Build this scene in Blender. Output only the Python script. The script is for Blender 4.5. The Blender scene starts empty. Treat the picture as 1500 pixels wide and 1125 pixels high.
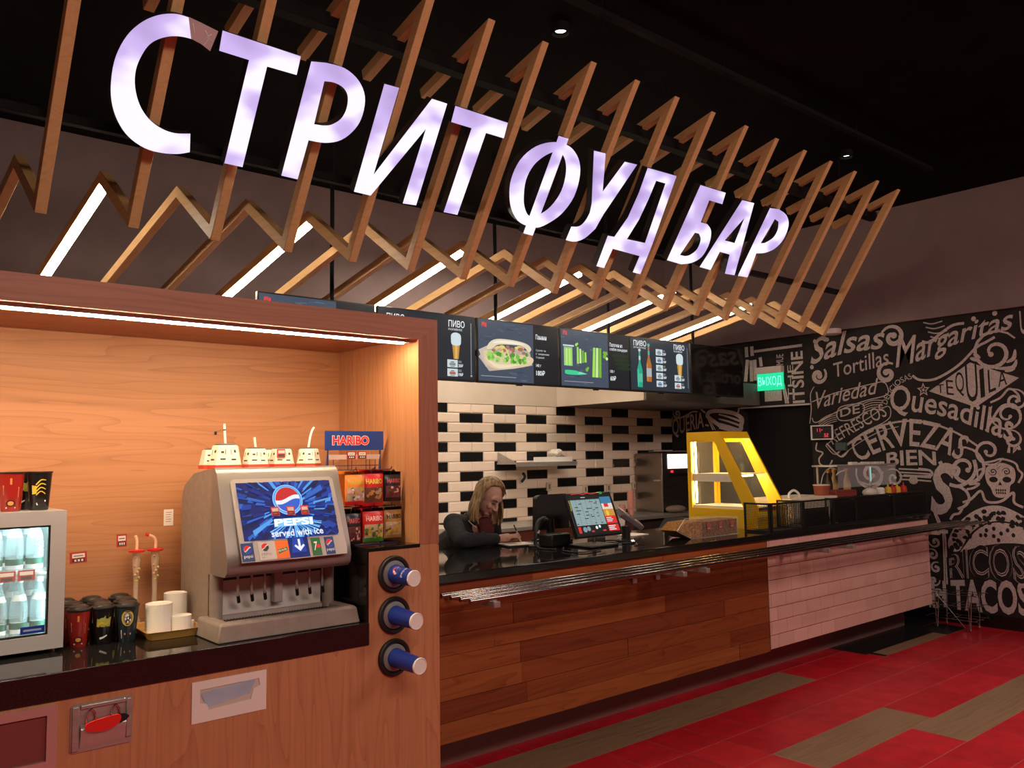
import bpy, math, random
from mathutils import Vector, Matrix
from mathutils.geometry import tessellate_polygon
R = math.radians
PI = math.pi
random.seed(7)
scene = bpy.context.scene
col = scene.collection

# ---------------------------------------------------------------- camera
yaw, pitch, roll = R(49.383), R(4.898), R(-0.850)
fw = Vector((math.cos(yaw) * math.cos(pitch), math.sin(yaw) * math.cos(pitch), math.sin(pitch)))
rt = Vector((math.sin(yaw), -math.cos(yaw), 0))
up = rt.cross(fw)
cr, sr = math.cos(roll), math.sin(roll)
r2, u2 = rt * cr + up * sr, up * cr - rt * sr
cam_data = bpy.data.cameras.new('camera')
cam = bpy.data.objects.new('camera', cam_data)
col.objects.link(cam)
cam.matrix_world = Matrix(((r2.x, u2.x, -fw.x, 0), (r2.y, u2.y, -fw.y, 0), (r2.z, u2.z, -fw.z, 1.65), (0, 0, 0, 1)))
cam_data.sensor_width = 36
cam_data.lens = 1240.5 / 1500 * 36
cam_data.clip_start = 0.05
scene.camera = cam

# ---------------------------------------------------------------- light and exposure
w = bpy.data.worlds.new('world')
scene.world = w
w.use_nodes = True
w.node_tree.nodes['Background'].inputs[0].default_value = (0.9, 0.75, 0.7, 1)
w.node_tree.nodes['Background'].inputs[1].default_value = 0.018
scene.view_settings.view_transform = 'Standard'
scene.view_settings.look = 'None'
scene.view_settings.exposure = 0
scene.view_settings.gamma = 1
scene.view_settings.use_curve_mapping = False


def lamp(name, kind, loc, power, color, size=0.3, target=None, spot=60, blend=0.5):
    d = bpy.data.lights.new(name, kind)
    d.energy = power
    d.color = color
    if kind == 'AREA':
        d.shape = 'RECTANGLE' if isinstance(size, tuple) else 'SQUARE'
        if isinstance(size, tuple):
            d.size, d.size_y = size
        else:
            d.size = size
    else:
        d.shadow_soft_size = size
    if kind == 'SPOT':
        d.spot_size = R(spot)
        d.spot_blend = blend
    o = bpy.data.objects.new(name, d)
    o.location = loc
    if target is not None:
        o.rotation_euler = (Vector(target) - Vector(loc)).to_track_quat('-Z', 'Y').to_euler()
    col.objects.link(o)
    return o


WARM = (1.0, 0.80, 0.62)
lamp('foyer_light', 'AREA', (1.6, -1.2, 4.05), 190, (1, .78, .66), (3.5, 1.2), (1.9, 1.2, 0.6))
lamp('hall_light', 'AREA', (6.2, -0.9, 4.05), 150, (1, .74, .68), (2.2, 1.0), (6.6, 0.8, 0.3))
lamp('kitchen_light', 'AREA', (4.9, 5.95, 3.5), 42, (1, .86, .70), (1.6, .3), (4.9, 6.2, 1.0))
lamp('ceiling_spot_light', 'SPOT', (5.9, 1.2, 4.1), 120, (1, .8, .7), 0.05, (6.2, 1.9, 0), 62, 1)

# ---------------------------------------------------------------- materials
MATS = {}


def mat(name, c, rough=.5, metal=0., em=None, es=0., alpha=1., trans=0., ior=1.45, spec=.5, coat=0.):
    if name in MATS:
        return MATS[name]
    m = bpy.data.materials.new(name)
    m.use_nodes = True
    b = m.node_tree.nodes['Principled BSDF']
    b.inputs['Base Color'].default_value = (*c, 1)
    b.inputs['Roughness'].default_value = rough
    b.inputs['Metallic'].default_value = metal
    b.inputs['Specular IOR Level'].default_value = spec
    b.inputs['IOR'].default_value = ior
    b.inputs['Coat Weight'].default_value = coat
    if trans:
        b.inputs['Transmission Weight'].default_value = trans
    if alpha < 1:
        b.inputs['Alpha'].default_value = alpha
    if em:
        b.inputs['Emission Color'].default_value = (*em, 1)
        b.inputs['Emission Strength'].default_value = es
    MATS[name] = m
    return m


def glow(name, c, s=1.):
    """self-lit picture area of a screen or lamp"""
    return mat(name, (0.01, 0.01, 0.01), .4, 0, c, s, spec=.2)


def noisy(name, c1, c2, scale, rough=.5, metal=0., stretch=(1, 1, 1), detail=4., lo=.35, hi=.65, spec=.5, dist=0., bump=0., rough2=None):
    if name in MATS:
        return MATS[name]
    m = mat(name, c1, rough, metal, spec=spec)
    nt = m.node_tree
    b = nt.nodes['Principled BSDF']
    tc = nt.nodes.new('ShaderNodeTexCoord')
    mp = nt.nodes.new('ShaderNodeMapping')
    mp.inputs['Scale'].default_value = stretch
    n = nt.nodes.new('ShaderNodeTexNoise')
    n.inputs['Scale'].default_value = scale
    n.inputs['Detail'].default_value = detail
    n.inputs['Distortion'].default_value = dist
    cr_ = nt.nodes.new('ShaderNodeValToRGB')
    cr_.color_ramp.elements[0].position = lo
    cr_.color_ramp.elements[1].position = hi
    cr_.color_ramp.elements[0].color = (*c1, 1)
    cr_.color_ramp.elements[1].color = (*c2, 1)
    L = nt.links.new
    L(tc.outputs['Object'], mp.inputs['Vector'])
    L(mp.outputs['Vector'], n.inputs['Vector'])
    L(n.outputs['Fac'], cr_.inputs['Fac'])
    L(cr_.outputs['Color'], b.inputs['Base Color'])
    if bump:
        bp = nt.nodes.new('ShaderNodeBump')
        bp.inputs['Strength'].default_value = bump
        bp.inputs['Distance'].default_value = .004
        L(n.outputs['Fac'], bp.inputs['Height'])
        L(bp.outputs['Normal'], b.inputs['Normal'])
    if rough2 is not None:
        mr = nt.nodes.new('ShaderNodeMapRange')
        mr.inputs['To Min'].default_value = rough
        mr.inputs['To Max'].default_value = rough2
        L(n.outputs['Fac'], mr.inputs['Value'])
        L(mr.outputs['Result'], b.inputs['Roughness'])
    return m


def wood(name, base, dark, axis='x', rough=.45, fine=55., broad=5.):
    """laminate with long grain lines and cathedral figures along one axis"""
    if name in MATS:
        return MATS[name]
    m = mat(name, base, rough)
    nt = m.node_tree
    b = nt.nodes['Principled BSDF']
    L = nt.links.new
    tc = nt.nodes.new('ShaderNodeTexCoord')

    def layer(scale, lo, hi, long, detail, dist):
        mp = nt.nodes.new('ShaderNodeMapping')
        s = [1, 1, 1]
        s['xyz'.index(axis)] = long
        mp.inputs['Scale'].default_value = s
        n = nt.nodes.new('ShaderNodeTexNoise')
        n.inputs['Scale'].default_value = scale
        n.inputs['Detail'].default_value = detail
        n.inputs['Distortion'].default_value = dist
        r = nt.nodes.new('ShaderNodeMapRange')
        r.inputs['From Min'].default_value = lo
        r.inputs['From Max'].default_value = hi
        L(tc.outputs['Object'], mp.inputs['Vector'])
        L(mp.outputs['Vector'], n.inputs['Vector'])
        return n, r
    n1, r1 = layer(fine, .35, .8, .03, 3, 0)
    L(n1.outputs['Fac'], r1.inputs['Value'])
    n2, _ = layer(broad, 0, 1, .09, 2, .25)
    ml = nt.nodes.new('ShaderNodeMath')
    ml.operation = 'MULTIPLY'
    ml.inputs[1].default_value = 16
    fr = nt.nodes.new('ShaderNodeMath')
    fr.operation = 'FRACT'
    pw = nt.nodes.new('ShaderNodeMath')
    pw.operation = 'POWER'
    pw.inputs[1].default_value = 5
    L(n2.outputs['Fac'], ml.inputs[0])
    L(ml.outputs[0], fr.inputs[0])
    L(fr.outputs[0], pw.inputs[0])
    ad = nt.nodes.new('ShaderNodeMath')
    ad.operation = 'MULTIPLY_ADD'
    ad.inputs[1].default_value = .60
    ad.use_clamp = True
    sc = nt.nodes.new('ShaderNodeMath')
    sc.operation = 'MULTIPLY'
    sc.inputs[1].default_value = .55
    L(r1.outputs[0], sc.inputs[0])
    L(pw.outputs[0], ad.inputs[0])
    L(sc.outputs[0], ad.inputs[2])
    mx = nt.nodes.new('ShaderNodeMix')
    mx.data_type = 'RGBA'
    mx.inputs['A'].default_value = (*base, 1)
    mx.inputs['B'].default_value = (*dark, 1)
    L(ad.outputs[0], mx.inputs['Factor'])
    L(mx.outputs['Result'], b.inputs['Base Color'])
    return m


KB, KD = (.50, .225, .105), (.37, .150, .064)
M_kx = wood('laminate_wood_along', KB, KD, 'x')
M_kz = wood('laminate_wood_upright', KB, KD, 'z')
M_kf = wood('laminate_wood_frame', (.40, .15, .08), (.27, .09, .045), 'x')
M_kfz = wood('laminate_wood_frame_upright', (.40, .15, .08), (.27, .09, .045), 'z')
M_slat = wood('slat_wood', (.70, .42, .19), (.58, .33, .135), 'y', .5)
M_pl = [wood('plank_wood_a', (.24, .062, .016), (.13, .028, .008), 'x', .45, 40),
        wood('plank_wood_b', (.19, .044, .012), (.10, .02, .006), 'x', .45, 40),
        wood('plank_wood_c', (.30, .088, .022), (.17, .04, .010), 'x', .45, 40)]
M_black = mat('black_plastic', (.012, .011, .011), .4)
M_blk_gloss = mat('black_gloss', (.008, .007, .007), .07, spec=.6)
M_blk_matt = mat('black_matt', (.010, .009, .009), .85, spec=.2)
M_stone = noisy('black_stone', (.006, .0055, .0055), (.016, .014, .013), 160, .05, spec=.7)
M_steel = noisy('brushed_steel', (.40, .38, .355), (.48, .46, .43), 40, .33, .6, (.05, 1, 1))
M_chrome = mat('chrome', (.75, .73, .70), .12, 1)
M_grey = mat('grey_plastic', (.30, .27, .25), .45)
M_silver = mat('silver_paint', (.50, .49, .49), .38, .35)
M_white = mat('white_plastic', (.80, .76, .71), .45)
M_paper = mat('paper', (.82, .76, .70), .8)
M_red = mat('red_plastic', (.70, .02, .015), .4)
M_tagred = mat('tag_red', (.42, .03, .025), .6)
M_tagdark = mat('tag_dark', (.06, .03, .03), .6)
M_blue = mat('cup_blue', (.008, .03, .26), .4)
M_yellow = mat('yellow_paint', (.80, .47, .005), .4)
M_glass = mat('clear_glass', (1, 1, 1), .02, alpha=.12, spec=.6)
M_clear = mat('clear_plastic', (.9, .95, .95), .08, alpha=.25)


# ---------------------------------------------------------------- mesh building
def fn_at(o, x, y):
    """a flat frame: origin o, unit vectors x and y; third value lifts along x cross y"""
    o, x, y = Vector(o), Vector(x), Vector(y)
    n = x.cross(y)
    return lambda u, v, h=0: o + x * u + y * v + n * h


TXT = {}


def raw_glyphs(body, offset):
    c = bpy.data.curves.new('lettering_curve', 'FONT')
    c.body = body
    c.size = 1
    c.offset = offset
    c.resolution_u = 3
    o = bpy.data.objects.new('lettering_temp', c)
    col.objects.link(o)
    dg = bpy.context.evaluated_depsgraph_get()
    me = bpy.data.meshes.new_from_object(o.evaluated_get(dg))
    vs = [tuple(v.co[:2]) for v in me.vertices]
    fs = [tuple(p.vertices) for p in me.polygons]
    bpy.data.objects.remove(o)
    bpy.data.curves.remove(c)
    bpy.data.meshes.remove(me)
    return vs, fs


def glyphs(body, offset=0., shear=0.):
    k = (body, offset, shear)
    if k in TXT:
        return TXT[k]
    ref, _ = raw_glyphs(body, 0)
    vs, fs = raw_glyphs(body, offset)
    e = offset + .005                     # emboldening can throw stray points; keep them inside the plain outline's box
    bx = (min(v[0] for v in ref) - e, max(v[0] for v in ref) + e, min(v[1] for v in ref) - e, max(v[1] for v in ref) + e)
    vs = [(min(max(x, bx[0]), bx[1]), min(max(y, bx[2]), bx[3])) for x, y in vs]
    vs = [(x + shear * y, y) for x, y in vs]
    x0 = min(v[0] for v in vs)
    x1 = max(v[0] for v in vs)
    y0 = min(v[1] for v in vs)
    y1 = max(v[1] for v in vs)
    vs = [((x - x0) / (x1 - x0), (y - y0) / (y1 - y0)) for x, y in vs]
    TXT[k] = (vs, fs)
    return TXT[k]


class MB:
    def __init__(s, m=None):
        s.v, s.f, s.mi, s.mats = [], [], [], []
        s.cur = 0
        s.layer = s.step = 0.
        if m:
            s.mat(m)

    def mat(s, m):
        if m not in s.mats:
            s.mats.append(m)
        s.cur = s.mats.index(m)
        return s

    def add(s, vs, fs):
        k = len(s.v)
        s.v += [Vector(p) for p in vs]
        s.f += [tuple(i + k for i in f) for f in fs]
        s.mi += [s.cur] * len(fs)
        return s

    def box(s, x0, x1, y0, y1, z0, z1):
        vs = [(x, y, z) for z in (z0, z1) for y in (y0, y1) for x in (x0, x1)]
        return s.add(vs, [(0, 2, 3, 1), (4, 5, 7, 6), (0, 1, 5, 4), (2, 6, 7, 3), (0, 4, 6, 2), (1, 3, 7, 5)])

    def obox(s, fn, u0, u1, v0, v1, h0, h1):
        vs = [fn(u, v, h) for h in (h0, h1) for v in (v0, v1) for u in (u0, u1)]
        return s.add(vs, [(0, 2, 3, 1), (4, 5, 7, 6), (0, 1, 5, 4), (2, 6, 7, 3), (0, 4, 6, 2), (1, 3, 7, 5)])

    def bar(s, a, b, w_, d_, upv=(0, 0, 1)):
        a, b = Vector(a), Vector(b)
        z = (b - a)
        l = z.length
        z.normalize()
        x = z.cross(Vector(upv))
        if x.length < 1e-4:
            x = z.cross(Vector((0, 1, 0)))
        x.normalize()
        y = z.cross(x)
        return s.obox(lambda u, v, h: a + x * u + y * v + z * h, -w_ / 2, w_ / 2, -d_ / 2, d_ / 2, 0, l)

    def poly(s, pts):
        return s.add(pts, [tuple(range(len(pts)))])

    def shape(s, fn, loops, h0=0., h1=None):
        """flat (h1 None) or extruded outline with holes; loops are 2D lists, the first is outer"""
        loops = [list(l) for l in loops]
        if h1 is None:
            h0 = s.lift(h0)
        tri = tessellate_polygon([[Vector((x, y, 0)) for x, y in l] for l in loops])
        fl = [p for l in loops for p in l]
        hs = [h0] if h1 is None else [h0, h1]
        # consistent winding
        out = []
        for t in tri:
            a, b, c = (fl[i] for i in t)
            ar = (b[0] - a[0]) * (c[1] - a[1]) - (b[1] - a[1]) * (c[0] - a[0])
            out.append(tuple(t) if ar > 0 else tuple(reversed(t)))
        top = hs[-1]
        s.add([fn(x, y, top) for x, y in fl], out)
        if h1 is not None:
            s.add([fn(x, y, h0) for x, y in fl], [tuple(reversed(t)) for t in out])
            for l in loops:
                n = len(l)
                vs = [fn(x, y, h0) for x, y in l] + [fn(x, y, h1) for x, y in l]
                s.add(vs, [(i, (i + 1) % n, n + (i + 1) % n, n + i) for i in range(n)])
        return s

    def lift(s, h):
        """later brush marks lie a hair above earlier ones"""
        s.layer += s.step
        return h + s.layer

    def rect(s, fn, u0, v0, u1, v1, h=0.):
        h = s.lift(h)
        return s.add([fn(u0, v0, h), fn(u1, v0, h), fn(u1, v1, h), fn(u0, v1, h)], [(0, 1, 2, 3)])

    def disc(s, fn, u, v, ru, rv=None, h=0., a0=0., a1=2 * PI, n=24):
        rv = rv or ru
        h = s.lift(h)
        pts = [(u + ru * math.cos(a0 + (a1 - a0) * i / n), v + rv * math.sin(a0 + (a1 - a0) * i / n)) for i in range(n if a1 - a0 > 6.2 else n + 1)]
        return s.add([fn(x, y, h) for x, y in pts], [tuple(range(len(pts)))])

    def stroke(s, fn, pts, w0, w1=None, h=0., swell=0.):
        """painted brush line"""
        h = s.lift(h)
        n = len(pts)
        w1 = w0 if w1 is None else w1
        vs = []
        for i, p in enumerate(pts):
            a = Vector(pts[max(0, i - 1)])
            b = Vector(pts[min(n - 1, i + 1)])
            t = (b - a)
            t = t.normalized() if t.length > 1e-9 else Vector((1, 0))
            q = i / max(1, n - 1)
            ww = (w0 + (w1 - w0) * q + swell * math.sin(PI * q)) / 2
            nx, ny = -t.y * ww, t.x * ww
            vs += [fn(p[0] + nx, p[1] + ny, h), fn(p[0] - nx, p[1] - ny, h)]
        return s.add(vs, [(2 * i, 2 * i + 1, 2 * i + 3, 2 * i + 2) for i in range(n - 1)])

    def text(s, fn, body, u0, v0, u1, v1, h=0., offset=0., shear=0.):
        vs, fs = glyphs(body, offset, shear)
        return s.add([fn(u0 + x * (u1 - u0), v0 + y * (v1 - v0), h) for x, y in vs], fs)

    def tube(s, pts, r, seg=10, r1=None, caps=True):
        pts = [Vector(p) for p in pts]
        n = len(pts)
        rs = r if isinstance(r, (list, tuple)) else [r + ((r1 if r1 is not None else r) - r) * i / max(1, n - 1) for i in range(n)]
        prev = None
        vs = []
        for i, p in enumerate(pts):
            t = (pts[min(n - 1, i + 1)] - pts[max(0, i - 1)]).normalized()
            if prev is None:
                x = t.cross(Vector((0, 0, 1)))
                if x.length < 1e-3:
                    x = t.cross(Vector((0, 1, 0)))
            else:
                x = prev - t * prev.dot(t)
            x.normalize()
            prev = x
            y = t.cross(x)
            vs += [p + (x * math.cos(2 * PI * k / seg) + y * math.sin(2 * PI * k / seg)) * rs[i] for k in range(seg)]
        fs = [(i * seg + k, i * seg + (k + 1) % seg, (i + 1) * seg + (k + 1) % seg, (i + 1) * seg + k) for i in range(n - 1) for k in range(seg)]
        if caps:
            fs += [tuple(reversed(range(seg))), tuple(range((n - 1) * seg, n * seg))]
        return s.add(vs, fs)

    def lathe(s, prof, c=(0, 0, 0), axis=(0, 0, 1), seg=24, caps=True):
        c = Vector(c)
        z = Vector(axis).normalized()
        x = z.cross(Vector((0, 1, 0)))
        if x.length < 1e-3:
            x = Vector((1, 0, 0))
        x.normalize()
        y = z.cross(x)
        n = len(prof)
        vs = [c + z * h + (x * math.cos(2 * PI * k / seg) + y * math.sin(2 * PI * k / seg)) * max(r, 1e-5) for r, h in prof for k in range(seg)]
        fs = [(i * seg + k, i * seg + (k + 1) % seg, (i + 1) * seg + (k + 1) % seg, (i + 1) * seg + k) for i in range(n - 1) for k in range(seg)]
        if caps:
            fs += [tuple(reversed(range(seg))), tuple(range((n - 1) * seg, n * seg))]
        return s.add(vs, fs)

    def ball(s, c, r, fx=None, seg=16, rings=10):
        """ellipsoid; r is a number or three radii along the axes of fx (3 vectors)"""
        c = Vector(c)
        r = (r, r, r) if not isinstance(r, (tuple, list)) else r
        ax = [Vector(a) for a in (fx or ((1, 0, 0), (0, 1, 0), (0, 0, 1)))]
        vs = []
        for i in range(rings + 1):
            th = PI * i / rings
            for k in range(seg):
                ph = 2 * PI * k / seg
                q = (max(math.sin(th), 1e-4) * math.cos(ph), max(math.sin(th), 1e-4) * math.sin(ph), math.cos(th))
                vs.append(c + ax[0] * q[0] * r[0] + ax[1] * q[1] * r[1] + ax[2] * q[2] * r[2])
        fs = [(i * seg + k, (i + 1) * seg + k, (i + 1) * seg + (k + 1) % seg, i * seg + (k + 1) % seg) for i in range(rings) for k in range(seg)]
        fs += [tuple(range(seg)), tuple(reversed(range(rings * seg, (rings + 1) * seg)))]
        return s.add(vs, fs)

    def limb(s, a, b, ra, rb, seg=14):
        a, b = Vector(a), Vector(b)
        s.tube([a, b], [ra, rb], seg)
        s.ball(a, ra, seg=seg)
        s.ball(b, rb, seg=seg)
        return s

    def build(s, name, parent=None, origin=None, bevel=0., smooth=35., segs=2, mods=()):
        if origin is None:
            origin = WORLD[parent.name] if parent is not None else (0, 0, 0)
        origin = Vector(origin)
        me = bpy.data.meshes.new(name)
        me.from_pydata([v - origin for v in s.v], [], s.f)
        for m in s.mats:
            me.materials.append(m)
        me.polygons.foreach_set('material_index', s.mi)
        me.polygons.foreach_set('use_smooth', [True] * len(s.f))
        me.set_sharp_from_angle(angle=R(smooth))
        me.update()
        o = bpy.data.objects.new(name, me)
        col.objects.link(o)
        if parent is not None:
            o.parent = parent
        else:
            o.location = origin
        WORLD[o.name] = origin
        if bevel:
            b = o.modifiers.new('bevel', 'BEVEL')
            b.width = bevel
            b.segments = segs
            b.limit_method = 'ANGLE'
            b.angle_limit = R(40)
        return o


WORLD = {}


def tag(o, label, cat, group=None):
    o['label'] = label
    o['category'] = cat
    if group:
        o['group'] = group
    return o


def thing(name, label, cat, loc, group=None):
    o = bpy.data.objects.new(name, None)
    o.empty_display_size = .05
    o.location = loc
    col.objects.link(o)
    WORLD[o.name] = Vector(loc)
    return tag(o, label, cat, group)


def struct(o):
    o['kind'] = 'structure'
    return o


def copy_thing(o, loc, label, rotz=None, cat=None):
    c = o.copy()
    col.objects.link(c)
    c.location = loc
    if rotz is not None:
        c.rotation_euler = (0, 0, rotz)
    c['label'] = label
    if cat:
        c['category'] = cat
    for ch in list(o.children):
        d = ch.copy()
        col.objects.link(d)
        d.parent = c
        for g in list(ch.children):
            e = g.copy()
            col.objects.link(e)
            e.parent = d
    return c


def spline(pts, n=6, closed=False):
    """Catmull-Rom through 2D or 3D points"""
    P = [Vector(p) for p in pts]
    m = len(P)
    out = []
    for i in range(m if closed else m - 1):
        p0 = P[(i - 1) % m] if closed or i > 0 else P[0]
        p1, p2 = P[i], P[(i + 1) % m]
        p3 = P[(i + 2) % m] if closed or i + 2 < m else P[-1]
        for k in range(n):
            t = k / n
            out.append(.5 * ((2 * p1) + (p2 - p0) * t + (2 * p0 - 5 * p1 + 4 * p2 - p3) * t * t + (3 * p1 - p0 - 3 * p2 + p3) * t ** 3))
    if not closed:
        out.append(P[-1])
    return [tuple(p) for p in out]

# ================================================================ the setting
YW, XW, ZC = 6.9, 8.6, 4.15           # back wall, mural wall, ceiling
M_grout = mat('grout', (.42, .15, .13), .8)
M_fred = [noisy('floor_tile_red_%s' % 'abc'[i], c, tuple(v * .8 for v in c), 9, .30, rough2=.42) for i, c in enumerate([(.50, .010, .020), (.45, .009, .018), (.54, .013, .024)])]
M_fwood = wood('floor_tile_wood_look', (.25, .155, .085), (.16, .09, .05), 'x', .42, 60, 4)
M_fblk = mat('floor_tile_black', (.012, .012, .012), .35)

f = MB(M_grout)
f.rect(fn_at((0, 0, 0), (1, 0, 0), (0, 1, 0)), -4, -5, XW + .1, 7.2, -.0006)
FT = fn_at((0, 0, 0), (1, 0, 0), (0, 1, 0))
woods = [(3.175, 4.475, 5), (4.475, 5.775, 5), (4.20, 5.47, 2), (5.175, 6.475, 1), (6.475, 7.775, 1), (1.9, 3.175, 5), (6.7, 7.97, -2),
         (2.2, 3.5, -1), (3.5, 4.8, -1), (5.8, 7.1, -4), (7.1, 8.4, 3.999)]
rows = {}
for x0, x1, r_ in woods:
    rows.setdefault(int(round(r_)), []).append((x0, x1))
rows.pop(4, None)
RY = lambda i: 2.108 + .3165 * (i - 1)
g = .0017
for i in range(-14, 10):
    y0, y1 = RY(i) + g, RY(i + 1) - g
    ws = rows.get(i, [])
    for x0, x1 in ws:
        f.mat(M_fwood).rect(FT, x0 + g, y0, x1 - g, y1, 0)
    k = -14
    while True:
        x0, x1 = 3.21 + .3275 * k, 3.21 + .3275 * (k + 1)
        k += 1
        if x0 > XW:
            break
        segs = [(x0, min(x1, XW))]
        for a, b in ws:
            segs = [q for s_, e_ in segs for q in ((s_, min(e_, a)), (max(s_, b), e_)) if q[1] - q[0] > .02]
        for s_, e_ in segs:
            if (i >= 6 and s_ > 6.5) or (i == 5 and 6.5 < s_ < 8.3):
                f.mat(M_fblk)
            else:
                f.mat(random.choice(M_fred))
            f.rect(FT, s_ + g, y0, e_ - g, y1, 0)
f.mat(M_fwood).rect(FT, 6.87, 3.375, 8.0, 3.505, .0006)
f.mat(M_fblk).rect(FT, 6.76, 3.505, 8.2, 3.85, .0007)
struct(f.build('floor'))

c = MB(noisy('ceiling_black_paint', (.0045, .004, .0045), (.007, .006, .0065), 3, .95, spec=.1))
c.box(-4, XW + .1, -5, 7.2, ZC, ZC + .1)
struct(c.build('ceiling'))

M_mauve = noisy('mauve_wall_paint', (.180, .125, .122), (.200, .140, .135), 5, .75)
M_putty = noisy('putty_wall_paint', (.58, .49, .40), (.62, .53, .44), 4, .7)
M_twhite = mat('white_glazed_tile', (.80, .66, .55), .16)
M_tblack = mat('black_glazed_tile', (.010, .010, .010), .12)
M_tgrout = mat('tile_grout', (.42, .34, .29), .85)
b = MB(M_mauve)
b.box(-4, XW + .1, YW + .006, YW + .2, 2.2, ZC)
b.mat(M_putty)
b.box(-4, 6.57, YW - .008, YW + .006, 2.2, 2.62)
b.mat(M_tgrout)
b.box(-4, XW + .1, YW + .003, YW + .2, 0, 2.2)
BW = fn_at((0, YW + .003, 0), (1, 0, 0), (0, 0, 1))
TW = .3022
for rI in range(13):
    z1 = 2.2 - rI * .0998
    z0 = z1 - .0973
    x = 5.2085 - TW * 30 + (TW * .5 if rI % 2 == 0 else 0)
    k = -30
    while x < XW:
        isb = (k % 3 == 0) if rI % 2 else (k % 3 == 1)
        x0, x1 = x + .0012, min(x + TW - .0012, XW)
        if x1 - x0 > .01 and x0 > 2.2:
            b.mat(M_tblack if isb else M_twhite)
            e = .009
            p = [BW(x0, z0), BW(x1, z0), BW(x1, z1), BW(x0, z1)]
            q = [BW(x0 + e, z0 + e, .007), BW(x1 - e, z0 + e, .007), BW(x1 - e, z1 - e, .007), BW(x0 + e, z1 - e, .007)]
            b.add(p + q, [(0, 1, 5, 4), (1, 2, 6, 5), (2, 3, 7, 6), (3, 0, 4, 7), (4, 5, 6, 7)])
        x += TW
        k += 1
struct(b.build('wall_back', smooth=5))

M_hall = noisy('hall_wall_paint', (.34, .27, .25), (.38, .30, .28), 4, .8)
for nm, bx in (('wall_left', (-4.1, -4, -5, 7.1, 0, ZC)), ('wall_front', (-4, XW + .1, -5.1, -5, 0, ZC))):
    o_ = MB(M_hall)
    o_.box(*bx)
    struct(o_.build(nm))
# wall with the chalk mural, its doorway and the paint above
M_chalkboard = noisy('chalkboard_black', (.016, .0135, .013), (.024, .020, .019), 6, .8, spec=.25)
wr = MB(M_mauve)
wr.box(XW - .045, XW + .12, -5, 7.1, 2.955, ZC)
wr.mat(M_chalkboard)
wr.box(XW, XW + .12, -5, 4.96, 0, 2.955)
wr.box(XW, XW + .12, 4.96, 5.815, 2.18, 2.955)
wr.box(XW, XW + .12, 5.815, 7.1, 0, 2.955)
struct(wr.build('wall_right'))
t = MB(M_silver)
t.box(XW - .012, XW, 4.96, 5.86, 2.172, 2.19)
struct(t.build('trim_1'))
bb = MB(M_blk_gloss)
bb.box(XW - .015, XW, -5, 4.96, 0, .118)
struct(bb.build('baseboard_right'))
d = MB(M_blk_matt)
d.box(XW + .08, XW + .12, 4.96, 5.815, 0, 2.18)
dr = struct(d.build('door_1'))
d = MB(mat('dark_bronze', (.02, .018, .016), .35, .6))
d.tube([(XW + .08, 5.05, 1.05), (XW + .05, 5.05, 1.05), (XW + .05, 5.16, 1.05)], .009)
d.build('door_handle', dr)

# boxed-in hood in the back corner above the kitchen
h = MB(M_putty)
h.box(6.57, 6.585, 5.62, YW, 2.2, 2.45)
h.mat(noisy('hood_grey', (.10, .085, .075), (.14, .12, .105), 6, .6))
h.box(6.585, XW, 5.60, YW, 2.2, 2.45)
struct(h.build('trim_2'))

# ================================================================ drinks kiosk
KX, KY, KZ = 2.289, 3.2, 2.29          # right side, front, top
YB = 3.935                             # back panel of the niche
ks = thing('drinks_kiosk', 'orange wood laminate drinks kiosk with lit niche and black slab counter at the left', 'kiosk', (1.0, 3.6, 0))
p = MB(M_kx)
p.box(-2.4, 2.184, YB, YB + .02, .95, 2.21)
p.build('back_panel', ks)
p = MB(M_kz)
p.box(2.184, KX - .003, KY + .002, 4.1, .0, 2.205)
p.build('side_panel', ks)
p = MB(M_kz)
p.box(-2.5, -2.4, KY + .002, 4.1, .0, KZ)
p.build('side_panel', ks)
p = MB(M_kf)
p.box(-2.4, KX, KY + .001, 4.1, 2.205, KZ)
a, e = 2.184, KX
p.add([(-2.4, KY - .001, 2.192), (-2.4, KY - .001, KZ + .0005), (e, KY - .001, KZ + .0005), (a, KY - .001, 2.192), (-2.4, KY + .03, 2.192), (a, KY + .03, 2.192)], [(0, 3, 2, 1), (0, 4, 5, 3)])
p.build('top_panel', ks)
p = MB(M_kfz)
p.add([(a, KY - .0005, 1.262), (e, KY - .0005, 1.262), (e, KY - .0005, KZ), (a, KY - .0005, 2.192)], [(0, 1, 2, 3)])
p.add([(e + .0005, KY, 0), (e + .0005, 4.1, 0), (e + .0005, 4.1, KZ), (e + .0005, KY, KZ)], [(0, 1, 2, 3)])
p.build('frame_edge', ks)
p = MB(M_kz)
p.box(-2.4, 1.9215, KY, KY + .02, 0, .8605)
p.box(1.9215, KX, KY, KY + .02, 0, 1.252)
p.build('front_panel', ks)
p = MB(M_stone)
p.box(-2.4, 1.921, KY - .006, YB, .861, .955)
tag(p.build('worktop', origin=(1, 3.5, .861), bevel=.003), 'glossy black stone worktop of the drinks kiosk', 'worktop')
p = MB(M_blk_gloss)
p.box(1.915, 2.184, KY - .004, YB, 1.252, 1.267)
p.box(1.910, 1.9213, KY + .001, YB, .9555, 1.252)
p.build('raised_shelf', ks, bevel=.001)
p = MB(M_silver)
p.box(-2.4, 2.16, 3.232, 3.268, 2.178, 2.192)
p.build('light_channel', ks)
p = MB(glow('strip_light_glow', (1, .76, .48), 145))
p.box(-2.4, 2.13, 3.238, 3.262, 2.172, 2.179)
p.build('strip_light', ks)

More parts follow.
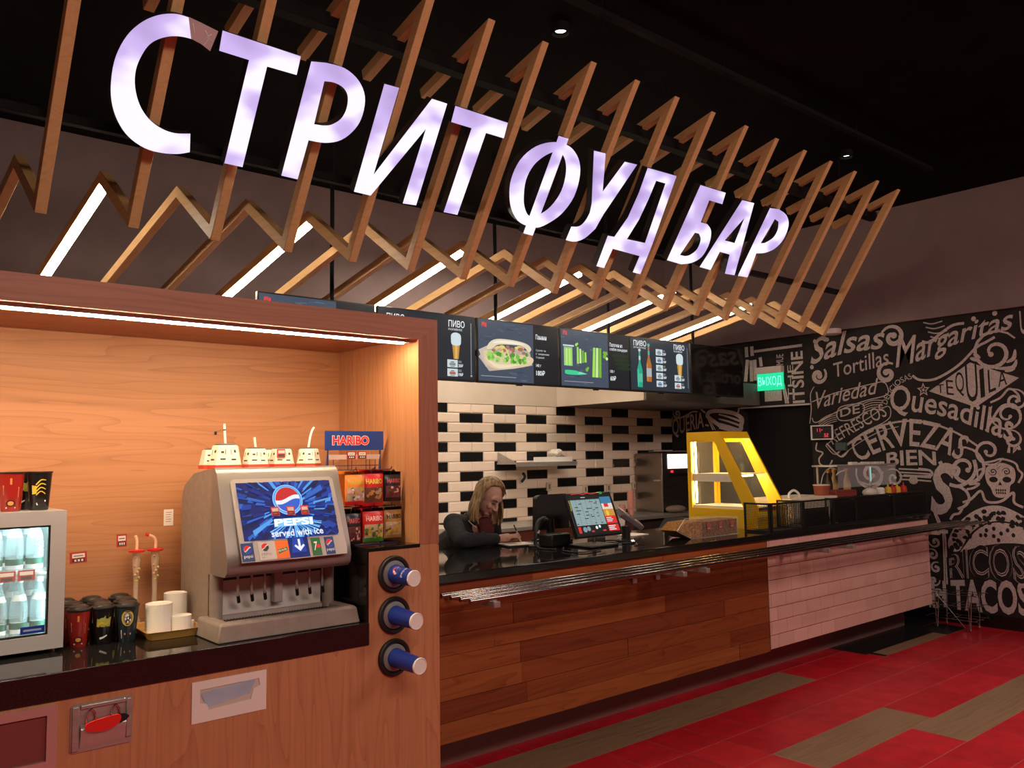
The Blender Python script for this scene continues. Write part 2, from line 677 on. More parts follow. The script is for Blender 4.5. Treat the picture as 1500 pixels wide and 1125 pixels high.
# small tags stuck on the niche's back panel
def price_tag(name, x, z, y, w_, h_, label, tilt=0., plain=False, grp='price tags in the kiosk'):
    q = MB(M_paper if plain else M_tagred)
    ca, sa = math.cos(tilt), math.sin(tilt)
    F = fn_at((x, y, z), (ca, 0, sa), (-sa, 0, ca))
    q.obox(F, -w_ / 2, w_ / 2, -h_ / 2, h_ / 2, -.0025, 0)
    if plain:
        q.mat(M_tagred)
        for k in range(5):
            q.rect(F, -w_ * .3, h_ * (.30 - .14 * k), w_ * (.3 - .07 * (k % 3)), h_ * (.33 - .14 * k), .0006)
    else:
        q.mat(M_paper).rect(F, -w_ * .36, -h_ * .02, w_ * .38, h_ * .36, .0006)
        q.mat(M_tagdark)
        q.rect(F, -w_ * .28, h_ * .12, w_ * .28, h_ * .19, .001)
        q.mat(M_tagdark).rect(F, -w_ * .36, -h_ * .40, w_ * .38, -h_ * .10, .0006)
        q.mat(M_paper)
        for k in range(3):
            q.rect(F, w_ * (-.24 + .2 * k), -h_ * .34, w_ * (-.12 + .2 * k), -h_ * .16, .001)
    return tag(q.build(name, origin=(x, y, z)), label, 'price tag', grp)


price_tag('price_tag', .957, 1.254, YB - .001, .066, .046, 'red price tag on the wood panel just right of the fridge', .04)
price_tag('price_tag', 1.128, 1.312, YB - .001, .042, .055, 'red price tag on the wood panel left of the tall clear tubes', .02)
price_tag('paper_note', 1.325, 1.40, YB - .001, .042, .072, 'white handwritten paper note on the wood panel beside the soda dispenser', 0, True, None)

# ---------------------------------------------------------------- front of the kiosk
# black and steel cup dispensers with blue paper cups
M_rub = mat('black_rubber', (.014, .012, .012), .55)
cupz = [(1.147, .135, 'topmost'), (.971, .150, 'middle'), (.791, .172, 'lowest')]
M_dgr2 = mat('ring_grey', (.20, .20, .205), .45)
M_globe_r = mat('logo_red', (.62, .012, .02), .4)
M_globe_b = mat('logo_blue', (.01, .05, .40), .4)


def globe(q, fn, u, v, r, h, mats, n=20, wave=.22, tilt=0.):
    """round three-band emblem: red cap, white wave, blue bowl"""
    red, white, blue = mats
    q.mat(white).disc(fn, u, v, r, h=h)
    ct, st = math.cos(tilt), math.sin(tilt)

    def pt(x, y):
        return (u + (x * ct - y * st) * r * .97, v + (x * st + y * ct) * r * .97)
    wv = lambda x, o: o + wave * math.sin(x * 2.2)
    tp, bt = [], []
    xs = [-1 + 2 * i / n for i in range(n + 1)]
    for sgn, o, m_, dst in ((1, .16, red, tp), (-1, -.16, blue, bt)):
        edge = [(x, wv(x, o)) for x in xs if x * x + wv(x, o) ** 2 < 1]
        a0 = math.atan2(edge[-1][1], edge[-1][0])
        a1 = math.atan2(edge[0][1], edge[0][0])
        if sgn > 0:
            a1 += 2 * PI if a1 < a0 else 0
        else:
            a1 -= 2 * PI if a1 > a0 else 0
        arc = [(math.cos(a0 + (a1 - a0) * i / n), math.sin(a0 + (a1 - a0) * i / n)) for i in range(n + 1)]
        loop = [pt(x, y) for x, y in edge + arc]
        q.mat(m_).shape(fn, [loop], h + .0012)


for i, (z, pl, word) in enumerate(cupz):
    x = 2.057 - .012
    dsp = thing('cup_dispenser', '%s of three round black cup dispensers on the kiosk front' % word, 'cup dispenser', (x, KY, z), 'cup dispensers')
    q = MB(M_rub)
    q.lathe([(.0795, -.001), (.0795, .010), (.074, .016), (.063, .014), (.060, .006), (.060, -.001)], (x, KY, z), (0, -1, 0), 36)
    q.build('collar', dsp)
    q = MB(M_dgr2)
    q.lathe([(.060, .000), (.058, .012), (.045, .018), (.041, .018), (.041, .0005)], (x, KY, z), (0, -1, 0), 32)
    q.build('inner_ring', dsp)
    cup = thing('paper_cup', ['blue printed paper cup in the topmost dispenser', 'blue paper cup in the middle dispenser', 'blue paper cup sticking far out of the lowest dispenser'][i], 'cup', (x, KY - .015, z), 'paper cups in the dispensers')
    ax = Vector((.06, -1, -.05)).normalized()
    q = MB(M_blue)
    r0, r1 = .040, .0335
    q.lathe([(r0, .002), (r1, pl)], (x, KY - .015, z), ax, 28)
    if i == 0:
        def cylfn(u, v, h=0, x=x, z=z, ax=ax, pl=pl):
            # u runs along the cup, v around it
            rr = r0 + (r1 - r0) * u / pl + h + .0006
            e1 = ax.cross(Vector((0, 0, 1))).normalized()
            e2 = e1.cross(ax)
            return Vector((x, KY - .015, z)) + ax * u + (e1 * math.cos(v / .034) + e2 * math.sin(v / .034)) * rr
        W_ = mat('print_white', (.8, .78, .75), .5)
        globe(q, lambda a, b, h=0: cylfn(.045 - b, .026 + a, h), 0, 0, .019, .0002, (M_globe_r, W_, M_globe_b))
        q.mat(W_).text(lambda a, b, h=0: cylfn(.098 - b, .003 + a, .0012), 'pepsi', 0, 0, .046, .017)
    q.build('sleeve', cup)
    q = MB(M_white)
    q.lathe([(r1 + .0015, pl - .006), (r1 + .002, pl), (r1, pl + .003), (r1 - .002, pl + .003), (r1 - .004, pl + .0012), (.001, pl + .0012)], (x, KY - .015, z), ax, 28)
    q.build('base', cup)

# napkin holder
q = MB(mat('card_white', (.76, .70, .64), .6))
F = fn_at((1.173, KY, .69), (1, 0, 0), (0, 0, 1))
W, H = .288, .149
win = [(.030, .118), (.258, .122), (.262, .095), (.235, .085), (.226, .048), (.062, .041), (.060, .055), (.052, .066), (.030, .070)]
q.shape(F, [[(0, 0), (W, 0), (W, H), (0, H)], win], -.0, .004)
nh = q.build('napkin_holder', origin=(1.32, KY, .76))
tag(nh, 'white framed napkin slot showing blue napkins on the kiosk front', 'napkin holder')
q = MB(mat('napkin_well', (.55, .48, .42), .8))
q.rect(F, .02, .03, .27, .13, .0006)
q.build('well', nh)
q = MB(noisy('blue_napkin', (.36, .44, .56), (.46, .54, .65), 8, .85))
for k in range(6):
    y = .050 + .009 * k
    q.add([F(.055 - .004 * k, y, .0015 + .0003 * k), F(.225 + .004 * k, y + .022, .0015 + .0003 * k), F(.226 + .004 * k, y + .030, .0022 + .0003 * k), F(.055 - .004 * k, y + .010, .0022 + .0003 * k)], [(0, 1, 2, 3)])
q.build('napkin_stack', nh)

# steel waste flap
wt = thing('waste_flap', 'embossed steel waste flap with a red lip on the kiosk front', 'waste flap', (.866, KY, .76))
q = MB(M_steel)
F = fn_at((.767, KY, .679), (1, 0, 0), (0, 0, 1))
q.shape(F, [[(0, .008), (.008, 0), (.190, 0), (.198, .008), (.198, .150), (.190, .158), (.008, .158), (0, .150)]], 0, .005)
pr_ = [(0, .006), (.010, .014), (.02, .006), (.03, .016)]
for x0, x1, y0, y1 in ((.004, .026, .006, .152), (.176, .194, .02, .152), (.03, .176, .140, .154)):
    q.obox(F, x0, x1, y0, y1, .004, .012)
q.add([F(.03, .012, .006), F(.175, .012, .006), F(.175, .075, .020), F(.03, .075, .020), F(.03, .09, .006), F(.175, .09, .006)], [(0, 1, 2, 3), (3, 2, 5, 4)])
q.build('plate', wt, bevel=.003)
for x0 in (.062, .140):
    q = MB(M_chrome)
    q.tube(spline([F(x0 - .014, .085, .012), F(x0 - .012, .12, .014), F(x0, .137, .014), F(x0 + .012, .12, .014), F(x0 + .013, .085, .012)], 5), .0032, 8)
    q.build('loop', wt)
q = MB(M_red)
q.shape(F, [spline([(.040, .085), (.055, .097), (.10, .104), (.150, .106), (.150, .08), (.120, .064), (.085, .062), (.05, .070)], 4, True)], .020, .028)
q.build('red_lip', wt, bevel=.002)
q = MB(M_black)
q.shape(F, [spline([(.150, .105), (.170, .104), (.182, .094), (.170, .083), (.150, .078)], 4, True)], .020, .026)
q.build('black_tip', wt)

# framed panel at the left edge
fp = thing('framed_panel', 'shiny reddish panel in a metal frame at the left edge of the kiosk front', 'panel', (.45, KY, .75))
q = MB(mat('frame_satin', (.62, .46, .42), .3, .6))
F = fn_at((.20, KY, .645), (1, 0, 0), (0, 0, 1))
q.shape(F, [[(0, 0), (.525, 0), (.525, .207), (0, .207)], [(.03, .03), (.495, .03), (.495, .177), (.03, .177)]], 0, .012)
q.build('frame', fp, bevel=.003)
q = MB(mat('panel_red_gloss', (.20, .055, .05), .22))
q.rect(F, .02, .02, .505, .187, .002)
q.build('panel_face', fp)

# ---------------------------------------------------------------- things on the kiosk counter
ZS = .955
# glass-door fridge
fr = thing('mini_fridge', 'silver glass-door drinks fridge lit inside on the black counter at the left', 'fridge', (.56, 3.7, ZS))
fx0, fx1, fy0, fy1, fz0, fz1 = .33, .815, 3.53, 3.91, .975, 1.474
q = MB(M_silver)
t_ = .03
q.box(fx0, fx0 + t_, fy0 + .03, fy1, fz0, fz1)
q.box(fx1 - t_, fx1, fy0 + .03, fy1, fz0, fz1)
q.box(fx0 + t_, fx1 - t_, fy0 + .03, fy1, fz0, fz0 + t_)
q.box(fx0 + t_, fx1 - t_, fy0 + .03, fy1, fz1 - t_, fz1)
q.box(fx0 + t_, fx1 - t_, fy1 - .02, fy1, fz0 + t_, fz1 - t_)
q.build('cabinet', fr, bevel=.003)
q = MB(M_silver)
F = fn_at((fx0, fy0 + .026, fz0 - .004), (1, 0, 0), (0, 0, 1))
W, H = fx1 - fx0, fz1 - fz0 + .004
b_ = .052
q.shape(F, [[(0, 0), (W, 0), (W, H), (0, H)], [(b_, b_), (W - b_, b_), (W - b_, H - b_), (b_, H - b_)]], 0, .026)
dr = q.build('door', fr, bevel=.003)
q = MB(M_black)
q.shape(F, [[(b_, b_), (W - b_, b_), (W - b_, H - b_), (b_, H - b_)], [(b_ + .007, b_ + .007), (W - b_ - .007, b_ + .007), (W - b_ - .007, H - b_ - .007), (b_ + .007, H - b_ - .007)]], .004, .020)
q.build('gasket', dr)
q = MB(M_glass)
q.rect(F, b_, b_, W - b_, H - b_, .012)
q.build('glass_pane', dr)
q = MB(M_blue)
q.rect(F, W - b_ - .088, b_ + .010, W - b_ - .009, b_ + .036, .014)
q.mat(mat('sticker_pale', (.25, .32, .50), .6))
q.rect(F, W - b_ - .078, b_ + .019, W - b_ - .02, b_ + .026, .0145)
q.build('sticker', dr)
q = MB(mat('fridge_liner', (.72, .80, .80), .5))
li = t_ + .002
q.box(fx0 + li, fx1 - li, fy1 - .024, fy1 - .021, fz0 + li, fz1 - li)
q.box(fx0 + li, fx0 + li + .003, fy0 + .04, fy1 - .024, fz0 + li, fz1 - li)
q.box(fx1 - li - .003, fx1 - li, fy0 + .04, fy1 - .024, fz0 + li, fz1 - li)
q.box(fx0 + li, fx1 - li, fy0 + .04, fy1 - .024, fz0 + li, fz0 + li + .003)
q.build('liner', fr)
q = MB(glow('fridge_lamp_glow', (.68, .97, 1.0), 38))
q.box(fx0 + .05, fx1 - .05, fy0 + .045, fy0 + .06, fz1 - t_ - .012, fz1 - t_ - .004)
q.box(fx1 - .042, fx1 - .036, fy0 + .05, fy0 + .058, fz0 + .06, fz1 - .05)
q.build('inside_lamp', fr)
q = MB(M_chrome)
for y in [fy0 + .05 + .012 * k for k in range(27)]:
    q.tube([(fx0 + li + .004, y, 1.240), (fx1 - li - .004, y, 1.240)], .0016, 6)
q.mat(M_clear)
q.box(fx0 + li + .004, fx1 - li - .004, fy0 + .044, fy0 + .048, 1.225, 1.262)
q.build('wire_shelf', fr)
for x in (.37, .775):
    for y in (3.57, 3.87):
        q = MB(M_black)
        q.lathe([(.012, 0), (.012, .02)], (x, y, ZS), seg=12)
        q.build('foot', fr)

M_bottle = mat('water_bottle_glass', (.62, .86, .88), .06, alpha=.30)
M_label = mat('bottle_label', (.75, .76, .74), .6)
M_lgrn = mat('bottle_label_dark', (.02, .12, .08), .6)


def bottle():
    bt = thing('water_bottle', '', 'bottle', (0, 0, 0), 'water bottles in the fridge')
    q = MB(M_bottle)
    q.lathe([(.026, 0), (.029, .006), (.029, .05), (.031, .085), (.029, .12), (.020, .158), (.0125, .185), (.0115, .205)], seg=18)
    q.build('glass_body', bt)
    q = MB(M_label)
    q.lathe([(.0296, .018), (.0296, .052)], seg=18, caps=False)
    q.mat(M_lgrn).lathe([(.0299, .033), (.0300, .052), (.0302, .056)], seg=18, caps=False)
    q.build('label', bt)
    q = MB(M_label)
    q.lathe([(.0262, .135), (.0208, .157)], seg=18, caps=False)
    q.build('neck_label', bt)
    q = MB(mat('bottle_cap', (.75, .78, .78), .4))
    q.lathe([(.0125, .200), (.0135, .203), (.0135, .214), (.011, .217)], seg=16)
    q.build('cap', bt)
    return bt


bt0 = bottle()
names = {0: 'lower shelf', 1: 'upper shelf'}
first = True
for lev, z in ((0, 1.0085), (1, 1.2425)):
    for k, x in enumerate((.745, .678, .611)):
        for row, y in enumerate((3.64, 3.76)):
            lab = 'clear water bottle on the fridge %s, %s from the fridge door edge, %s row' % (names[lev], ('first', 'second', 'third')[k], ('front', 'back')[row])
            xx = x + .008 * (lev == 0) - (0.012 if lev else 0)
            if first:
                bt0.location = (xx, y, z)
                bt0['label'] = lab
                first = False
            else:
                copy_thing(bt0, (xx, y, z), lab)

for k, x in enumerate((.695, .632)):
    q = MB(M_tagred)
    F2 = fn_at((x - .028, fy0 + .0425, 1.222), (1, 0, 0), (0, 0, 1))
    q.obox(F2, 0, .056, 0, .038, 0, .001)
    q.mat(M_paper).rect(F2, .006, .020, .050, .033, .0016)
    q.mat(M_tagdark).rect(F2, .010, .004, .046, .015, .0016)
    tag(q.build('shelf_tag', origin=(x, fy0 + .042, 1.24)), ['red price tag on the fridge shelf nearer the door edge', 'red price tag on the fridge shelf at the photo edge'][k], 'price tag', 'price tags in the fridge')

# plastic tumblers, patterned without characters
def tumbler(name, label, x, y, z, h, r0, r1, body, deco, lidded, grp):
    tb = thing(name, label, 'cup', (x, y, z), grp)
    q = MB(body)
    q.lathe([(r0 * .93, 0), (r0, .004), (r1, h), (r1 - .002, h), (r0 - .002, .006)], (x, y, z), seg=28, caps=False)
    q.lathe([(r0 * .93, 0), (.0001, .0005)], (x, y, z), seg=28)
    q.build('cup_body', tb)
    ang = math.atan2(-y, -x)                       # printed side faces the customers

    def cf(u, v, h_=0):
        rr = r0 + (r1 - r0) * v / h + .0007 + h_
        a_ = ang + u / r1
        return Vector((x + rr * math.cos(a_), y + rr * math.sin(a_), z + v))
    q = MB()
    deco(q, cf, h, r1)
    q.build('print', tb)
    if lidded:
        q = MB(mat('lid_black', (.025, .022, .021), .38))
        q.lathe([(r1 + .001, h - .006), (r1 + .0035, h), (r1 + .0025, h + .004), (r1 - .004, h + .005), (r1 - .008, h + .012), (r1 * .55, h + .016), (.001, h + .017)], (x, y, z), seg=28)
        q.build('lid', tb)
    else:
        q = MB(mat('lid_black', (.025, .022, .021), .38))
        q.lathe([(r1 - .002, h - .002), (r1 + .002, h - .003), (r1 + .003, h + .003), (r1 - .002, h + .003)], (x, y, z), seg=28)
        q.build('rim', tb)
    return tb


C_or = mat('print_orange', (.72, .28, .06), .5)
C_skin = mat('print_peach', (.55, .22, .13), .5)
C_yel = mat('print_yellow', (.65, .48, .04), .5)
C_olive = mat('print_olive', (.42, .40, .08), .5)
C_wht = mat('print_white', (.8, .78, .75), .5)
C_grey = mat('print_grey', (.22, .20, .17), .5)
C_teal = mat('print_teal', (.012, .05, .075), .45)


def deco_red(q, cf, h, r):
    q.mat(C_skin)
    q.shape(cf, [[(-.030, h * .42), (.030, h * .36), (.030, h * .58), (-.030, h * .62)]])
    q.mat(C_or).shape(cf, [[(-.030, h * .62), (.030, h * .58), (.030, h * .63), (-.030, h * .68)]], .0004)
    q.rect(cf, -.004, h * .70, .003, h * .86, .0004)
    q.mat(C_wht).rect(cf, -.02, h * .08, .02, h * .11, .0004)
    q.mat(M_black).disc(cf, 0, h * .21, .018, h * .085, .0004)
    q.mat(C_or).disc(cf, 0, h * .21, .012, h * .055, .0008)


def deco_black(q, cf, h, r):
    q.mat(C_olive)
    for k in range(5):
        a = -.028 + .011 * k
        q.shape(cf, [[(a, h * (.50 + .03 * (k % 2))), (a + .013, h * .48), (a + .016, h * (.70 + .05 * (k % 3))), (a + .004, h * .72)]], .0003 * (k % 2))
    q.mat(C_yel)
    q.stroke(cf, spline([(-.02, h * .54), (-.005, h * .60), (.012, h * .56), (.024, h * .66)], 5), .007, .003, .0008)
    q.mat(C_wht).stroke(cf, [(-.014, h * .17), (.002, h * .20), (.018, h * .25)], .008, .005, .0004)


def deco_yel(q, cf, h, r):
    q.mat(C_yel)
    q.shape(cf, [[(-.028, h * .42), (-.010, h * .44), (-.010, h * .64), (-.028, h * .66)]])
    for k in range(4):
        q.stroke(cf, spline([(-.012, h * (.40 + .09 * k)), (.006, h * (.5 + .1 * k)), (.024, h * (.43 + .12 * k))], 5), .005, .003, .0004)
    q.mat(C_wht).stroke(cf, [(-.01, h * .16), (.028, h * .25)], .010, .006, .0004)


def deco_ring(q, cf, h, r):
    q.mat(C_yel).shape(cf, [[(.024 * math.cos(2 * PI * k / 28), h * .68 + .030 * math.sin(2 * PI * k / 28)) for k in range(28)], [(.018 * math.cos(2 * PI * k / 28), h * .68 + .023 * math.sin(2 * PI * k / 28)) for k in range(28)]])
    q.mat(C_grey).disc(cf, 0, h * .68, .018, .023, .0002)
    q.mat(C_wht)
    for k in range(7):
        q.disc(cf, .010 * math.cos(k * 2.4) * (k % 3 + .5) / 2, h * .68 + .014 * math.sin(k * 2.4), .0035, .005, .0006, n=8)
    q.mat(C_or).rect(cf, -.014, h * .22, .016, h * .27, .0002)
    q.mat(C_wht).rect(cf, -.030, h * .12, -.027, h * .35, .0002)


T_red = mat('tumbler_red', (.33, .02, .014), .25)
T_blk = mat('tumbler_black', (.012, .011, .012), .22)
T_gry = mat('tumbler_slate', (.02, .035, .045), .25)
cups = []
cx = (.888, .968, 1.052)
spots = [(0, .880, 3.588, 'front row nearest the fridge, red with an orange stripe', T_red, deco_red),
         (1, .965, 3.578, 'front row middle, black with olive shapes', T_blk, deco_black),
         (2, 1.046, 3.548, 'front row right end, slate with a yellow ring', T_gry, deco_ring),
         (3, .884, 3.690, 'second row nearest the fridge, mostly hidden', T_red, deco_red),
         (4, .975, 3.680, 'second row behind the middle tumbler', T_blk, deco_black),
         (5, 1.066, 3.655, 'second row on the right', T_gry, deco_ring),
         (6, .880, 3.800, 'back row touching the fridge side', T_blk, deco_yel),
         (7, .975, 3.790, 'back row middle', T_red, deco_red),
         (8, 1.078, 3.770, 'back row on the right below the clear tubes', T_blk, deco_black)]
for k, x, y, d_, b_, dc in spots:
    tumbler('lidded_tumbler', 'black-lidded plastic tumbler on the counter, ' + d_, x, y, ZS, .138, .029, .041, b_, dc, True, 'lidded tumblers beside the fridge')
for x, y, b_, dc, d_ in ((.648, 3.64, T_red, deco_red, 'red plastic tumbler with an orange stripe on top of the fridge'), (.742, 3.64, T_blk, deco_yel, 'black tumbler with yellow shapes at the end of the fridge top'), (.700, 3.745, T_blk, deco_black, 'black tumbler behind the gap between the two front ones on the fridge')):
    tumbler('plastic_tumbler', d_, x, y, fz1 + .001, .142, .033, .043, b_, dc, False, 'tumblers on top of the fridge')

# tray with stacks of white lids
tr = thing('yellow_tray', 'shallow yellow plastic tray on the counter holding white lid stacks', 'tray', (1.2, 3.6, ZS))
q = MB(mat('tray_yellow', (.62, .36, .09), .5))
F0_ = fn_at((1.095, 3.46, ZS), (1, -.06, 0), (.06, 1, 0))
F = lambda u, v, h=0: F0_(u * .875, v, h)
rr = lambda i: spline([(i + .03, i), (.22 - i, i), (.245 - i, i + .025), (.245 - i, .245 - i), (.22 - i, .27 - i), (.03 + i, .27 - i), (i, .245 - i), (i, .03 + i)], 4, True)
lp = [(rr(.018), .001), (rr(.004), .030), (rr(-.004), .034), (rr(.010), .031), (rr(.022), .006)]
n = len(lp[0][0])
vs = [F(x, y, h) for l, h in lp for x, y in l]
fs = [(a * n + k, a * n + (k + 1) % n, (a + 1) * n + (k + 1) % n, (a + 1) * n + k) for a in range(len(lp) - 1) for k in range(n)]
fs += [tuple(range((len(lp) - 1) * n, len(lp) * n)), tuple(reversed(range(n)))]
q.add(vs, fs)
q.build('tray_body', tr, smooth=50)
M_lid = mat('translucent_white', (.82, .79, .73), .4)
for nm, x, y, r_, hh, lab in (('lid_stack', 1.160, 3.535, .051, .128, 'tall ribbed stack of white lids at the front left of the yellow tray'),
                        ('lid_stack', 1.266, 3.655, .046, .145, 'tall stack of white cups at the back of the yellow tray'),
                        ('lid_stack', 1.237, 3.505, .040, .076, 'short stack of white lids at the front of the yellow tray'),
                        ('lid_stack', 1.286, 3.560, .025, .040, 'lowest stack of small white lids next to the soda dispenser')):
    q = MB(M_lid)
    pf = [(r_ - .004, 0)]
    nn = int(hh / .0052)
    rib = .0012 if y < 3.6 else .0004
    for k in range(nn):
        z0 = hh * k / nn
        pf += [(r_ - rib, z0 + .0005), (r_, z0 + .002), (r_, z0 + .004)]
    pf += [(r_ - .003, hh), (r_ - .006, hh - .003), (.001, hh - .003)]
    q.lathe(pf, (x, y, ZS + .0065), seg=30)
    tag(q.build(nm, origin=(x, y, ZS + .0065)), lab, 'lid stack', 'white stacks on the yellow tray')

# tall clear drinking tubes
for k, x in enumerate((1.165, 1.243)):
    tb = thing('drinking_tube', ['tall clear drinking tube with red disc lid, left of the pair behind the lid stacks', 'tall clear drinking tube with red disc lid and red mouth tip, right of the pair'][k], 'drink tube', (x, 3.85, ZS), 'clear drinking tubes')
    q = MB(mat('tube_clear', (.95, .78, .62), .1, alpha=.35))
    q.lathe([(.026, 0), (.026, .01), (.012, .05), (.010, .14), (.012, .21), (.017, .27), (.017, .310)], (x, 3.85, ZS), seg=18)
    q.build('tube_body', tb)
    q = MB(M_red)
    q.lathe([(.028, .310), (.033, .312), (.033, .318), (.028, .320), (.004, .321)], (x, 3.85, ZS), seg=24)
    q.build('disc_lid', tb)
    q = MB(mat('straw_clear', (.95, .62, .42), .3))
    dx = (-.006, -.030)[k]
    q.tube(spline([(x, 3.85, ZS + 0.320), (x + .001, 3.85, ZS + 0.350), (x + dx * .3, 3.85, ZS + 0.370), (x + dx, 3.85, ZS + 0.380 - .0 * k)], 5), .006, 10)
    st = q.build('straw', tb)
    if k:
        q = MB(M_red)
        q.tube([(x - .029, 3.85, ZS + 0.380), (x - .040, 3.85, ZS + 0.383)], .0075, 10)
        q.build('mouth_tip', tb)
    q = MB(mat('bead_yellow', (.72, .42, .05), .5))
    for j in range(9):
        if j % 3 == 1:
            q.mat(mat('bead_green', (.50, .48, .12), .5))
        elif j % 3 == 2:
            q.mat(mat('bead_peach', (.75, .38, .22), .5))
        q.ball((x + .009 * math.sin(j * 2.1), 3.85 - .012 + .004 * math.cos(j), ZS + .190 + .0125 * j), .0062, seg=8, rings=6)
    q.build('beads', tb)

# ---------------------------------------------------------------- soda dispenser
sd = thing('soda_dispenser', 'large grey countertop soda dispenser with a lit blue screen', 'soda dispenser', (1.59, 3.45, ZS))
DX0, DX1 = 1.322, 1.866
M_dgrey = noisy('dispenser_grey', (.27, .215, .185), (.31, .25, .215), 30, .42)
M_dbez = mat('dispenser_bezel', (.26, .235, .22), .3, .35)
side = [(3.46, .957), (3.77, .957), (3.775, 1.50), (3.75, 1.545), (3.64, 1.598), (3.50, 1.614), (3.42, 1.616), (3.42, 1.20), (3.46, 1.19)]
q = MB(M_dgrey)
FD = lambda u, v, h=0: Vector((DX0 + .006 + h, u, v))
q.shape(FD, [side], 0, DX1 - DX0 - .012)
q.build('body', sd, bevel=.012, segs=3)
bez = [(3.425, 1.195), (3.425, 1.622), (3.395, 1.622), (3.372, 1.598), (3.340, 1.50), (3.300, 1.395), (3.262, 1.29), (3.252, 1.245), (3.258, 1.212), (3.280, 1.195)]
q = MB(M_dbez)
q.shape(lambda u, v, h=0: Vector((DX0 + h, u, v)), [bez], 0, DX1 - DX0)
q.build('front_bezel', sd, bevel=.010, segs=3)
# flat slanted face of the bezel: (X, s) from (3.255, 1.27) up to (3.395, 1.60)
e_ = Vector((0, .140, .330)).normalized()
FS = fn_at((0, 3.255, 1.27), (1, 0, 0), e_)
q = MB(mat('dispenser_plate', (.40, .35, .33), .35, .2))
PX0, PX1 = 1.372, 1.832
q.shape(FS, [spline([(PX0, -.028), (1.6, -.030), (PX1, -.028), (PX1 + .004, 0), (PX1, .310), (PX1 - .012, .322), (PX0 + .012, .322), (PX0, .310)], 1, True)], .012, .020)
q.build('front_plate', sd, bevel=.003)
# the lit picture
SX0, SX1, S0, S1_ = 1.392, 1.812, .058, .305
SCs = glow('screen_blue_deep', (.006, .016, .14), 1.0)
q = MB(SCs)
q.shape(FS, [[(SX0, S0), (SX1 - .01, S0), (SX1, S0 + .01), (SX1, S1_ - .006), (SX1 - .008, S1_), (SX0, S1_)]], .0206)
shades = [glow('screen_blue_%d' % k, c, s) for k, (c, s) in enumerate([((.008, .025, .20), 1), ((.012, .05, .34), 1), ((.03, .13, .55), 1), ((.09, .36, .85), 1), ((.004, .012, .07), 1), ((.22, .55, 1.0), 1.1)])]
cxs, cys = 1.600, .190
rnd = random.Random(3)


def clip(pts):
    def cut(ps, ax, lim, keep):
        out = []
        for i in range(len(ps)):
            a, b = ps[i - 1], ps[i]
            ia, ib = keep(a[ax], lim), keep(b[ax], lim)
            if ia != ib:
                t = (lim - a[ax]) / (b[ax] - a[ax])
                out.append((a[0] + (b[0] - a[0]) * t, a[1] + (b[1] - a[1]) * t))
            if ib:
                out.append(b)
        return out
    ge, le = (lambda v, l: v >= l), (lambda v, l: v <= l)
    for ax, lim, kf in ((0, SX0, ge), (0, SX1, le), (1, S0, ge), (1, S1_, le)):
        if pts:
            pts = cut(pts, ax, lim, kf)
    return pts


for k in range(230):
    a = rnd.uniform(0, 2 * PI)
    r0 = rnd.uniform(.05, .20)
    r1 = r0 + rnd.uniform(.02, .10)
    da = rnd.uniform(.015, .075)
    sk = rnd.uniform(-.04, .04)
    pts = [(cxs + math.cos(a + t) * r * 1.15, cys + math.sin(a + t) * r) for t, r in ((-da, r0), (da, r0 * 1.03), (da + sk, r1), (-da + sk, r1 * .95))]
    pts = clip(pts)
    if len(pts) > 2:
        lum = rnd.choice([0, 0, 1, 1, 2, 4, 4, 4]) if r0 > .11 else rnd.choice([1, 2, 2, 3, 0, 0])
        q.mat(shades[lum])
        q.add([FS(x, y, .0209 + .00002 * k) for x, y in pts], [tuple(range(len(pts)))])
for k in range(26):
    a = -PI / 2 + rnd.uniform(-1.5, 1.5)
    pts = clip([(cxs + .01, .135), (cxs + .01 + .13 * math.cos(a), .135 + .085 * math.sin(a)), (cxs + .01 + .13 * math.cos(a + .06), .135 + .085 * math.sin(a + .06))])
    if len(pts) > 2:
        q.mat(shades[3 + 2 * (k % 2)])
        q.add([FS(x, y, .0262 + .00002 * k) for x, y in pts], [tuple(range(len(pts)))])
q.mat(shades[5]).disc(FS, 1.602, .222, .067, h=.0268)
q.mat(shades[3]).disc(FS, 1.602, .222, .0625, h=.0270)
globe(q, FS, 1.602, .222, .056, .0273, (glow('screen_red', (.62, .02, .025), 1), glow('screen_white', (.86, .88, 1), 1), glow('screen_royal', (.03, .12, .62), 1)))
q.mat(shades[5]).shape(FS, [[(1.522, .105), (1.694, .108), (1.700, .142), (1.530, .140)]], .0288)
q.mat(glow('screen_lamp_white', (.92, .98, 1), 1.6))
q.text(FS, 'PEPSI', 1.526, .109, 1.696, .139, .0292, offset=.03)
q.mat(glow('screen_white', (.86, .88, 1), 1))
q.text(FS, 'served with ice', 1.505, .064, 1.735, .093, .0295, offset=.02)
q.mat(SCs).rect(FS, 1.573, -.026, 1.662, S0, .0206)
q.mat(shades[1]).shape(FS, [[(1.585, -.005), (1.65, -.005), (1.64, .058), (1.595, .058)]], .0210)
q.mat(glow('screen_white', (.86, .88, 1), 1))
q.shape(FS, [[(1.612, .048), (1.612, .016), (1.600, .026), (1.594, .020), (1.617, -.003), (1.640, .020), (1.634, .026), (1.622, .016), (1.622, .048)]], .0300)
q.build('lit_screen', sd)
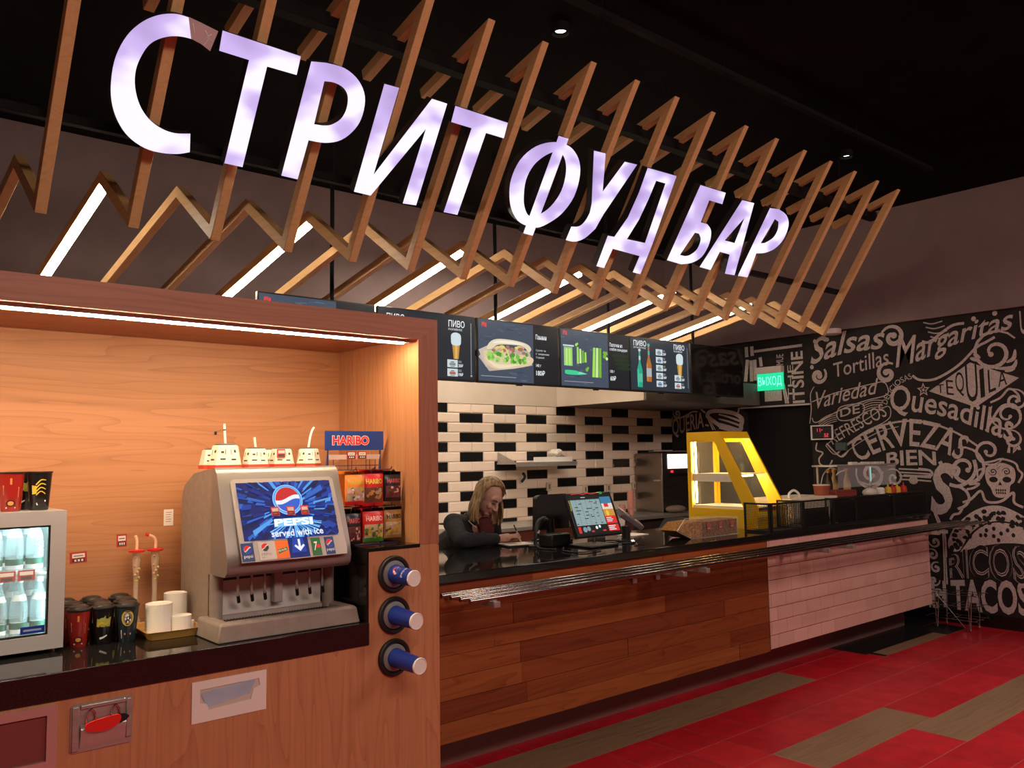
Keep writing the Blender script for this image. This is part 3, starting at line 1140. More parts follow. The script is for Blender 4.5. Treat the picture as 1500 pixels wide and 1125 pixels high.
# flavour buttons
bts = [('blue', 1.374, 1.424), ('grey', 1.444, 1.516), ('orange', 1.516, 1.572), ('green', 1.675, 1.716), ('blue', 1.737, 1.778)]
bc = {'blue': mat('button_blue', (.012, .05, .20), .35), 'grey': mat('button_grey', (.50, .46, .45), .35), 'orange': mat('button_orange', (.80, .16, .02), .35), 'green': mat('button_green', (.02, .14, .04), .35)}
W_ = C_wht
for cname, x0, x1 in bts:
    q = MB(bc[cname])
    q.obox(FS, x0, x1, -.024, .050, .0198, .0222)
    xm = (x0 + x1) / 2
    if cname == 'blue':
        globe(q, FS, xm, .024, .016, .0224, (M_globe_r, W_, M_globe_b), tilt=.35)
        q.mat(W_).text(FS, 'pepsi', xm - .018, -.014, xm + .018, .002, .0226)
    elif cname == 'grey':
        globe(q, FS, xm - .008, .028, .016, .0224, (M_globe_r, W_, mat('logo_black', (.02, .02, .03), .4)), tilt=.35)
        q.mat(C_grey).text(FS, 'PEPSI', xm - .026, -.006, xm + .014, .004, .0226)
        q.text(FS, 'light', xm - .026, -.018, xm - .010, -.011, .0226)
    elif cname == 'orange':
        q.mat(mat('logo_green', (.05, .16, .05), .4)).stroke(FS, [(xm - .020, .004), (xm + .022, .016)], .018, .013, .0224)
        q.mat(W_)
        FR = fn_at(FS(xm - .019, .0005, .0226), Vector((.96, 0, 0)) + e_ * .27, e_ * .96 - Vector((.27, 0, 0)))
        q.text(FR, 'Mirinda', 0, 0, .039, .010, 0)
    else:
        q.mat(W_).text(FS, '7', x0 + .008, -.004, x0 + .026, .034, .0224, offset=.02, shear=.2)
        q.mat(M_globe_r).disc(FS, x0 + .029, .014, .0085, h=.0226)
    tag_ = q.build('flavour_button', sd)
    tag_['label'] = {'blue': 'blue flavour button with a round emblem', 'grey': 'grey flavour button with a round emblem', 'orange': 'orange flavour button', 'green': 'green flavour button'}[cname]
# three price tags stuck on the screen
for x, lab in ((1.537, 'left'), (1.605, 'middle'), (1.668, 'right')):
    q = MB(M_tagred)
    q.obox(FS, x - .0175, x + .0175, .152, .192, .0302, .0312)
    q.mat(mat('tag_print', (.55, .42, .42), .6)).rect(FS, x - .013, .172, x + .014, .186, .0315)
    q.mat(M_tagdark).rect(FS, x - .013, .155, x + .014, .169, .0315)
    q.mat(M_tagred).rect(FS, x - .010, .159, x + .008, .165, .0318)
    tag(q.build('price_tag', origin=FS(x, .172, .03)), 'small dark red price tag on the dispenser screen, %s of three' % lab, 'price tag', 'price tags on the dispenser screen')
# sensor box, levers, back plate, pillars, drip tray
q = MB(mat('splash_grey', (.66, .61, .57), .38, .1))
q.box(1.375, 1.815, 3.432, 3.452, .985, 1.165)
q.mat(M_black).box(1.340, 1.85, 3.425, 3.450, 1.165, 1.20)
q.build('splash_plate', sd)
for x in (1.345, 1.845):
    q = MB(M_dgrey)
    q.tube([(x, 3.42, 1.20), (x, 3.42, .98)], .026, 16)
    q.build('pillar', sd)
q = MB(mat('dispenser_plate', (.40, .35, .33), .35, .2))
q.box(1.583, 1.622, 3.395, 3.432, 1.055, 1.185)
q.build('ice_chute', sd, bevel=.004)
for x in (1.415, 1.473, 1.529, 1.672, 1.731, 1.792):
    q = MB(mat('lever_steel', (.42, .40, .37), .3, .55))
    q.tube(spline([(x, 3.37, 1.215), (x, 3.372, 1.14), (x + .001, 3.373, 1.108), (x + .010, 3.385, 1.080), (x + .012, 3.385, 1.075)], 4), .0055, 10)
    lv = q.build('dispense_lever', sd)
    q = MB(M_black)
    q.tube([(x + .0015, 3.372, 1.106), (x + .010, 3.383, 1.078)], .0072, 10)
    q.build('lever_grip', lv)
q = MB(M_dgrey)
def ring(x0, x1, y0, y1, z):
    return [(x0, y0, z), (x1, y0, z), (x1, y1, z), (x0, y1, z)]
rs = [ring(1.279, 1.895, 3.226, 3.47, ZS + .001), ring(1.290, 1.884, 3.236, 3.47, ZS + .066), ring(1.298, 1.876, 3.244, 3.47, ZS + .072), ring(1.335, 1.842, 3.285, 3.425, ZS + .072), ring(1.345, 1.832, 3.30, 3.415, ZS + .04)]
vs = [p for r_ in rs for p in r_]
q.add(vs, [(4 * a + k, 4 * a + (k + 1) % 4, 4 * a + 4 + (k + 1) % 4, 4 * a + 4 + k) for a in range(4) for k in range(4)] + [(16, 17, 18, 19), (3, 2, 1, 0)])
dt = q.build('drip_tray', sd, bevel=.005)
q = MB(mat('drip_grille', (.05, .05, .05), .4, .5))
for k in range(38):
    x = 1.35 + .0128 * k
    q.box(x, x + .004, 3.302, 3.413, ZS + .05, ZS + .056)
q.build('drip_grille', dt)

# ---------------------------------------------------------------- white sippers on top of the dispenser
def sipper(label, x, y, s, straw, tagged, rz):
    z = 1.6165
    sp = thing('white_sipper', label, 'cup', (x, y, z), 'white sippers on the dispenser')
    rot = lambda a: (math.cos(a), math.sin(a))
    n = 8
    def ringp(r, h, tw=0):
        return [(x + r * math.cos(2 * PI * (k + .5) / n + rz), y + r * math.sin(2 * PI * (k + .5) / n + rz), z + h) for k in range(n)]
    q = MB(mat('sipper_cream', (.80, .74, .60), .4))
    R_ = [ringp(.060 * s, .016), ringp(.0575 * s, .022), ringp(.046 * s, .080 * s), ringp(.042 * s, .084 * s)]
    vs = [p for r_ in R_ for p in r_]
    q.add(vs, [(n * a + k, n * a + (k + 1) % n, n * a + n + (k + 1) % n, n * a + n + k) for a in range(3) for k in range(n)] + [tuple(range(3 * n, 4 * n)), tuple(reversed(range(n)))])
    q.build('cup_body', sp, bevel=.0015, smooth=20)
    q = MB(mat('sipper_red', (.62, .06, .035), .45))
    R_ = [ringp(.062 * s, 0), ringp(.061 * s, .0165)]
    vs = [p for r_ in R_ for p in r_]
    q.add(vs, [(k, (k + 1) % n, n + (k + 1) % n, n + k) for k in range(n)] + [tuple(range(n, 2 * n)), tuple(reversed(range(n)))])
    q.build('red_band', sp, smooth=20)
    q = MB(mat('sipper_lid_grey', (.12, .11, .09), .5))
    q.lathe([(.036 * s, .0835 * s), (.036 * s, .088 * s), (.026 * s, .091 * s), (.001, .091 * s)], (x, y, z), seg=20)
    q.build('lid', sp)
    # recessed dark panels on the faces towards the room
    q = MB(mat('sipper_panel', (.05, .045, .04), .5))
    for k in range(n):
        a = 2 * PI * (k + 1) / n + rz
        nx, ny = math.cos(a), math.sin(a)
        if nx * -x + ny * -y < .55 * math.hypot(x, y):
            continue
        ap = math.cos(PI / n)
        def pf(u, v, h=0, a=a, ap=ap):
            r_ = ((.0575 + (.046 - .0575) * (v - .022) / .058) * s * ap) + .0008 + h
            return Vector((x + r_ * math.cos(a) - u * math.sin(a), y + r_ * math.sin(a) + u * math.cos(a), z + v * s + .0))
        if k % 2:
            q.rect(pf, -.013, .030, .010, .036)
            q.disc(pf, .008, .062, .006, n=12)
            q.rect(pf, -.012, .050, -.009, .068)
        else:
            q.rect(pf, -.008, .056, .004, .063)
            q.rect(pf, -.010, .032, .012, .0375)
            q.rect(pf, .009, .052, .0115, .070)
    if q.f:
        q.build('panel_marks', sp)
    if straw:
        q = MB(mat('straw_white', (.85, .83, .78), .4))
        kind, L_ = straw
        zz = z + .090 * s
        if kind == 'up':
            q.tube([(x, y, zz), (x - .006, y, zz + L_)], .0052, 10)
        elif kind == 'bend':
            q.tube(spline([(x, y, zz), (x + .008, y, zz + L_ * .5), (x + .018, y, zz + L_ * .85), (x + .028, y, zz + L_)], 5), .005, 10)
        st = q.build('straw', sp)
        if kind == 'up' and L_ > .06:
            q = MB(M_black)
            q.tube([(x - .0045, y, zz + L_ * .66), (x - .0048, y, zz + L_ * .72)], .0062, 10)
            q.tube(spline([(x - .005, y, zz + L_ * .69), (x - .025, y - .004, zz + L_ * .66), (x - .045, y - .006, zz + L_ * .58)], 4), .0006, 5)
            q.box(x - .050, x - .041, y - .009, y - .004, zz + L_ * .44, zz + L_ * .60)
            q.build('cord_tag', st)
    if tagged:
        q = MB(M_tagred)
        a = math.atan2(-y, -x)
        d_ = .047 * s
        F3 = fn_at((x + d_ * math.cos(a), y + d_ * math.sin(a), z + .044 * s), (-math.sin(a), math.cos(a), 0), (-.16 * math.cos(a), -.16 * math.sin(a), .98))
        F3b = lambda u, v, h=0: F3(u, v, h + .006)
        q.obox(F3b, -.020, .016, 0, .038, 0, .001)
        q.mat(mat('tag_print', (.55, .42, .42), .6)).rect(F3b, -.014, .019, .014, .032, .0016)
        q.mat(M_tagdark).rect(F3b, -.014, .004, .014, .016, .0016)
        tag(q.build('price_tag', origin=(x, y - .05, z + .05)), 'dark red price tag leaning on a white sipper atop the dispenser', 'price tag')
    return sp


sipper('white sipper cup with a tall straw and black cord tag, leftmost on the dispenser', 1.425, 3.545, 1.18, ('up', .085), False, .25)
sipper('white sipper cup tilted behind the leftmost one, without straw', 1.422, 3.672, .98, None, False, .1)
sipper('white sipper cup with a short straight straw, second from the left on the dispenser', 1.560, 3.545, 1.0, ('up', .044), False, .28)
sipper('white sipper cup without straw between two others, behind a red price tag', 1.688, 3.560, .98, None, True, .2)
sipper('white sipper cup with a long bent straw at the right end of the dispenser', 1.812, 3.545, .98, ('bend', .092), False, .45)
sipper('white sipper cup half hidden behind the second and fourth ones', 1.660, 3.650, .95, None, False, .3)

# ---------------------------------------------------------------- sweets rack
M_wire = mat('rack_blue_wire', (.02, .03, .10), .4)
rk = thing('sweets_rack', 'blue wire sweets rack with a HARIBO header board on the raised shelf', 'sweets rack', (2.0, 3.5, 1.267))
q = MB(mat('board_blue', (.012, .045, .22), .45))
F = fn_at((1.845, 3.448, 1.69), (1, 0, 0), (0, 0, 1))
q.obox(F, 0, .305, 0, .088, -.006, 0)
q.mat(mat('letter_edge', (.8, .62, .62), .5)).text(F, 'HARIBO', .034, .022, .228, .068, .0004, offset=.075)
q.mat(mat('letter_red', (.66, .02, .03), .5)).text(F, 'HARIBO', .037, .025, .225, .065, .0010, offset=.03)
q.build('header_board', rk)
q = MB(M_wire)
for x in (1.862, 2.136):
    q.tube([(x - .012, 3.445, 1.60), (x, 3.455, 1.70)], .004, 8)
    q.tube([(x, 3.456, 1.267), (x, 3.456, 1.70)], .0035, 8)
for x in (1.89, 1.965, 1.985, 2.06, 2.08, 2.11):
    q.tube([(x, 3.456, 1.45), (x, 3.456, 1.655)], .0017, 6)
for z in (1.62, 1.60, 1.44):
    q.tube([(1.862, 3.456, z), (2.136, 3.456, z)], .002, 6)
for x in (1.925, 2.02, 2.11):
    for z in (1.600, 1.437):
        q.tube(spline([(x, 3.456, z), (x, 3.34, z), (x, 3.32, z + .004), (x, 3.314, z + .014)], 3), .0022, 6)
q.tube([(1.93, 3.33, 1.269), (2.15, 3.33, 1.269), (2.15, 3.456, 1.269), (1.93, 3.456, 1.269), (1.93, 3.33, 1.269)], .0025, 6)
q.build('wire_frame', rk)
q = MB(mat('ticket_strip', (.55, .40, .34), .6))
q.obox(F, .018, .285, -.042, -.020, -.003, 0)
q.build('ticket_rail', rk)
for k, x in enumerate((1.977, 2.034)):
    price_tag('price_tag', x, 1.667, 3.447, .047, .036, ['red price tag under the sweets header board, left of two', 'red price tag under the sweets header board, right of two'][k], 0, False, 'price tags on the sweets rack')

pink = mat('sweet_pink', (.75, .42, .36), .5)
choc = mat('sweet_brown', (.16, .06, .035), .5)
amber = mat('sweet_amber', (.55, .28, .06), .5)


def bag(label, x0, x1, z1, h, y, colr, panel, dots, word, wordc, depth, foot=None, lean=0.):
    """pillow-shaped sweets bag hanging from a hook"""
    bg = thing('sweets_bag', label, 'sweets bag', ((x0 + x1) / 2, y, z1), 'sweets bags on the rack')
    w_ = x1 - x0
    nu, nv = 8, 10

    def sf(u, v, h_=0, back=False):
        a, b = u / w_, v / h
        puff = max(0, math.sin(PI * max(0, min(1, a)))) ** .6 * max(0, math.sin(PI * max(0, min(1, b * 1.12)))) ** .7
        dy = .020 * puff
        return Vector((x0 + u + lean * (1 - b) * h, y - (dy if not back else -dy * .5) - h_, z1 - h + v))
    q = MB(colr)
    for bk in (False, True):
        vs = [sf(w_ * i / nu, h * j / nv, 0, bk) for j in range(nv + 1) for i in range(nu + 1)]
        fs = [(j * (nu + 1) + i, j * (nu + 1) + i + 1, (j + 1) * (nu + 1) + i + 1, (j + 1) * (nu + 1) + i) for j in range(nv) for i in range(nu)]
        q.add(vs, [tuple(reversed(t)) for t in fs] if bk else fs)
    for k in range(depth):
        q.add([v + Vector((0, .022 * (k + 1), .004 * (k % 2))) for v in vs], fs)
    q.build('wrapper', bg)
    q = MB(panel)
    rn = random.Random(int(x0 * 1000) + int(z1 * 100))
    g0, g1 = .10, .52
    gp = [(w_ * .06 + w_ * .88 * i / 6, h * (g0 + (g1 - g0) * j / 4)) for j in range(5) for i in range(7)]
    q.add([sf(u, v, .0006) for u, v in gp], [(j * 7 + i, j * 7 + i + 1, j * 7 + i + 8, j * 7 + i + 7) for j in range(4) for i in range(6)])
    for k in range(26):
        q.mat(rn.choice(dots))
        q.disc(sf, w_ * rn.uniform(.12, .88), h * rn.uniform(g0 + .04, g1 - .03), w_ * rn.uniform(.05, .11), h * rn.uniform(.03, .06), .0012 + .00015 * k, n=9)
    if foot:
        q.mat(foot)
        gp = [(w_ * i / 6, h * (.0 + .13 * j / 2)) for j in range(3) for i in range(7)]
        q.add([sf(u, v, .0016) for u, v in gp], [(j * 7 + i, j * 7 + i + 1, j * 7 + i + 8, j * 7 + i + 7) for j in range(2) for i in range(6)])
    q.mat(wordc).text(sf, word, w_ * .12, h * .62, w_ * .90, h * .76, .0016, offset=.02)
    q.build('print', bg)
    q = MB(M_black)
    xm = (x0 + x1) / 2
    q.tube(spline([(xm - .012, y - .004, z1 - .012), (xm - .008, y - .006, z1 + .004), (xm, y - .006, z1 + .008), (xm + .008, y - .006, z1 + .004), (xm + .011, y - .004, z1 - .010)], 4), .0018, 6)
    q.build('hang_loop', bg)
    return bg


S_or = mat('bag_orange', (.80, .26, .04), .28)
S_rd = mat('bag_red', (.60, .02, .02), .28)
S_bk = mat('bag_black', (.022, .016, .02), .28)
S_gd = mat('bag_gold', (.42, .22, .07), .28)
S_gn = mat('bag_green', (.05, .22, .03), .3)
lt = mat('bag_window', (.55, .42, .28), .3)
bag('orange sweets bag with pale sweets, top row beside the dispenser', 1.873, 1.972, 1.595, .150, 3.322, S_or, lt, [pink, C_wht, C_yel, S_gn, pink], 'HARIBO', C_yel, 4, S_rd)
bag('red sweets bag with yellow lettering, top row middle', 1.966, 2.074, 1.598, .160, 3.330, S_rd, choc, [choc, amber, lt], 'HARIBO', C_yel, 5, None)
bag('black sweets bag, top row by the wooden side panel', 2.080, 2.168, 1.590, .135, 3.330, S_bk, mat('bag_plum', (.18, .06, .06), .3), [pink, choc, mat('sweet_plum', (.12, .02, .03), .5)], 'HARIBO', mat('word_rose', (.45, .06, .07), .5), 4, S_bk)
bag('dark sweets bag, bottom row half hidden by the dispenser', 1.872, 1.955, 1.425, .150, 3.325, S_bk, mat('bag_plum', (.18, .06, .06), .3), [choc, mat('sweet_plum', (.12, .02, .03), .5), pink], 'HARIBO', mat('word_rose', (.45, .06, .07), .5), 3, None)
bag('red sweets bag with green foot, bottom row middle', 1.962, 2.070, 1.430, .150, 3.322, S_rd, lt, [amber, choc, C_yel, S_gn], 'HARIBO', mat('word_pale', (.75, .45, .42), .5), 4, S_gn)
bag('gold sweets bag with dark lettering, bottom row by the wooden side panel', 2.078, 2.172, 1.430, .140, 3.330, S_gd, lt, [amber, C_yel, choc, lt], 'HARIBO', T_blk, 4, None)

# ================================================================ the slatted sign
B2, T2, P2, A2 = (3.874, 2.72), (3.191, 3.784), (4.341, 3.034), (6.55, 2.597)
X0, SP = 1.125, .366
d2 = Vector((T2[0] - B2[0], T2[1] - B2[1])).normalized()
n2 = Vector((-d2.y, d2.x))               # towards the customers and down


def SG(u, v, h=0):
    """sign plane: u along the counter, v up the slope, h out of it (0 = lettering face)"""
    return Vector((u, B2[0] + d2.x * v + n2.x * (.11 + h), B2[1] + d2.y * v + n2.y * (.11 + h)))


E2 = (3.73, 3.645)
path = [E2, T2, B2, P2, A2]


def zig(off):
    """mitred polyline offset to one side"""
    P = [Vector(p) for p in path]
    out = []
    for i, p in enumerate(P):
        if i == 0:
            t = (P[1] - p).normalized()
            out.append(p + Vector((-t.y, t.x)) * off)
        elif i == len(P) - 1:
            t = (p - P[i - 1]).normalized()
            out.append(p + Vector((-t.y, t.x)) * off)
        else:
            a, b = (p - P[i - 1]).normalized(), (P[i + 1] - p).normalized()
            na, nb = Vector((-a.y, a.x)), Vector((-b.y, b.x))
            m = (na + nb).normalized()
            out.append(p + m * min(off / max(m.dot(na), .2), abs(off) * 4) if off > 0 else p + m * max(off / max(m.dot(na), .2), -abs(off) * 4))
    return out


oA, oB = zig(.028), zig(-.028)
SW = .046
ordn = ['', 'first', 'second', 'third', 'fourth', 'fifth', 'sixth', 'seventh', 'eighth', 'ninth', 'tenth', 'eleventh', 'twelfth', 'thirteenth', 'fourteenth', 'fifteenth', 'sixteenth', 'seventeenth', 'eighteenth']
M_led = glow('tube_light_glow', (1, .86, .66), 34)
for n in range(-1, 17):
    x = X0 + SP * n
    lit = n % 3 == 0 and n < 16
    k = 17 - n
    lab = '%s zigzag wooden slat frame from the right end of the sign' % ordn[k]
    if n == -1:
        lab = 'leftmost zigzag wooden slat frame, its tip left of the first sign letter'
    if n == 16:
        lab = 'rightmost zigzag wooden slat frame at the end of the sign'
    if lit:
        lab += ', with a lit tube'
    fz = thing('slat_frame', lab, 'wooden frame', (x, B2[0], B2[1]), 'zigzag slat frames of the sign')
    q = MB(M_slat)
    m_ = len(oA)
    vs = [(x + s, p.x, p.y) for s in (-SW / 2, SW / 2) for p in oA + oB]
    N = 2 * m_
    fs = []
    for i in range(m_ - 1):
        for s, base in ((0, 0), (1, N)):
            f4 = (base + i, base + i + 1, base + m_ + i + 1, base + m_ + i)
            fs.append(f4 if s == 0 else tuple(reversed(f4)))
        fs.append((i, N + i, N + i + 1, i + 1))
        fs.append((m_ + i, m_ + i + 1, N + m_ + i + 1, N + m_ + i))
    fs += [(0, m_, N + m_, N), (m_ - 1, N + m_ - 1, N + 2 * m_ - 1, 2 * m_ - 1)]
    q.add(vs, fs)
    q.build('slat', fz, bevel=.002, segs=1, smooth=20)
    if lit:
        # tube under the long back slat, and its glow ends at the peak
        a = Vector((x, P2[0] + .02, P2[1] - .045))
        b_ = Vector((x, A2[0] - .3, A2[1] + .0594 - .043))
        q = MB(M_led)
        q.bar(a, b_, .046, .022)
        q.build('tube_light', fz, bevel=.004)

# black steel beams and hangers carrying the frames
M_steelblk = mat('black_steel', (.007, .0065, .0065), .75, spec=.15)
for nm, (y, z), sz, lab in (('beam', (3.43, 3.685), .07, 'black steel beam running under the top ends of the slat frames'),
                            ('beam', (B2[0] + d2.x * .36 - n2.x * .055, B2[1] + d2.y * .36 - n2.y * .055), .04, 'thin black rail behind the feet of the sign letters')):
    q = MB(M_steelblk)
    q.box(-.2, X0 + SP * 16 + .14, y - sz / 2, y + sz / 2, z - sz / 2, z + sz / 2)
    tag(q.build(nm, origin=(3, y, z), bevel=.003), lab, 'beam', 'black beams of the sign')
for k, x in enumerate((1.6, 4.35, 6.6)):
    q = MB(M_steelblk)
    q.tube([(x, 3.45, 3.70), (x, 3.45, ZC)], .004, 6)
    tag(q.build('hanger_wire', origin=(x, 3.45, ZC)), 'thin black wire from the ceiling to the sign beam, %s of three' % ('left', 'middle', 'right')[k], 'wire', 'hanger wires of the sign')

# the lit letters
ml = mat('letter_face', (.02, .02, .02), .35, em=(1, 1, 1), es=1)
nt = ml.node_tree
bs = nt.nodes['Principled BSDF']
tc = nt.nodes.new('ShaderNodeTexCoord')
nz = nt.nodes.new('ShaderNodeTexNoise')
nz.inputs['Scale'].default_value = 2.6
nz.inputs['Detail'].default_value = 1.5
mpp = nt.nodes.new('ShaderNodeMapping')
mpp.inputs['Scale'].default_value = (1.2, 2.3, 2.3)
cr2 = nt.nodes.new('ShaderNodeValToRGB')
el = cr2.color_ramp.elements
el[0].position, el[0].color = .38, (.50, .36, .72, 1)
el[1].position, el[1].color = .64, (1.05, .97, 1.10, 1)
e2 = cr2.color_ramp.elements.new(.53)
e2.color = (.66, .50, .92, 1)
for a_, b_ in ((tc.outputs['Object'], mpp.inputs['Vector']), (mpp.outputs['Vector'], nz.inputs['Vector']), (nz.outputs['Fac'], cr2.inputs['Fac']), (cr2.outputs['Color'], bs.inputs['Emission Color'])):
    nt.links.new(a_, b_)
M_return = mat('letter_return', (.02, .018, .02), .5)

big = [
    ('С', 'large lit white letter C, first of the sign, with a crumpled corner at the top', [[spline([(1.271, 0.884), (1.199, 0.897), (1.149, 0.902), (1.096, 0.899), (1.037, 0.875), (0.984, 0.832), (0.940, 0.767), (0.914, 0.680), (0.912, 0.589), (0.927, 0.506), (0.961, 0.436), (1.013, 0.381), (1.083, 0.349), (1.151, 0.344), (1.217, 0.354), (1.265, 0.373)], 4) + spline([(1.251, 0.451), (1.188, 0.438), (1.131, 0.445), (1.077, 0.471), (1.033, 0.517), (1.003, 0.582), (0.994, 0.649), (1.006, 0.712), (1.028, 0.761), (1.064, 0.794), (1.112, 0.817), (1.165, 0.825), (1.216, 0.821), (1.257, 0.803)], 4)]]),
    ('Т', 'large lit white letter T, second of the sign', [[[(1.290, 0.894), (1.640, 0.891), (1.642, 0.810), (1.505, 0.808), (1.503, 0.358), (1.420, 0.358), (1.423, 0.812), (1.294, 0.813)]]]),
    ('Р', 'large lit white letter P, third of the sign', [[[(1.692, 0.884), *spline([(1.761, 0.898), (1.853, 0.900), (1.934, 0.868), (1.988, 0.808), (2.003, 0.724), (1.985, 0.651), (1.932, 0.585), (1.856, 0.553), (1.774, 0.546)], 4), *[(1.771, 0.357), (1.689, 0.358)]], spline([(1.775, 0.819), (1.820, 0.826), (1.870, 0.817), (1.904, 0.786), (1.915, 0.730), (1.901, 0.678), (1.861, 0.640), (1.820, 0.627)], 4) + [(1.780, 0.623)]]]),
    ('И', 'large lit white letter И, fourth of the sign', [[[(2.068, 0.888), (2.149, 0.891), (2.149, 0.460), (2.340, 0.889), (2.433, 0.889), (2.439, 0.356), (2.358, 0.351), (2.358, 0.742), (2.166, 0.355), (2.071, 0.357)]]]),
    ('Т', 'large lit white letter T, fifth and last of the first word', [[[(2.483, 0.891), (2.829, 0.890), (2.837, 0.808), (2.715, 0.808), (2.708, 0.353), (2.617, 0.352), (2.619, 0.810), (2.488, 0.810)]]]),
    ('Ф', 'large lit white letter Ф, first of the second word', [[spline([(3.006, 0.516), (2.976, 0.612), (2.991, 0.724), (3.063, 0.816), (3.177, 0.868), (3.293, 0.871), (3.390, 0.822), (3.448, 0.736), (3.465, 0.606), (3.420, 0.490), (3.336, 0.409), (3.261, 0.376), (3.144, 0.386), (3.061, 0.438)], 4, True), spline([(3.105, 0.532), (3.078, 0.626), (3.095, 0.717), (3.154, 0.788), (3.221, 0.822), (3.286, 0.804), (3.338, 0.729), (3.355, 0.617), (3.319, 0.516), (3.251, 0.451), (3.190, 0.436), (3.140, 0.473)], 4, True)], [[(3.192, 0.907), (3.268, 0.908), (3.268, 0.327), (3.193, 0.330)]]]),
    ('У', 'large lit white letter У, second of the second word', [[[(3.483, 0.889), (3.579, 0.894), (3.671, 0.678), (3.752, 0.882), (3.860, 0.888), (3.749, 0.548)] + spline([(3.729, 0.450), (3.674, 0.380), (3.605, 0.345), (3.529, 0.343)], 4) + spline([(3.532, 0.430), (3.594, 0.444), (3.625, 0.488), (3.634, 0.539)], 4) + [(3.621, 0.593)]]]),
    ('Д', 'large lit white letter Д, third of the second word', [[[(3.958, 0.889), (4.235, 0.895), (4.276, 0.431), (4.281, 0.224), (4.203, 0.227), (4.204, 0.342), (3.941, 0.352), (3.933, 0.218), (3.861, 0.221), (3.854, 0.426), (3.913, 0.428), (3.961, 0.569), (3.969, 0.732)], [(4.074, 0.830), (4.164, 0.831), (4.203, 0.434), (4.029, 0.432), (4.064, 0.570), (4.074, 0.708)]]]),
    ('Б', 'large lit white letter Б, first of the third word', [[[(4.487, 0.887), (4.764, 0.889), (4.780, 0.811), (4.634, 0.810), (4.645, 0.656)] + spline([(4.717, 0.656), (4.786, 0.619), (4.825, 0.535), (4.812, 0.434), (4.738, 0.375), (4.635, 0.347)], 4) + [(4.476, 0.354)], [(4.633, 0.579)] + spline([(4.678, 0.579), (4.721, 0.542), (4.727, 0.475), (4.683, 0.425), (4.635, 0.408)], 4) + [(4.581, 0.408)]]]),
    ('А', 'large lit white letter A, second of the third word', [[[(4.965, 0.876), (5.106, 0.881), (5.255, 0.351), (5.139, 0.348), (5.094, 0.490), (4.975, 0.493), (4.964, 0.351), (4.834, 0.356)], [(5.073, 0.765), (5.090, 0.578), (4.972, 0.579)]]]),
    ('Р', 'large lit white letter P, last of the sign', [[[(5.303, 0.882), *spline([(5.407, 0.893), (5.528, 0.869), (5.610, 0.805), (5.629, 0.699), (5.579, 0.614), (5.487, 0.565), (5.388, 0.545)], 4), *[(5.415, 0.356), (5.295, 0.352)]], [(5.416, 0.819)] + spline([(5.472, 0.808), (5.507, 0.750), (5.495, 0.684), (5.427, 0.633)], 4) + [(5.384, 0.624)]]]),
]
for ch, lab, loops in big:
    cx = sum(p[0] for p in loops[0][0]) / len(loops[0][0])
    cv = sum(p[1] for p in loops[0][0]) / len(loops[0][0])
    L_ = thing('sign_letter', lab, 'sign letter', SG(cx, cv, -.06), 'lit letters of the sign')
    q = MB(ml)
    q2 = MB(M_return)
    for lp in (loops if ch == 'Ф' else [loops[0]]):
        q.shape(SG, lp, 0)
        q2.shape(lambda u, v, h=0: SG(u, v, h - .002), lp, -.05, 0)
    q.build('lit_face', L_)
    q2.build('return', L_)
    if lab.startswith('large lit white letter C'):
        q = MB(mat('crumpled_film', (.60, .48, .52), .25))
        lp = [(1.148, 0.904), (1.199, 0.898), (1.273, 0.886), (1.258, 0.801), (1.216, 0.818), (1.175, 0.826)]
        q.shape(SG, [lp], .0025)
        q.mat(C_wht)
        for a_ in ([(1.221, 0.874), (1.243, 0.849), (1.228, 0.816)], [(1.250, 0.867), (1.231, 0.850), (1.261, 0.843)], [(1.169, 0.886), (1.183, 0.852)]):
            q.stroke(SG, a_, .006, .002, .004)
        q.build('crumpled_film', L_)

# black ducts and tracks under the ceiling, spotlights
for k, (x, lab) in enumerate(((3.32, 'small round ceiling spotlight above the middle of the sign'), (6.62, 'small round ceiling spotlight near the mural wall'))):
    s_ = thing('ceiling_spotlight', lab, 'spotlight', (x, 3.39, ZC), 'ceiling spotlights')
    q = MB(M_steelblk)
    q.lathe([(.055, 0), (.055, -.05), (.048, -.055), (.045, -.03), (.001, -.03)], (x, 3.39, ZC), seg=20)
    q.build('housing', s_)
    q = MB(glow('spot_glow', (1, .90, .75), 5))
    q.lathe([(.032, -.034), (.001, -.033)], (x, 3.39, ZC), seg=20)
    q.build('lens', s_)
q = MB(M_steelblk)
q.box(2.6, 7.4, 3.02, 3.06, ZC - .10, ZC - .07)
tag(q.build('cable_track', origin=(5, 3.04, ZC - .08)), 'long thin black cable track hanging just below the ceiling', 'track')
for k, x in enumerate((3.30, 4.42, 6.12)):
    q = MB(M_steelblk)
    q.tube([(x, 3.04, ZC - .07), (x, 3.04, ZC)], .004, 6)
    q.tube([(x + .02 + .035 * math.cos(a * PI / 6), 3.03, ZC - .13 + .04 * math.sin(a * PI / 6)) for a in range(11)], .003, 5)
    tag(q.build('cable_hook', origin=(x, 3.04, ZC)), 'small hooked cable end on the ceiling track, %s of three' % ('left', 'middle', 'right')[k], 'cable hook', 'cable hooks on the track')

# ================================================================ menu screens
YT = 5.2
TK = 5.2 / 5.5
TVW, TVH, TZ = .938 * TK, .545 * TK, 1.65 + (2.268 - 1.65) * TK
tvx = [v * TK for v in (2.420, 3.380, 4.338, 5.293, 6.240, 7.200)]
N0 = glow('screen_near_black', (.010, .011, .016), 1)
SL = glow('screen_slate', (.055, .075, .115), 1)
SL2 = glow('screen_slate_light', (.085, .125, .175), 1)
TWh = glow('screen_text_white', (.80, .84, .88), 1)
TGy = glow('screen_text_grey', (.30, .33, .36), 1)
TRd = glow('screen_logo_red', (.75, .05, .05), 1)


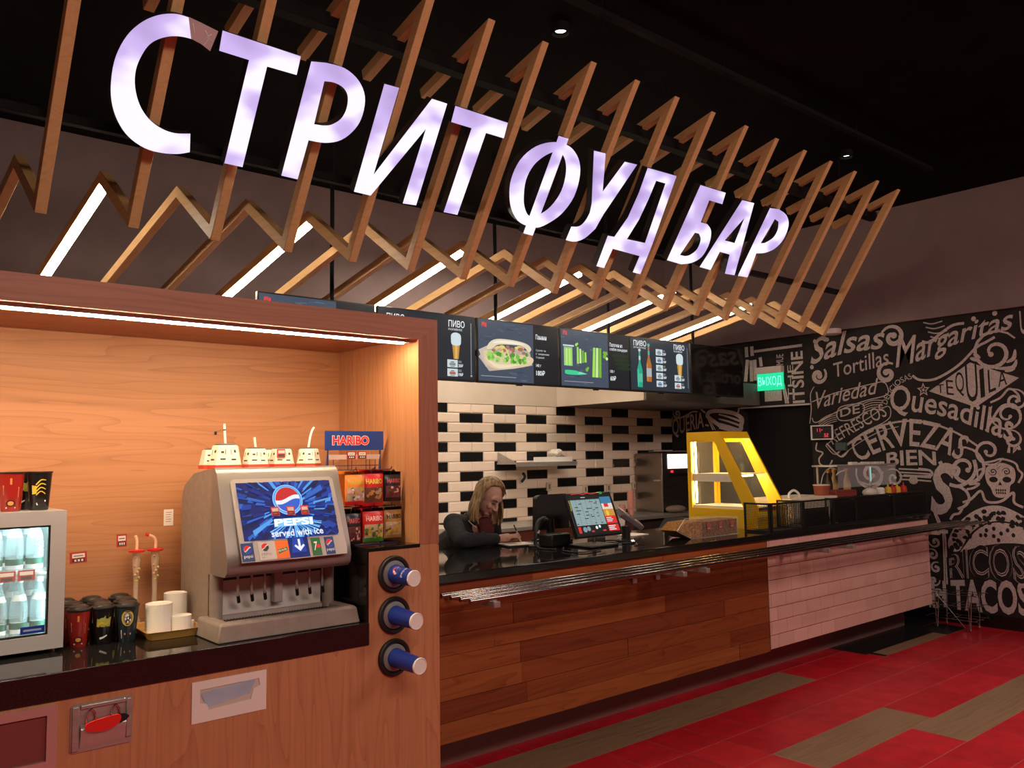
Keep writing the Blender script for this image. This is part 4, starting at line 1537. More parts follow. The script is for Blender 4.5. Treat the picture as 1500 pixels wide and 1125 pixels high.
def gl(n_, c_):
    return glow('screen_' + n_, c_, 1)


def tv(i, label, draw, on=True):
    x0 = tvx[i]
    t_ = thing('menu_screen', label, 'menu screen', (x0 + TVW / 2, YT, TZ), 'menu screens over the counter')
    q = MB(M_black)
    q.box(x0, x0 + TVW, YT, YT + .03, TZ, TZ + TVH)
    q.mat(M_blk_gloss).box(x0 + TVW / 2 - .03, x0 + TVW / 2 + .03, YT - .002, YT + .02, TZ - .010, TZ)
    q.build('casing', t_, bevel=.003)
    q = MB(M_black)
    q.box(x0 + TVW / 2 - .2, x0 + TVW / 2 + .2, YT + .03, YT + .055, TZ + .1, TZ + .4)
    q.build('wall_bracket', t_)
    F_ = fn_at((x0 + .008, YT - .0008, TZ + .015), (1, 0, 0), (0, 0, 1))
    F = lambda u, v, h=0: F_(u * TK * .995, v * TK, h)
    q = MB(N0 if on else M_blk_gloss)
    q.rect(F, 0, 0, .930, .520)
    if draw:
        draw(q, F)
    q.build('display', t_)
    return t_


def logo(q, F, x, y, w_=.05, h_=.04):
    q.mat(TRd)
    q.shape(F, [[(x, y), (x + w_ * .16, y), (x + w_ * .16, y + h_ * .6), (x + w_ * .3, y + h_ * .35), (x + w_ * .44, y + h_ * .6), (x + w_ * .44, y), (x + w_ * .6, y), (x + w_ * .6, y + h_), (x, y + h_)]], .0012)
    q.rect(F, x + w_ * .68, y, x + w_, y + h_ * .9, .0012)


def slate(q, F, x0, x1, seed):
    rn = random.Random(seed)
    q.mat(SL).rect(F, x0, .002, x1, .518, .0004)
    for k in range(60):
        q.mat(rn.choice([SL, SL2, gl('slate_dark', (.040, .055, .088)), gl('slate_mid', (.068, .095, .14))]))
        a, b = rn.uniform(x0, x1 - .05), rn.uniform(.01, .50)
        ww, hh = rn.uniform(.03, .10), rn.uniform(.004, .016)
        q.shape(F, [[(a, b), (min(a + ww, x1), b + rn.uniform(-.004, .004)), (min(a + ww * .8, x1), min(b + hh, .517)), (a, min(b + hh, .517))]], .0006 + .00001 * k)


def beer_glass(q, F, x, y, s):
    q.mat(gl('beer_amber', (.55, .27, .05))).shape(F, [[(x - .030 * s, y), (x + .030 * s, y), (x + .048 * s, y + .15 * s), (x - .048 * s, y + .15 * s)]], .0012)
    q.mat(gl('beer_light', (.75, .45, .12))).shape(F, [[(x - .012 * s, y), (x + .012 * s, y), (x + .02 * s, y + .15 * s), (x - .015 * s, y + .15 * s)]], .0014)
    q.mat(gl('foam', (.62, .74, .78))).shape(F, [spline([(x - .047 * s, y + .14 * s), (x - .062 * s, y + .19 * s), (x - .055 * s, y + .245 * s), (x, y + .265 * s), (x + .055 * s, y + .245 * s), (x + .062 * s, y + .19 * s), (x + .047 * s, y + .14 * s)], 4, True)], .0016)


def brand_card(q, F, x, y, c_, price=''):
    q.mat(gl('card_white', (.60, .68, .70))).rect(F, x, y, x + .105, y + .062, .0018)
    q.mat(c_).rect(F, x + .022, y + .016, x + .083, y + .036, .0020)
    q.mat(gl('card_dark', (.05, .09, .13))).rect(F, x + .035, y + .040, x + .07, y + .047, .0020)
    q.rect(F, x + .03, y + .006, x + .075, y + .011, .0020)
    q.mat(TGy)
    for k in range(2):
        q.rect(F, x + .112, y + .040 + .011 * k, x + .145, y + .045 + .011 * k, .0018)
    if price:
        q.mat(TWh).text(F, price, x + .112, y + .004, x + .16, y + .030, .0018, offset=.02)


def draw_first(q, F):
    slate(q, F, .004, .60, 1)
    logo(q, F, .04, .455)
    q.mat(gl('plate_black', (.012, .012, .016))).disc(F, .28, .34, .13, .13, .002)
    q.mat(gl('cream', (.72, .60, .45))).disc(F, .27, .37, .08, .05, .0024)
    q.mat(gl('roast', (.45, .16, .07))).disc(F, .25, .36, .05, .03, .0028)
    q.mat(gl('leaf', (.16, .42, .08))).disc(F, .31, .35, .04, .03, .0028)
    q.mat(TRd)
    for k in range(5):
        q.rect(F, .445 + .004 * (k % 2), .37 + .022 * k, .462 + .008 * (k % 3), .378 + .022 * k, .002)
    q.mat(TWh).text(F, 'Салат Цезарь', .64, .405, .90, .440, .0012, offset=.02)
    q.text(F, '230 г', .64, .17, .70, .20, .0012)
    q.text(F, '250', .64, .09, .72, .14, .0012, offset=.02)


def draw_beer_list(q, F):
    q.mat(gl('panel_dark', (.016, .021, .030))).rect(F, .004, .004, .926, .516, .0004)
    q.mat(TWh).text(F, 'ПИВО', .07, .425, .235, .482, .0012, offset=.012)
    q.text(F, 'БУТЫЛОЧНОЕ', .07, .398, .235, .415, .0012)
    for k, c_ in enumerate(((.02, .30, .24), (.34, .14, .03))):
        x = .09 + .09 * k
        q.mat(gl('bottle_%d' % k, c_)).shape(F, [[(x - .026, .04), (x + .026, .04), (x + .026, .20), (x + .011, .27), (x + .011, .35), (x - .011, .35), (x - .011, .27), (x - .026, .20)]], .0012)
    for k in range(5):
        brand_card(q, F, .32, .03 + .072 * k, gl('brand_blue', (.07, .15, .40)) if k % 2 else gl('brand_grey', (.20, .25, .28)), '180₽' if k != 2 else '210₽')
    q.mat(TWh).text(F, 'ПИВО', .66, .425, .825, .482, .0012, offset=.012)
    q.text(F, 'РАЗЛИВНОЕ', .66, .398, .80, .415, .0012)
    beer_glass(q, F, .735, .165, .82)
    brand_card(q, F, .645, .095, gl('brand_grey', (.20, .25, .28)), '200₽')
    brand_card(q, F, .645, .022, gl('brand_rust', (.50, .10, .05)), '190₽')
    q.mat(TGy)
    for k in range(34):
        q.rect(F, .886, .05 + .0125 * k, .896, .058 + .0125 * k, .0012)
    q.disc(F, .891, .034, .010, h=.0012)


def draw_panini(q, F):
    slate(q, F, .006, .625, 3)
    logo(q, F, .045, .458)
    T3 = lambda *a: [(p_[0], p_[1]) for p_ in a]
    q.mat(gl('wrap_paper', (.52, .43, .36))).shape(F, [[(.006, .20), (.10, .30), (.58, .285), (.61, .16), (.40, .12), (.12, .085)]], .0020)
    q.mat(gl('wrap_paper_2', (.60, .50, .42))).shape(F, [[(.006, .26), (.10, .30), (.11, .13), (.08, .12)]], .0022)
    q.mat(gl('bread_low', (.74, .58, .36))).shape(F, [spline([(.06, .235), (.10, .26), (.35, .25), (.60, .23), (.605, .175), (.50, .14), (.22, .105), (.09, .15)], 5, True)], .0026)
    q.mat(gl('bread_low_light', (.84, .72, .50))).shape(F, [spline([(.08, .20), (.22, .15), (.50, .17), (.58, .20), (.40, .14), (.20, .118)], 5, True)], .0028)
    rn = random.Random(9)
    for k in range(60):
        q.mat(gl(('lettuce', 'lettuce_light', 'lettuce_dark')[k % 3], ((.17, .50, .06), (.36, .66, .14), (.07, .30, .03))[k % 3]))
        x = rn.uniform(.11, .57)
        q.disc(F, x, .225 - .02 * math.sin((x - .1) * 6) + rn.uniform(-.035, .035), rn.uniform(.012, .028), rn.uniform(.010, .022), .0032 + .00002 * k, n=7)
    for k in range(26):
        q.mat(gl(('ham', 'ham_dark', 'cheese')[k % 3], ((.62, .36, .30), (.36, .16, .11), (.78, .62, .18))[k % 3]))
        x = rn.uniform(.15, .52)
        q.disc(F, x, .285 + rn.uniform(-.028, .022), rn.uniform(.018, .036), rn.uniform(.012, .020), .0048 + .00002 * k, n=8)
    q.mat(gl('bread_top', (.78, .66, .48))).shape(F, [spline([(.09, .275), (.13, .335), (.22, .365), (.40, .365), (.54, .345), (.595, .305), (.565, .275), (.50, .318), (.38, .325), (.22, .315), (.14, .275)], 5, True)], .0062)
    q.mat(gl('bread_top_light', (.90, .83, .70))).shape(F, [spline([(.15, .325), (.24, .352), (.40, .353), (.52, .335), (.40, .334), (.24, .332)], 5, True)], .0066)
    q.mat(TGy).rect(F, .03, .040, .42, .046, .0020)
    q.mat(TWh).text(F, 'Панини', .655, .395, .785, .440, .0012, offset=.012)
    for k, s_ in enumerate(('С ростбифом', 'С фрикадельками', 'С курицей')):
        q.text(F, s_, .655, .287 - .031 * k, (.775, .815, .755)[k], .307 - .031 * k, .0012)
    q.text(F, '140 г', .655, .150, .715, .178, .0012, offset=.01)
    q.text(F, '180₽', .655, .075, .760, .120, .0012, offset=.02)


def draw_celery(q, F):
    slate(q, F, .006, .630, 4)
    logo(q, F, .035, .468)
    gs = [gl('celery', (.36, .72, .10)), gl('celery_light', (.55, .86, .25)), gl('celery_dark', (.18, .45, .05))]
    q.mat(gl('pack', (.30, .45, .30))).rect(F, .040, .185, .150, .36, .0020)
    for k in range(5):
        q.mat(gs[k % 2]).rect(F, .046 + .020 * k, .19, .062 + .020 * k, .345, .0024)
    q.mat(gl('foam', (.62, .74, .78))).rect(F, .03, .365, .17, .378, .0024)
    for k in range(4):
        q.mat(gs[k % 3]).shape(F, [[(.205 + .034 * k, .21 + .006 * k), (.232 + .034 * k, .21 + .006 * k), (.230 + .034 * k, .365 - .014 * k), (.207 + .034 * k, .365 - .014 * k)]], .0024)
    for k in range(3):
        q.mat(gs[k % 3]).shape(F, [[(.405 + .044 * k, .095), (.442 + .044 * k, .095), (.456 + .040 * k, .375), (.425 + .040 * k, .375)]], .0024)
    q.mat(gl('knife', (.05, .62, .30))).shape(F, [spline([(.05, .125), (.06, .145), (.18, .145), (.24, .135), (.33, .12), (.24, .108), (.12, .105), (.06, .110)], 4, True)], .0024)
    q.mat(gl('knife_blade', (.22, .70, .48))).shape(F, [[(.21, .112), (.34, .120), (.24, .138)]], .0026)
    q.mat(gs[2])
    for x, y, r_ in ((.335, .16, .02), (.35, .175, .016), (.20, .385, .016), (.215, .395, .013), (.58, .30, .025), (.60, .33, .022), (.575, .335, .018), (.61, .28, .018)):
        q.mat(random.choice(gs)).disc(F, x, y, r_, r_ * .9, .0028, n=7)
    q.mat(TGy).rect(F, .04, .040, .42, .046, .0020)
    q.mat(TWh).text(F, 'Палочки из', .655, .402, .835, .440, .0012, offset=.012)
    q.text(F, 'стебля сельдерея', .655, .357, .905, .393, .0012, offset=.012)
    q.text(F, '100 г', .655, .150, .715, .178, .0012, offset=.01)
    q.text(F, '60₽', .655, .075, .735, .120, .0012, offset=.02)
    q.mat(gl('leaf_shadow', (.012, .030, .014)))
    for k in range(4):
        q.disc(F, .80 + .02 * k, .32 - .04 * k, .12, .018, .0008)


def draw_beer_big(q, F):
    q.mat(gl('panel_dark2', (.022, .030, .044))).rect(F, .004, .004, .926, .516, .0004)
    q.mat(TWh).text(F, 'ПИВО', .05, .440, .240, .496, .0012, offset=.012)
    q.text(F, 'БУТЫЛОЧНОЕ', .05, .415, .235, .432, .0012)
    for k, (c_, cap_, x) in enumerate((((.02, .38, .24), (.55, .62, .64), .135), ((.42, .15, .03), (.05, .45, .48), .275))):
        yo = .03 + .06 * k
        q.mat(gl('bottle_%d' % (2 + k), c_)).shape(F, [[(x - .037, yo), (x + .037, yo), (x + .040, yo + .17), (x + .014, yo + .245), (x + .012, yo + .36), (x - .012, yo + .36), (x - .014, yo + .245), (x - .040, yo + .17)]], .0012)
        q.mat(gl('bottle_lit_%d' % k, tuple(v * 1.7 for v in c_))).rect(F, x - .030, yo + .01, x - .018, yo + .18, .0014)
        q.mat(gl('label_pale_%d' % k, ((.10, .50, .34), (.42, .44, .46))[k])).rect(F, x - .038, yo + .05, x + .038, yo + .135, .0016)
        q.mat(gl('cap_%d' % k, cap_)).disc(F, x, yo + .368, .019, .015, .0016, n=12)
        q.mat(gl('neck_%d' % k, cap_)).rect(F, x - .013, yo + .27, x + .013, yo + .31, .0016)
    for k in range(5):
        brand_card(q, F, .385, .045 + .080 * k, gl('brand_blue', (.07, .15, .40)) if k in (0, 3) else gl('brand_grey', (.20, .25, .28)), ('165₽', '180₽', '180₽', '190₽', '200₽')[k])
    q.mat(TWh).text(F, 'ПИВО', .675, .440, .850, .496, .0012, offset=.012)
    q.text(F, 'РАЗЛИВНОЕ', .675, .415, .815, .432, .0012)
    beer_glass(q, F, .765, .165, .9)
    brand_card(q, F, .675, .115, gl('brand_grey', (.20, .25, .28)), '200₽')
    brand_card(q, F, .675, .037, gl('brand_rust', (.50, .10, .05)), '190₽')
    q.mat(TGy)
    for k in range(34):
        q.rect(F, .893, .05 + .0125 * k, .901, .058 + .0125 * k, .0012)


tv(0, 'menu screen with a salad picture, mostly hidden behind the kiosk top', draw_first)
tv(1, 'menu screen listing beer, half hidden by the kiosk corner', draw_beer_list)
tv(2, 'menu screen showing a panini on paper', draw_panini)
tv(3, 'menu screen showing green celery sticks', draw_celery)
tv(4, 'menu screen with beer bottles, cards and a beer glass', draw_beer_big)
tv(5, 'dark switched-off menu screen at the right end of the row', None, False)
for k, x in enumerate((2.87, 4.36, 5.70, 6.95)):
    q = MB(M_steelblk)
    q.tube([(x, 5.275, 2.5), (x, 5.275, ZC)], .015, 10)
    tag(q.build('ceiling_pole', origin=(x, 5.275, ZC)), 'black pole from the ceiling down to the menu screens, %s from the left' % ordn[k + 1], 'pole', 'poles carrying the menu screens')
q = MB(M_steelblk)
q.box(2.3, 7.70, 5.256, 5.290, 2.46, 2.50)
tag(q.build('mounting_rail', origin=(5, 5.27, 2.5)), 'black rail behind the menu screens, held by the ceiling poles', 'rail')

# ================================================================ the bar counter
YP, ZT = 3.57, 1.057
bc_ = thing('bar_counter', 'long bar counter with a plank front on the left and pink tiles on the right', 'counter', (4.0, 4.0, 0))
q = MB(M_blk_matt)
q.box(2.30, 8.15, YP + .012, 4.40, .232, 1.012)
q.build('carcass', bc_)
q = MB(mat('plinth_brown', (.26, .13, .115), .35, .1))
q.box(2.30, 8.15, 3.83, 4.30, 0, .232)
q.build('plinth', bc_)
# planks: rows of different boards
rnd = random.Random(5)
zb = [.215, .318, .424, .535, .645, .750, .862, .938, 1.010]
for r_ in range(len(zb) - 1):
    x = 2.302
    first_ = True
    while x < 5.49:
        L_ = rnd.uniform(.7, 1.9) * (rnd.random() * .6 + .4 if first_ else 1)
        first_ = False
        x1 = min(x + L_, 5.49)
        if 5.49 - x1 < .25:
            x1 = 5.49
        q = MB(rnd.choice(M_pl))
        q.box(x + .0012, x1 - .0012, YP - .004 * rnd.random(), YP + .012, zb[r_] + .0012, zb[r_ + 1] - .0012)
        q.build('plank', bc_)
        x = x1
# pink tiles
M_pink = [mat('pink_glazed_tile_%d' % k, c_, .28) for k, c_ in enumerate([(.60, .36, .30), (.57, .335, .28), (.62, .375, .31)])]
q = MB(mat('pink_tile_grout', (.20, .05, .03), .85))
q.box(5.49, 8.15, YP - .006, YP + .012, .229, 1.012)
F = fn_at((5.49, YP - .006, 0), (1, 0, 0), (0, 0, 1))
for r_ in range(8):
    z1 = 1.012 - .0985 * r_
    z0 = max(z1 - .0948, .229)
    x = -.2 + (.10 if r_ % 2 else 0.02)
    while x < 2.66:
        x0, x1 = max(x + .002, 0), min(x + .198, 2.66)
        if x1 - x0 > .01:
            q.mat(rnd.choice(M_pink))
            e = .003
            p_ = [F(x0, z0), F(x1, z0), F(x1, z1), F(x0, z1)]
            o_ = [F(x0 + e, z0 + e, .005), F(x1 - e, z0 + e, .005), F(x1 - e, z1 - e, .005), F(x0 + e, z1 - e, .005)]
            q.add(p_ + o_, [(0, 1, 5, 4), (1, 2, 6, 5), (2, 3, 7, 6), (3, 0, 4, 7), (4, 5, 6, 7)])
        x += .2
q.build('tile_cladding', bc_, smooth=5)
q = MB(M_stone)
q.box(2.292, 8.19, 3.545, 4.50, 1.012, ZT)
tag(q.build('worktop', origin=(4, 4, 1.012), bevel=.003), 'glossy black worktop of the long bar counter', 'worktop')

# tray rail
rl = thing('tray_rail', 'four parallel steel tubes forming a tray rail along the bar counter', 'tray rail', (5.5, 3.3, .96))
for k, y in enumerate((3.185, 3.26, 3.335, 3.41)):
    q = MB(mat('rail_steel', (.30, .27, .245), .16, 1))
    q.tube([(2.452, y, .98), (2.456, y, .98), (8.50, y, .98)], .0112, 24)
    q.build('rail_tube', rl)
for x in (2.60, 4.02, 4.24, 5.66, 6.0, 7.45, 7.60, 8.11):
    q = MB(M_steel)
    q.box(x - .018, x + .018, 3.16, YP - .012, .937, .965)
    if x > 2.7:
        q.box(x - .018, x + .018, YP - .024, YP - .012, .86, .965)
    for y in (3.185, 3.26, 3.335, 3.41):
        q.box(x - .012, x + .012, y - .006, y + .006, .96, .972)
    q.build('bracket', rl, bevel=.002)

# ---------------------------------------------------------------- mesh guards along the front of the counter
def mesh_panel(fn, w_, h_, q, mesh):
    t_ = .014
    q.shape(fn, [[(0, 0), (w_, 0), (w_, h_), (0, h_)], [(t_, t_), (w_ - t_, t_), (w_ - t_, h_ - t_), (t_, h_ - t_)]], 0, .012)
    n_ = int(w_ / .0125)
    for k in range(1, n_):
        u = w_ * k / n_
        mesh.obox(fn, u - .0013, u + .0013, t_, h_ - t_, .005, .0075)
    n_ = int(h_ / .0125)
    for k in range(1, n_):
        v = h_ * k / n_
        mesh.obox(fn, t_, w_ - t_, v - .0013, v + .0013, .0045, .007)


M_guard = mat('guard_black_steel', (.016, .015, .014), .5, .3)
gx = [5.575, 6.02, 6.47, 6.84, 7.52, 8.18]
glab = ['black wire mesh guard box beside the yellow warming cabinet, first of the row', 'black wire mesh guard, second of the row along the tiled counter', 'black wire mesh guard, third of the row along the tiled counter', 'black wire mesh guard, fourth of the row along the tiled counter', 'black wire mesh guard at the mural end of the counter']
for k in range(5):
    gt = thing('mesh_guard', glab[k], 'mesh guard', ((gx[k] + gx[k + 1]) / 2, 3.58, ZT), 'mesh guards on the counter')
    q, m_ = MB(M_guard), MB(M_guard)
    w_ = gx[k + 1] - gx[k] - .006
    hh = .218
    mesh_panel(fn_at((gx[k], 3.58, ZT + .001), (1, 0, 0), (0, 0, 1)), w_, hh, q, m_)
    # side and back of each box
    dp = .22 if k < 2 else .058
    mesh_panel(fn_at((gx[k], 3.58 + dp, ZT + .001), (0, -1, 0), (0, 0, 1)), dp, hh, q, m_)
    if k in (0, 4):
        pass
    q.box(gx[k], gx[k] + w_, 3.582, 3.80 if k < 2 else 3.64, ZT + .001, ZT + .005)
    q.build('frame', gt)
    m_.build('wire_mesh', gt)
    if k:
        q = MB(M_blk_matt)  # black sheet added behind the mesh so the openings read dark
        q.box(gx[k] + .016, gx[k] + w_ - .016, 3.600, 3.604, ZT + .02 if k > 1 else ZT + .006, ZT + (.205 if k > 1 else .15))
        q.build('dark_backing', gt)

# ---------------------------------------------------------------- yellow warming cabinet
wx0, wx1 = 5.74, 6.135
wc = thing('warming_cabinet', 'yellow slanted warming cabinet glowing inside on the counter', 'warming cabinet', (5.93, 4.1, ZT))
prof_o = [(4.455, 0), (4.455, .772), (4.130, .772), (3.795, .165), (3.795, 0)]
prof_i = [(4.418, .150), (4.418, .690), (4.178, .690), (3.915, .150)]
for x in (wx0, wx1 - .018):
    q = MB(M_yellow)
    q.shape(lambda u, v, h=0, x=x: Vector((x + h, u, ZT + v)), [prof_o, prof_i], 0, .018)
    q.build('side_panel', wc, bevel=.002)
q = MB(M_yellow)
q.box(wx0 + .018, wx1 - .018, 4.130, 4.455, ZT + .752, ZT + .772)
q.add([(wx0 + .018, 4.13, ZT + .772), (wx1 - .018, 4.13, ZT + .772), (wx1 - .018, 4.10, ZT + .715), (wx0 + .018, 4.10, ZT + .715)], [(0, 3, 2, 1)])
q.build('top_panel', wc)
q = MB(M_yellow)
q.box(wx0 + .018, wx1 - .018, 3.80, 4.445, ZT + .001, ZT + .135)
q.build('base_panel', wc)
q = MB(M_yellow)
for x in (wx0 + .018, wx1 - .044):
    q.box(x, x + .026, 4.425, 4.45, ZT + .135, ZT + .752)
q.build('corner_post', wc)
M_wg = mat('cabinet_glass', (1, .96, .86), .03, alpha=.035, spec=.6)
for x in (wx0 + .008, wx1 - .010):
    q = MB(M_wg)
    q.add([(x, u, ZT + v) for u, v in prof_i], [(0, 1, 2, 3)])
    q.build('side_glass', wc)
q = MB(M_wg)
q.box(wx0 + .045, wx1 - .045, 4.436, 4.440, ZT + .15, ZT + .74)
q.build('back_glass', wc)
q = MB(M_wg)
q.add([(wx0 + .02, 4.10, ZT + .71), (wx1 - .02, 4.10, ZT + .71), (wx1 - .02, 3.808, ZT + .165), (wx0 + .02, 3.808, ZT + .165)], [(0, 1, 2, 3)])
q.build('front_glass', wc)
M_shelf = noisy('shelf_steel', (.72, .66, .54), (.80, .74, .62), 30, .35, .25, (1, .1, 1))
for z, y0 in ((.165, 3.82), (.425, 3.965)):
    q = MB(M_shelf)
    q.box(wx0 + .02, wx1 - .02, y0, 4.43, ZT + z, ZT + z + .006)
    q.box(wx0 + .02, wx0 + .023, y0, 4.43, ZT + z - .06, ZT + z)
    q.build('shelf', wc)
q = MB(glow('warmer_lamp_glow', (1, .72, .34), 110))
q.box(wx0 + .06, wx1 - .06, 4.14, 4.165, ZT + .728, ZT + .742)
for z in (.405,):
    q.box(wx0 + .06, wx1 - .06, 4.05, 4.065, ZT + z, ZT + z + .010)
q.box(wx0 + .05, wx0 + .058, 4.405, 4.413, ZT + .19, ZT + .70)
q.build('warming_lamp', wc)

# nut and popcorn dispenser box
nb = thing('nut_box', 'clear acrylic box filled with nuts in front of the yellow warming cabinet', 'nut box', (5.1, 3.8, ZT))
bx0, bx1, by0, by1, bz0, bz1 = 4.965, 5.385, 3.735, 3.91, ZT + .001, ZT + .128
q = MB(mat('acrylic', (.95, .92, .85), .06, alpha=.035))
pf = [(4.675, .065), (4.83, .002), (bx1, .002), (bx1, .130), (4.765, .145)]
for y in (by0, by1 - .004):
    q.shape(lambda u, v, h=0, y=y: Vector((u, y + h, ZT + v)), [pf], 0, .004)
for a_, b_ in ((0, 1), (1, 2), (2, 3), (3, 4)):
    (u0, v0), (u1, v1) = pf[a_], pf[b_]
    q.add([(u0, by0, ZT + v0), (u1, by0, ZT + v1), (u1, by1, ZT + v1), (u0, by1, ZT + v0)], [(0, 1, 2, 3)])
for x in (bx0, 5.105, 5.245):
    q.box(x - .0015, x + .0015, by0 + .004, by1 - .004, bz0 + .002, bz1 - .002)
q.build('acrylic_case', nb)
for y in (by0,):
    q = MB(mat('acrylic_edge', (.55, .50, .40), .2))
    for a_, b_ in ((0, 1), (1, 2), (2, 3), (3, 4), (4, 0)):
        q.tube([(pf[a_][0], y, ZT + pf[a_][1]), (pf[b_][0], y, ZT + pf[b_][1])], .0016, 6)
    q.build('acrylic_edges', nb)
q = MB(noisy('nut_mass', (.20, .075, .018), (.46, .23, .065), 90, .8, spec=.1, bump=.4))
q.shape(lambda u, v, h=0: Vector((u, by0 + .005 + h, ZT + v)), [[(4.70, .064), (4.832, .006), (bx0 - .003, .006), (bx0 - .003, .118), (4.78, .115)]], 0, by1 - by0 - .010)
q.build('pale_nuts', nb)
q = MB(noisy('nut_mass_dark', (.09, .032, .013), (.26, .10, .035), 90, .8, spec=.1, bump=.4))
q.shape(lambda u, v, h=0: Vector((u, by0 + .005 + h, ZT + v)), [[(bx0 + .002, .006), (bx1 - .005, .006), (bx1 - .005, .112), (bx0 + .002, .108)]], 0, by1 - by0 - .010)
q.build('dark_nuts', nb)
for x in (5.01, 5.15, 5.29):
    q = MB(mat('nut_sticker', (.40, .09, .06), .6))
    F = fn_at((x, by0 - .0012, ZT + .055), (1, 0, 0), (0, 0, 1))
    q.disc(F, .022, .032, .024, .018)
    q.rect(F, .003, 0, .041, .03, .0002)
    q.mat(mat('nut_sticker_pale', (.55, .32, .24), .6)).rect(F, .008, .004, .036, .011, .0006)
    q.build('sticker', nb)

# ---------------------------------------------------------------- till and small things on the counter
ps = thing('till_screen', 'lit customer till screen on a pole showing a grid of grey buttons', 'till screen', (4.05, 3.97, ZT))
a0, a1 = Vector((3.858, 3.875, 1.128)), Vector((4.283, 3.875, 1.128))
upv = Vector((-.006, .115, .29)).normalized()
F = fn_at(a0, (1, 0, 0), upv)
WS, HS = .43, .298
q = MB(M_black)
q.obox(F, 0, WS, 0, HS, -.035, 0)
q.build('casing', ps, bevel=.006)
q = MB(glow('till_dark', (.012, .014, .012), 1))
q.rect(F, .022, .022, WS - .022, HS - .018, .0008)
q.mat(glow('till_teal', (.23, .32, .33), 1)).rect(F, .024, .075, .298, .250, .0014)
q.mat(glow('till_line', (.42, .55, .55), 1))
for k in range(15):
    q.rect(F, .028, .080 + .0112 * k, .294, .0825 + .0112 * k, .0018)
q.mat(glow('till_cell', (.015, .022, .022), 1))
rn = random.Random(12)
for k in range(26):
    u, v = .030 + .0205 * rn.randrange(12), .084 + .0112 * rn.randrange(14)
    q.rect(F, u, v, u + rn.choice([.014, .03]), v + .006, .0022)
for k in range(1, 6):
    q.rect(F, .024 + .0457 * k, .075, .0255 + .0457 * k, .250, .0022)
q.mat(glow('till_red', (.72, .03, .025), 1))
q.rect(F, .303, .075, .405, .128, .0014)
q.rect(F, .303, .024, .405, .068, .0014)
q.rect(F, .325, .19, .365, .215, .0022)
q.rect(F, .026, .026, .050, .068, .0014)
q.rect(F, .14, .028, .165, .038, .0022)
q.rect(F, .245, .028, .275, .038, .0022)
q.mat(glow('till_sky', (.05, .20, .36), 1)).rect(F, .303, .215, .405, .262, .0014)
q.mat(glow('till_cream', (.78, .66, .55), 1)).rect(F, .303, .175, .405, .215, .0014)
q.mat(glow('till_food', (.62, .28, .06), 1)).rect(F, .303, .128, .405, .175, .0014)
q.mat(glow('till_yellow', (.80, .58, .03), 1)).disc(F, .338, .148, .014, .02, .002)
q.mat(glow('till_white', (.8, .82, .82), 1))
for k in range(3):
    q.rect(F, .312, .113 - .012 * k, .36 + .012 * (k % 2), .118 - .012 * k, .002)
    q.rect(F, .310, .056 - .012 * k, .375 - .012 * (k % 2), .062 - .012 * k, .002)
q.disc(F, .195, .056, .011, h=.002)
q.disc(F, .225, .062, .010, h=.002)
q.mat(glow('till_steel', (.22, .32, .36), 1))
q.disc(F, .085, .048, .018, h=.002)
q.disc(F, .120, .052, .016, h=.002)
q.mat(glow('till_line', (.42, .55, .55), 1)).rect(F, .13, .262, .17, .267, .002)
q.build('display', ps)
q = MB(glow('neon_rope_red', (.70, .04, .02), 1.2))
q.stroke(F, spline([(.05, HS - .010), (.12, HS - .006), (.16, HS - .013), (.20, HS - .005), (.24, HS - .012), (.29, HS - .005)], 5), .004, h=.002)
q.mat(glow('neon_rope_yellow', (.65, .50, .04), 1.1)).stroke(F, spline([(.29, HS - .005), (.315, HS - .004)], 4), .004, h=.002)
q.mat(glow('neon_rope_green', (.06, .55, .16), 1.1)).stroke(F, spline([(.315, HS - .004), (.335, HS - .003), (.338, HS - .012), (.315, HS - .013)], 4), .004, h=.002)
q.mat(glow('neon_rope_yellow', (.65, .50, .04), 1.1)).stroke(F, spline([(.012, HS - .05), (.016, HS - .09), (.012, HS - .12)], 4), .004, h=.002)
q.build('frame_lights', ps)
q = MB(M_chrome)
q.tube([(4.06, 3.93, ZT + .012), (4.06, 3.93, 1.17)], .014, 12)
q.build('pole', ps)
q = MB(M_black)
q.box(3.93, 4.19, 3.83, 4.05, ZT + .0005, ZT + .014)
q.build('foot', ps, bevel=.005)

st = thing('staff_till', 'black back of the staff till screen standing behind the customer screen', 'till', (4.0, 4.16, ZT))
q = MB(M_black)
q.shape(fn_at((0, 4.16, 0), (1, 0, 0), (0, .12, .99)), [[(3.895, 1.16), (4.20, 1.16), (4.20, 1.40), (3.955, 1.40), (3.925, 1.385)]], -.05, .0)
q.build('screen_back', st, bevel=.01)
q = MB(M_black)
q.tube([(4.03, 4.31, ZT), (4.03, 4.32, 1.22)], .03, 14)
q.box(3.95, 4.17, 4.24, 4.42, ZT + .0005, ZT + .02)
q.build('stand', st)

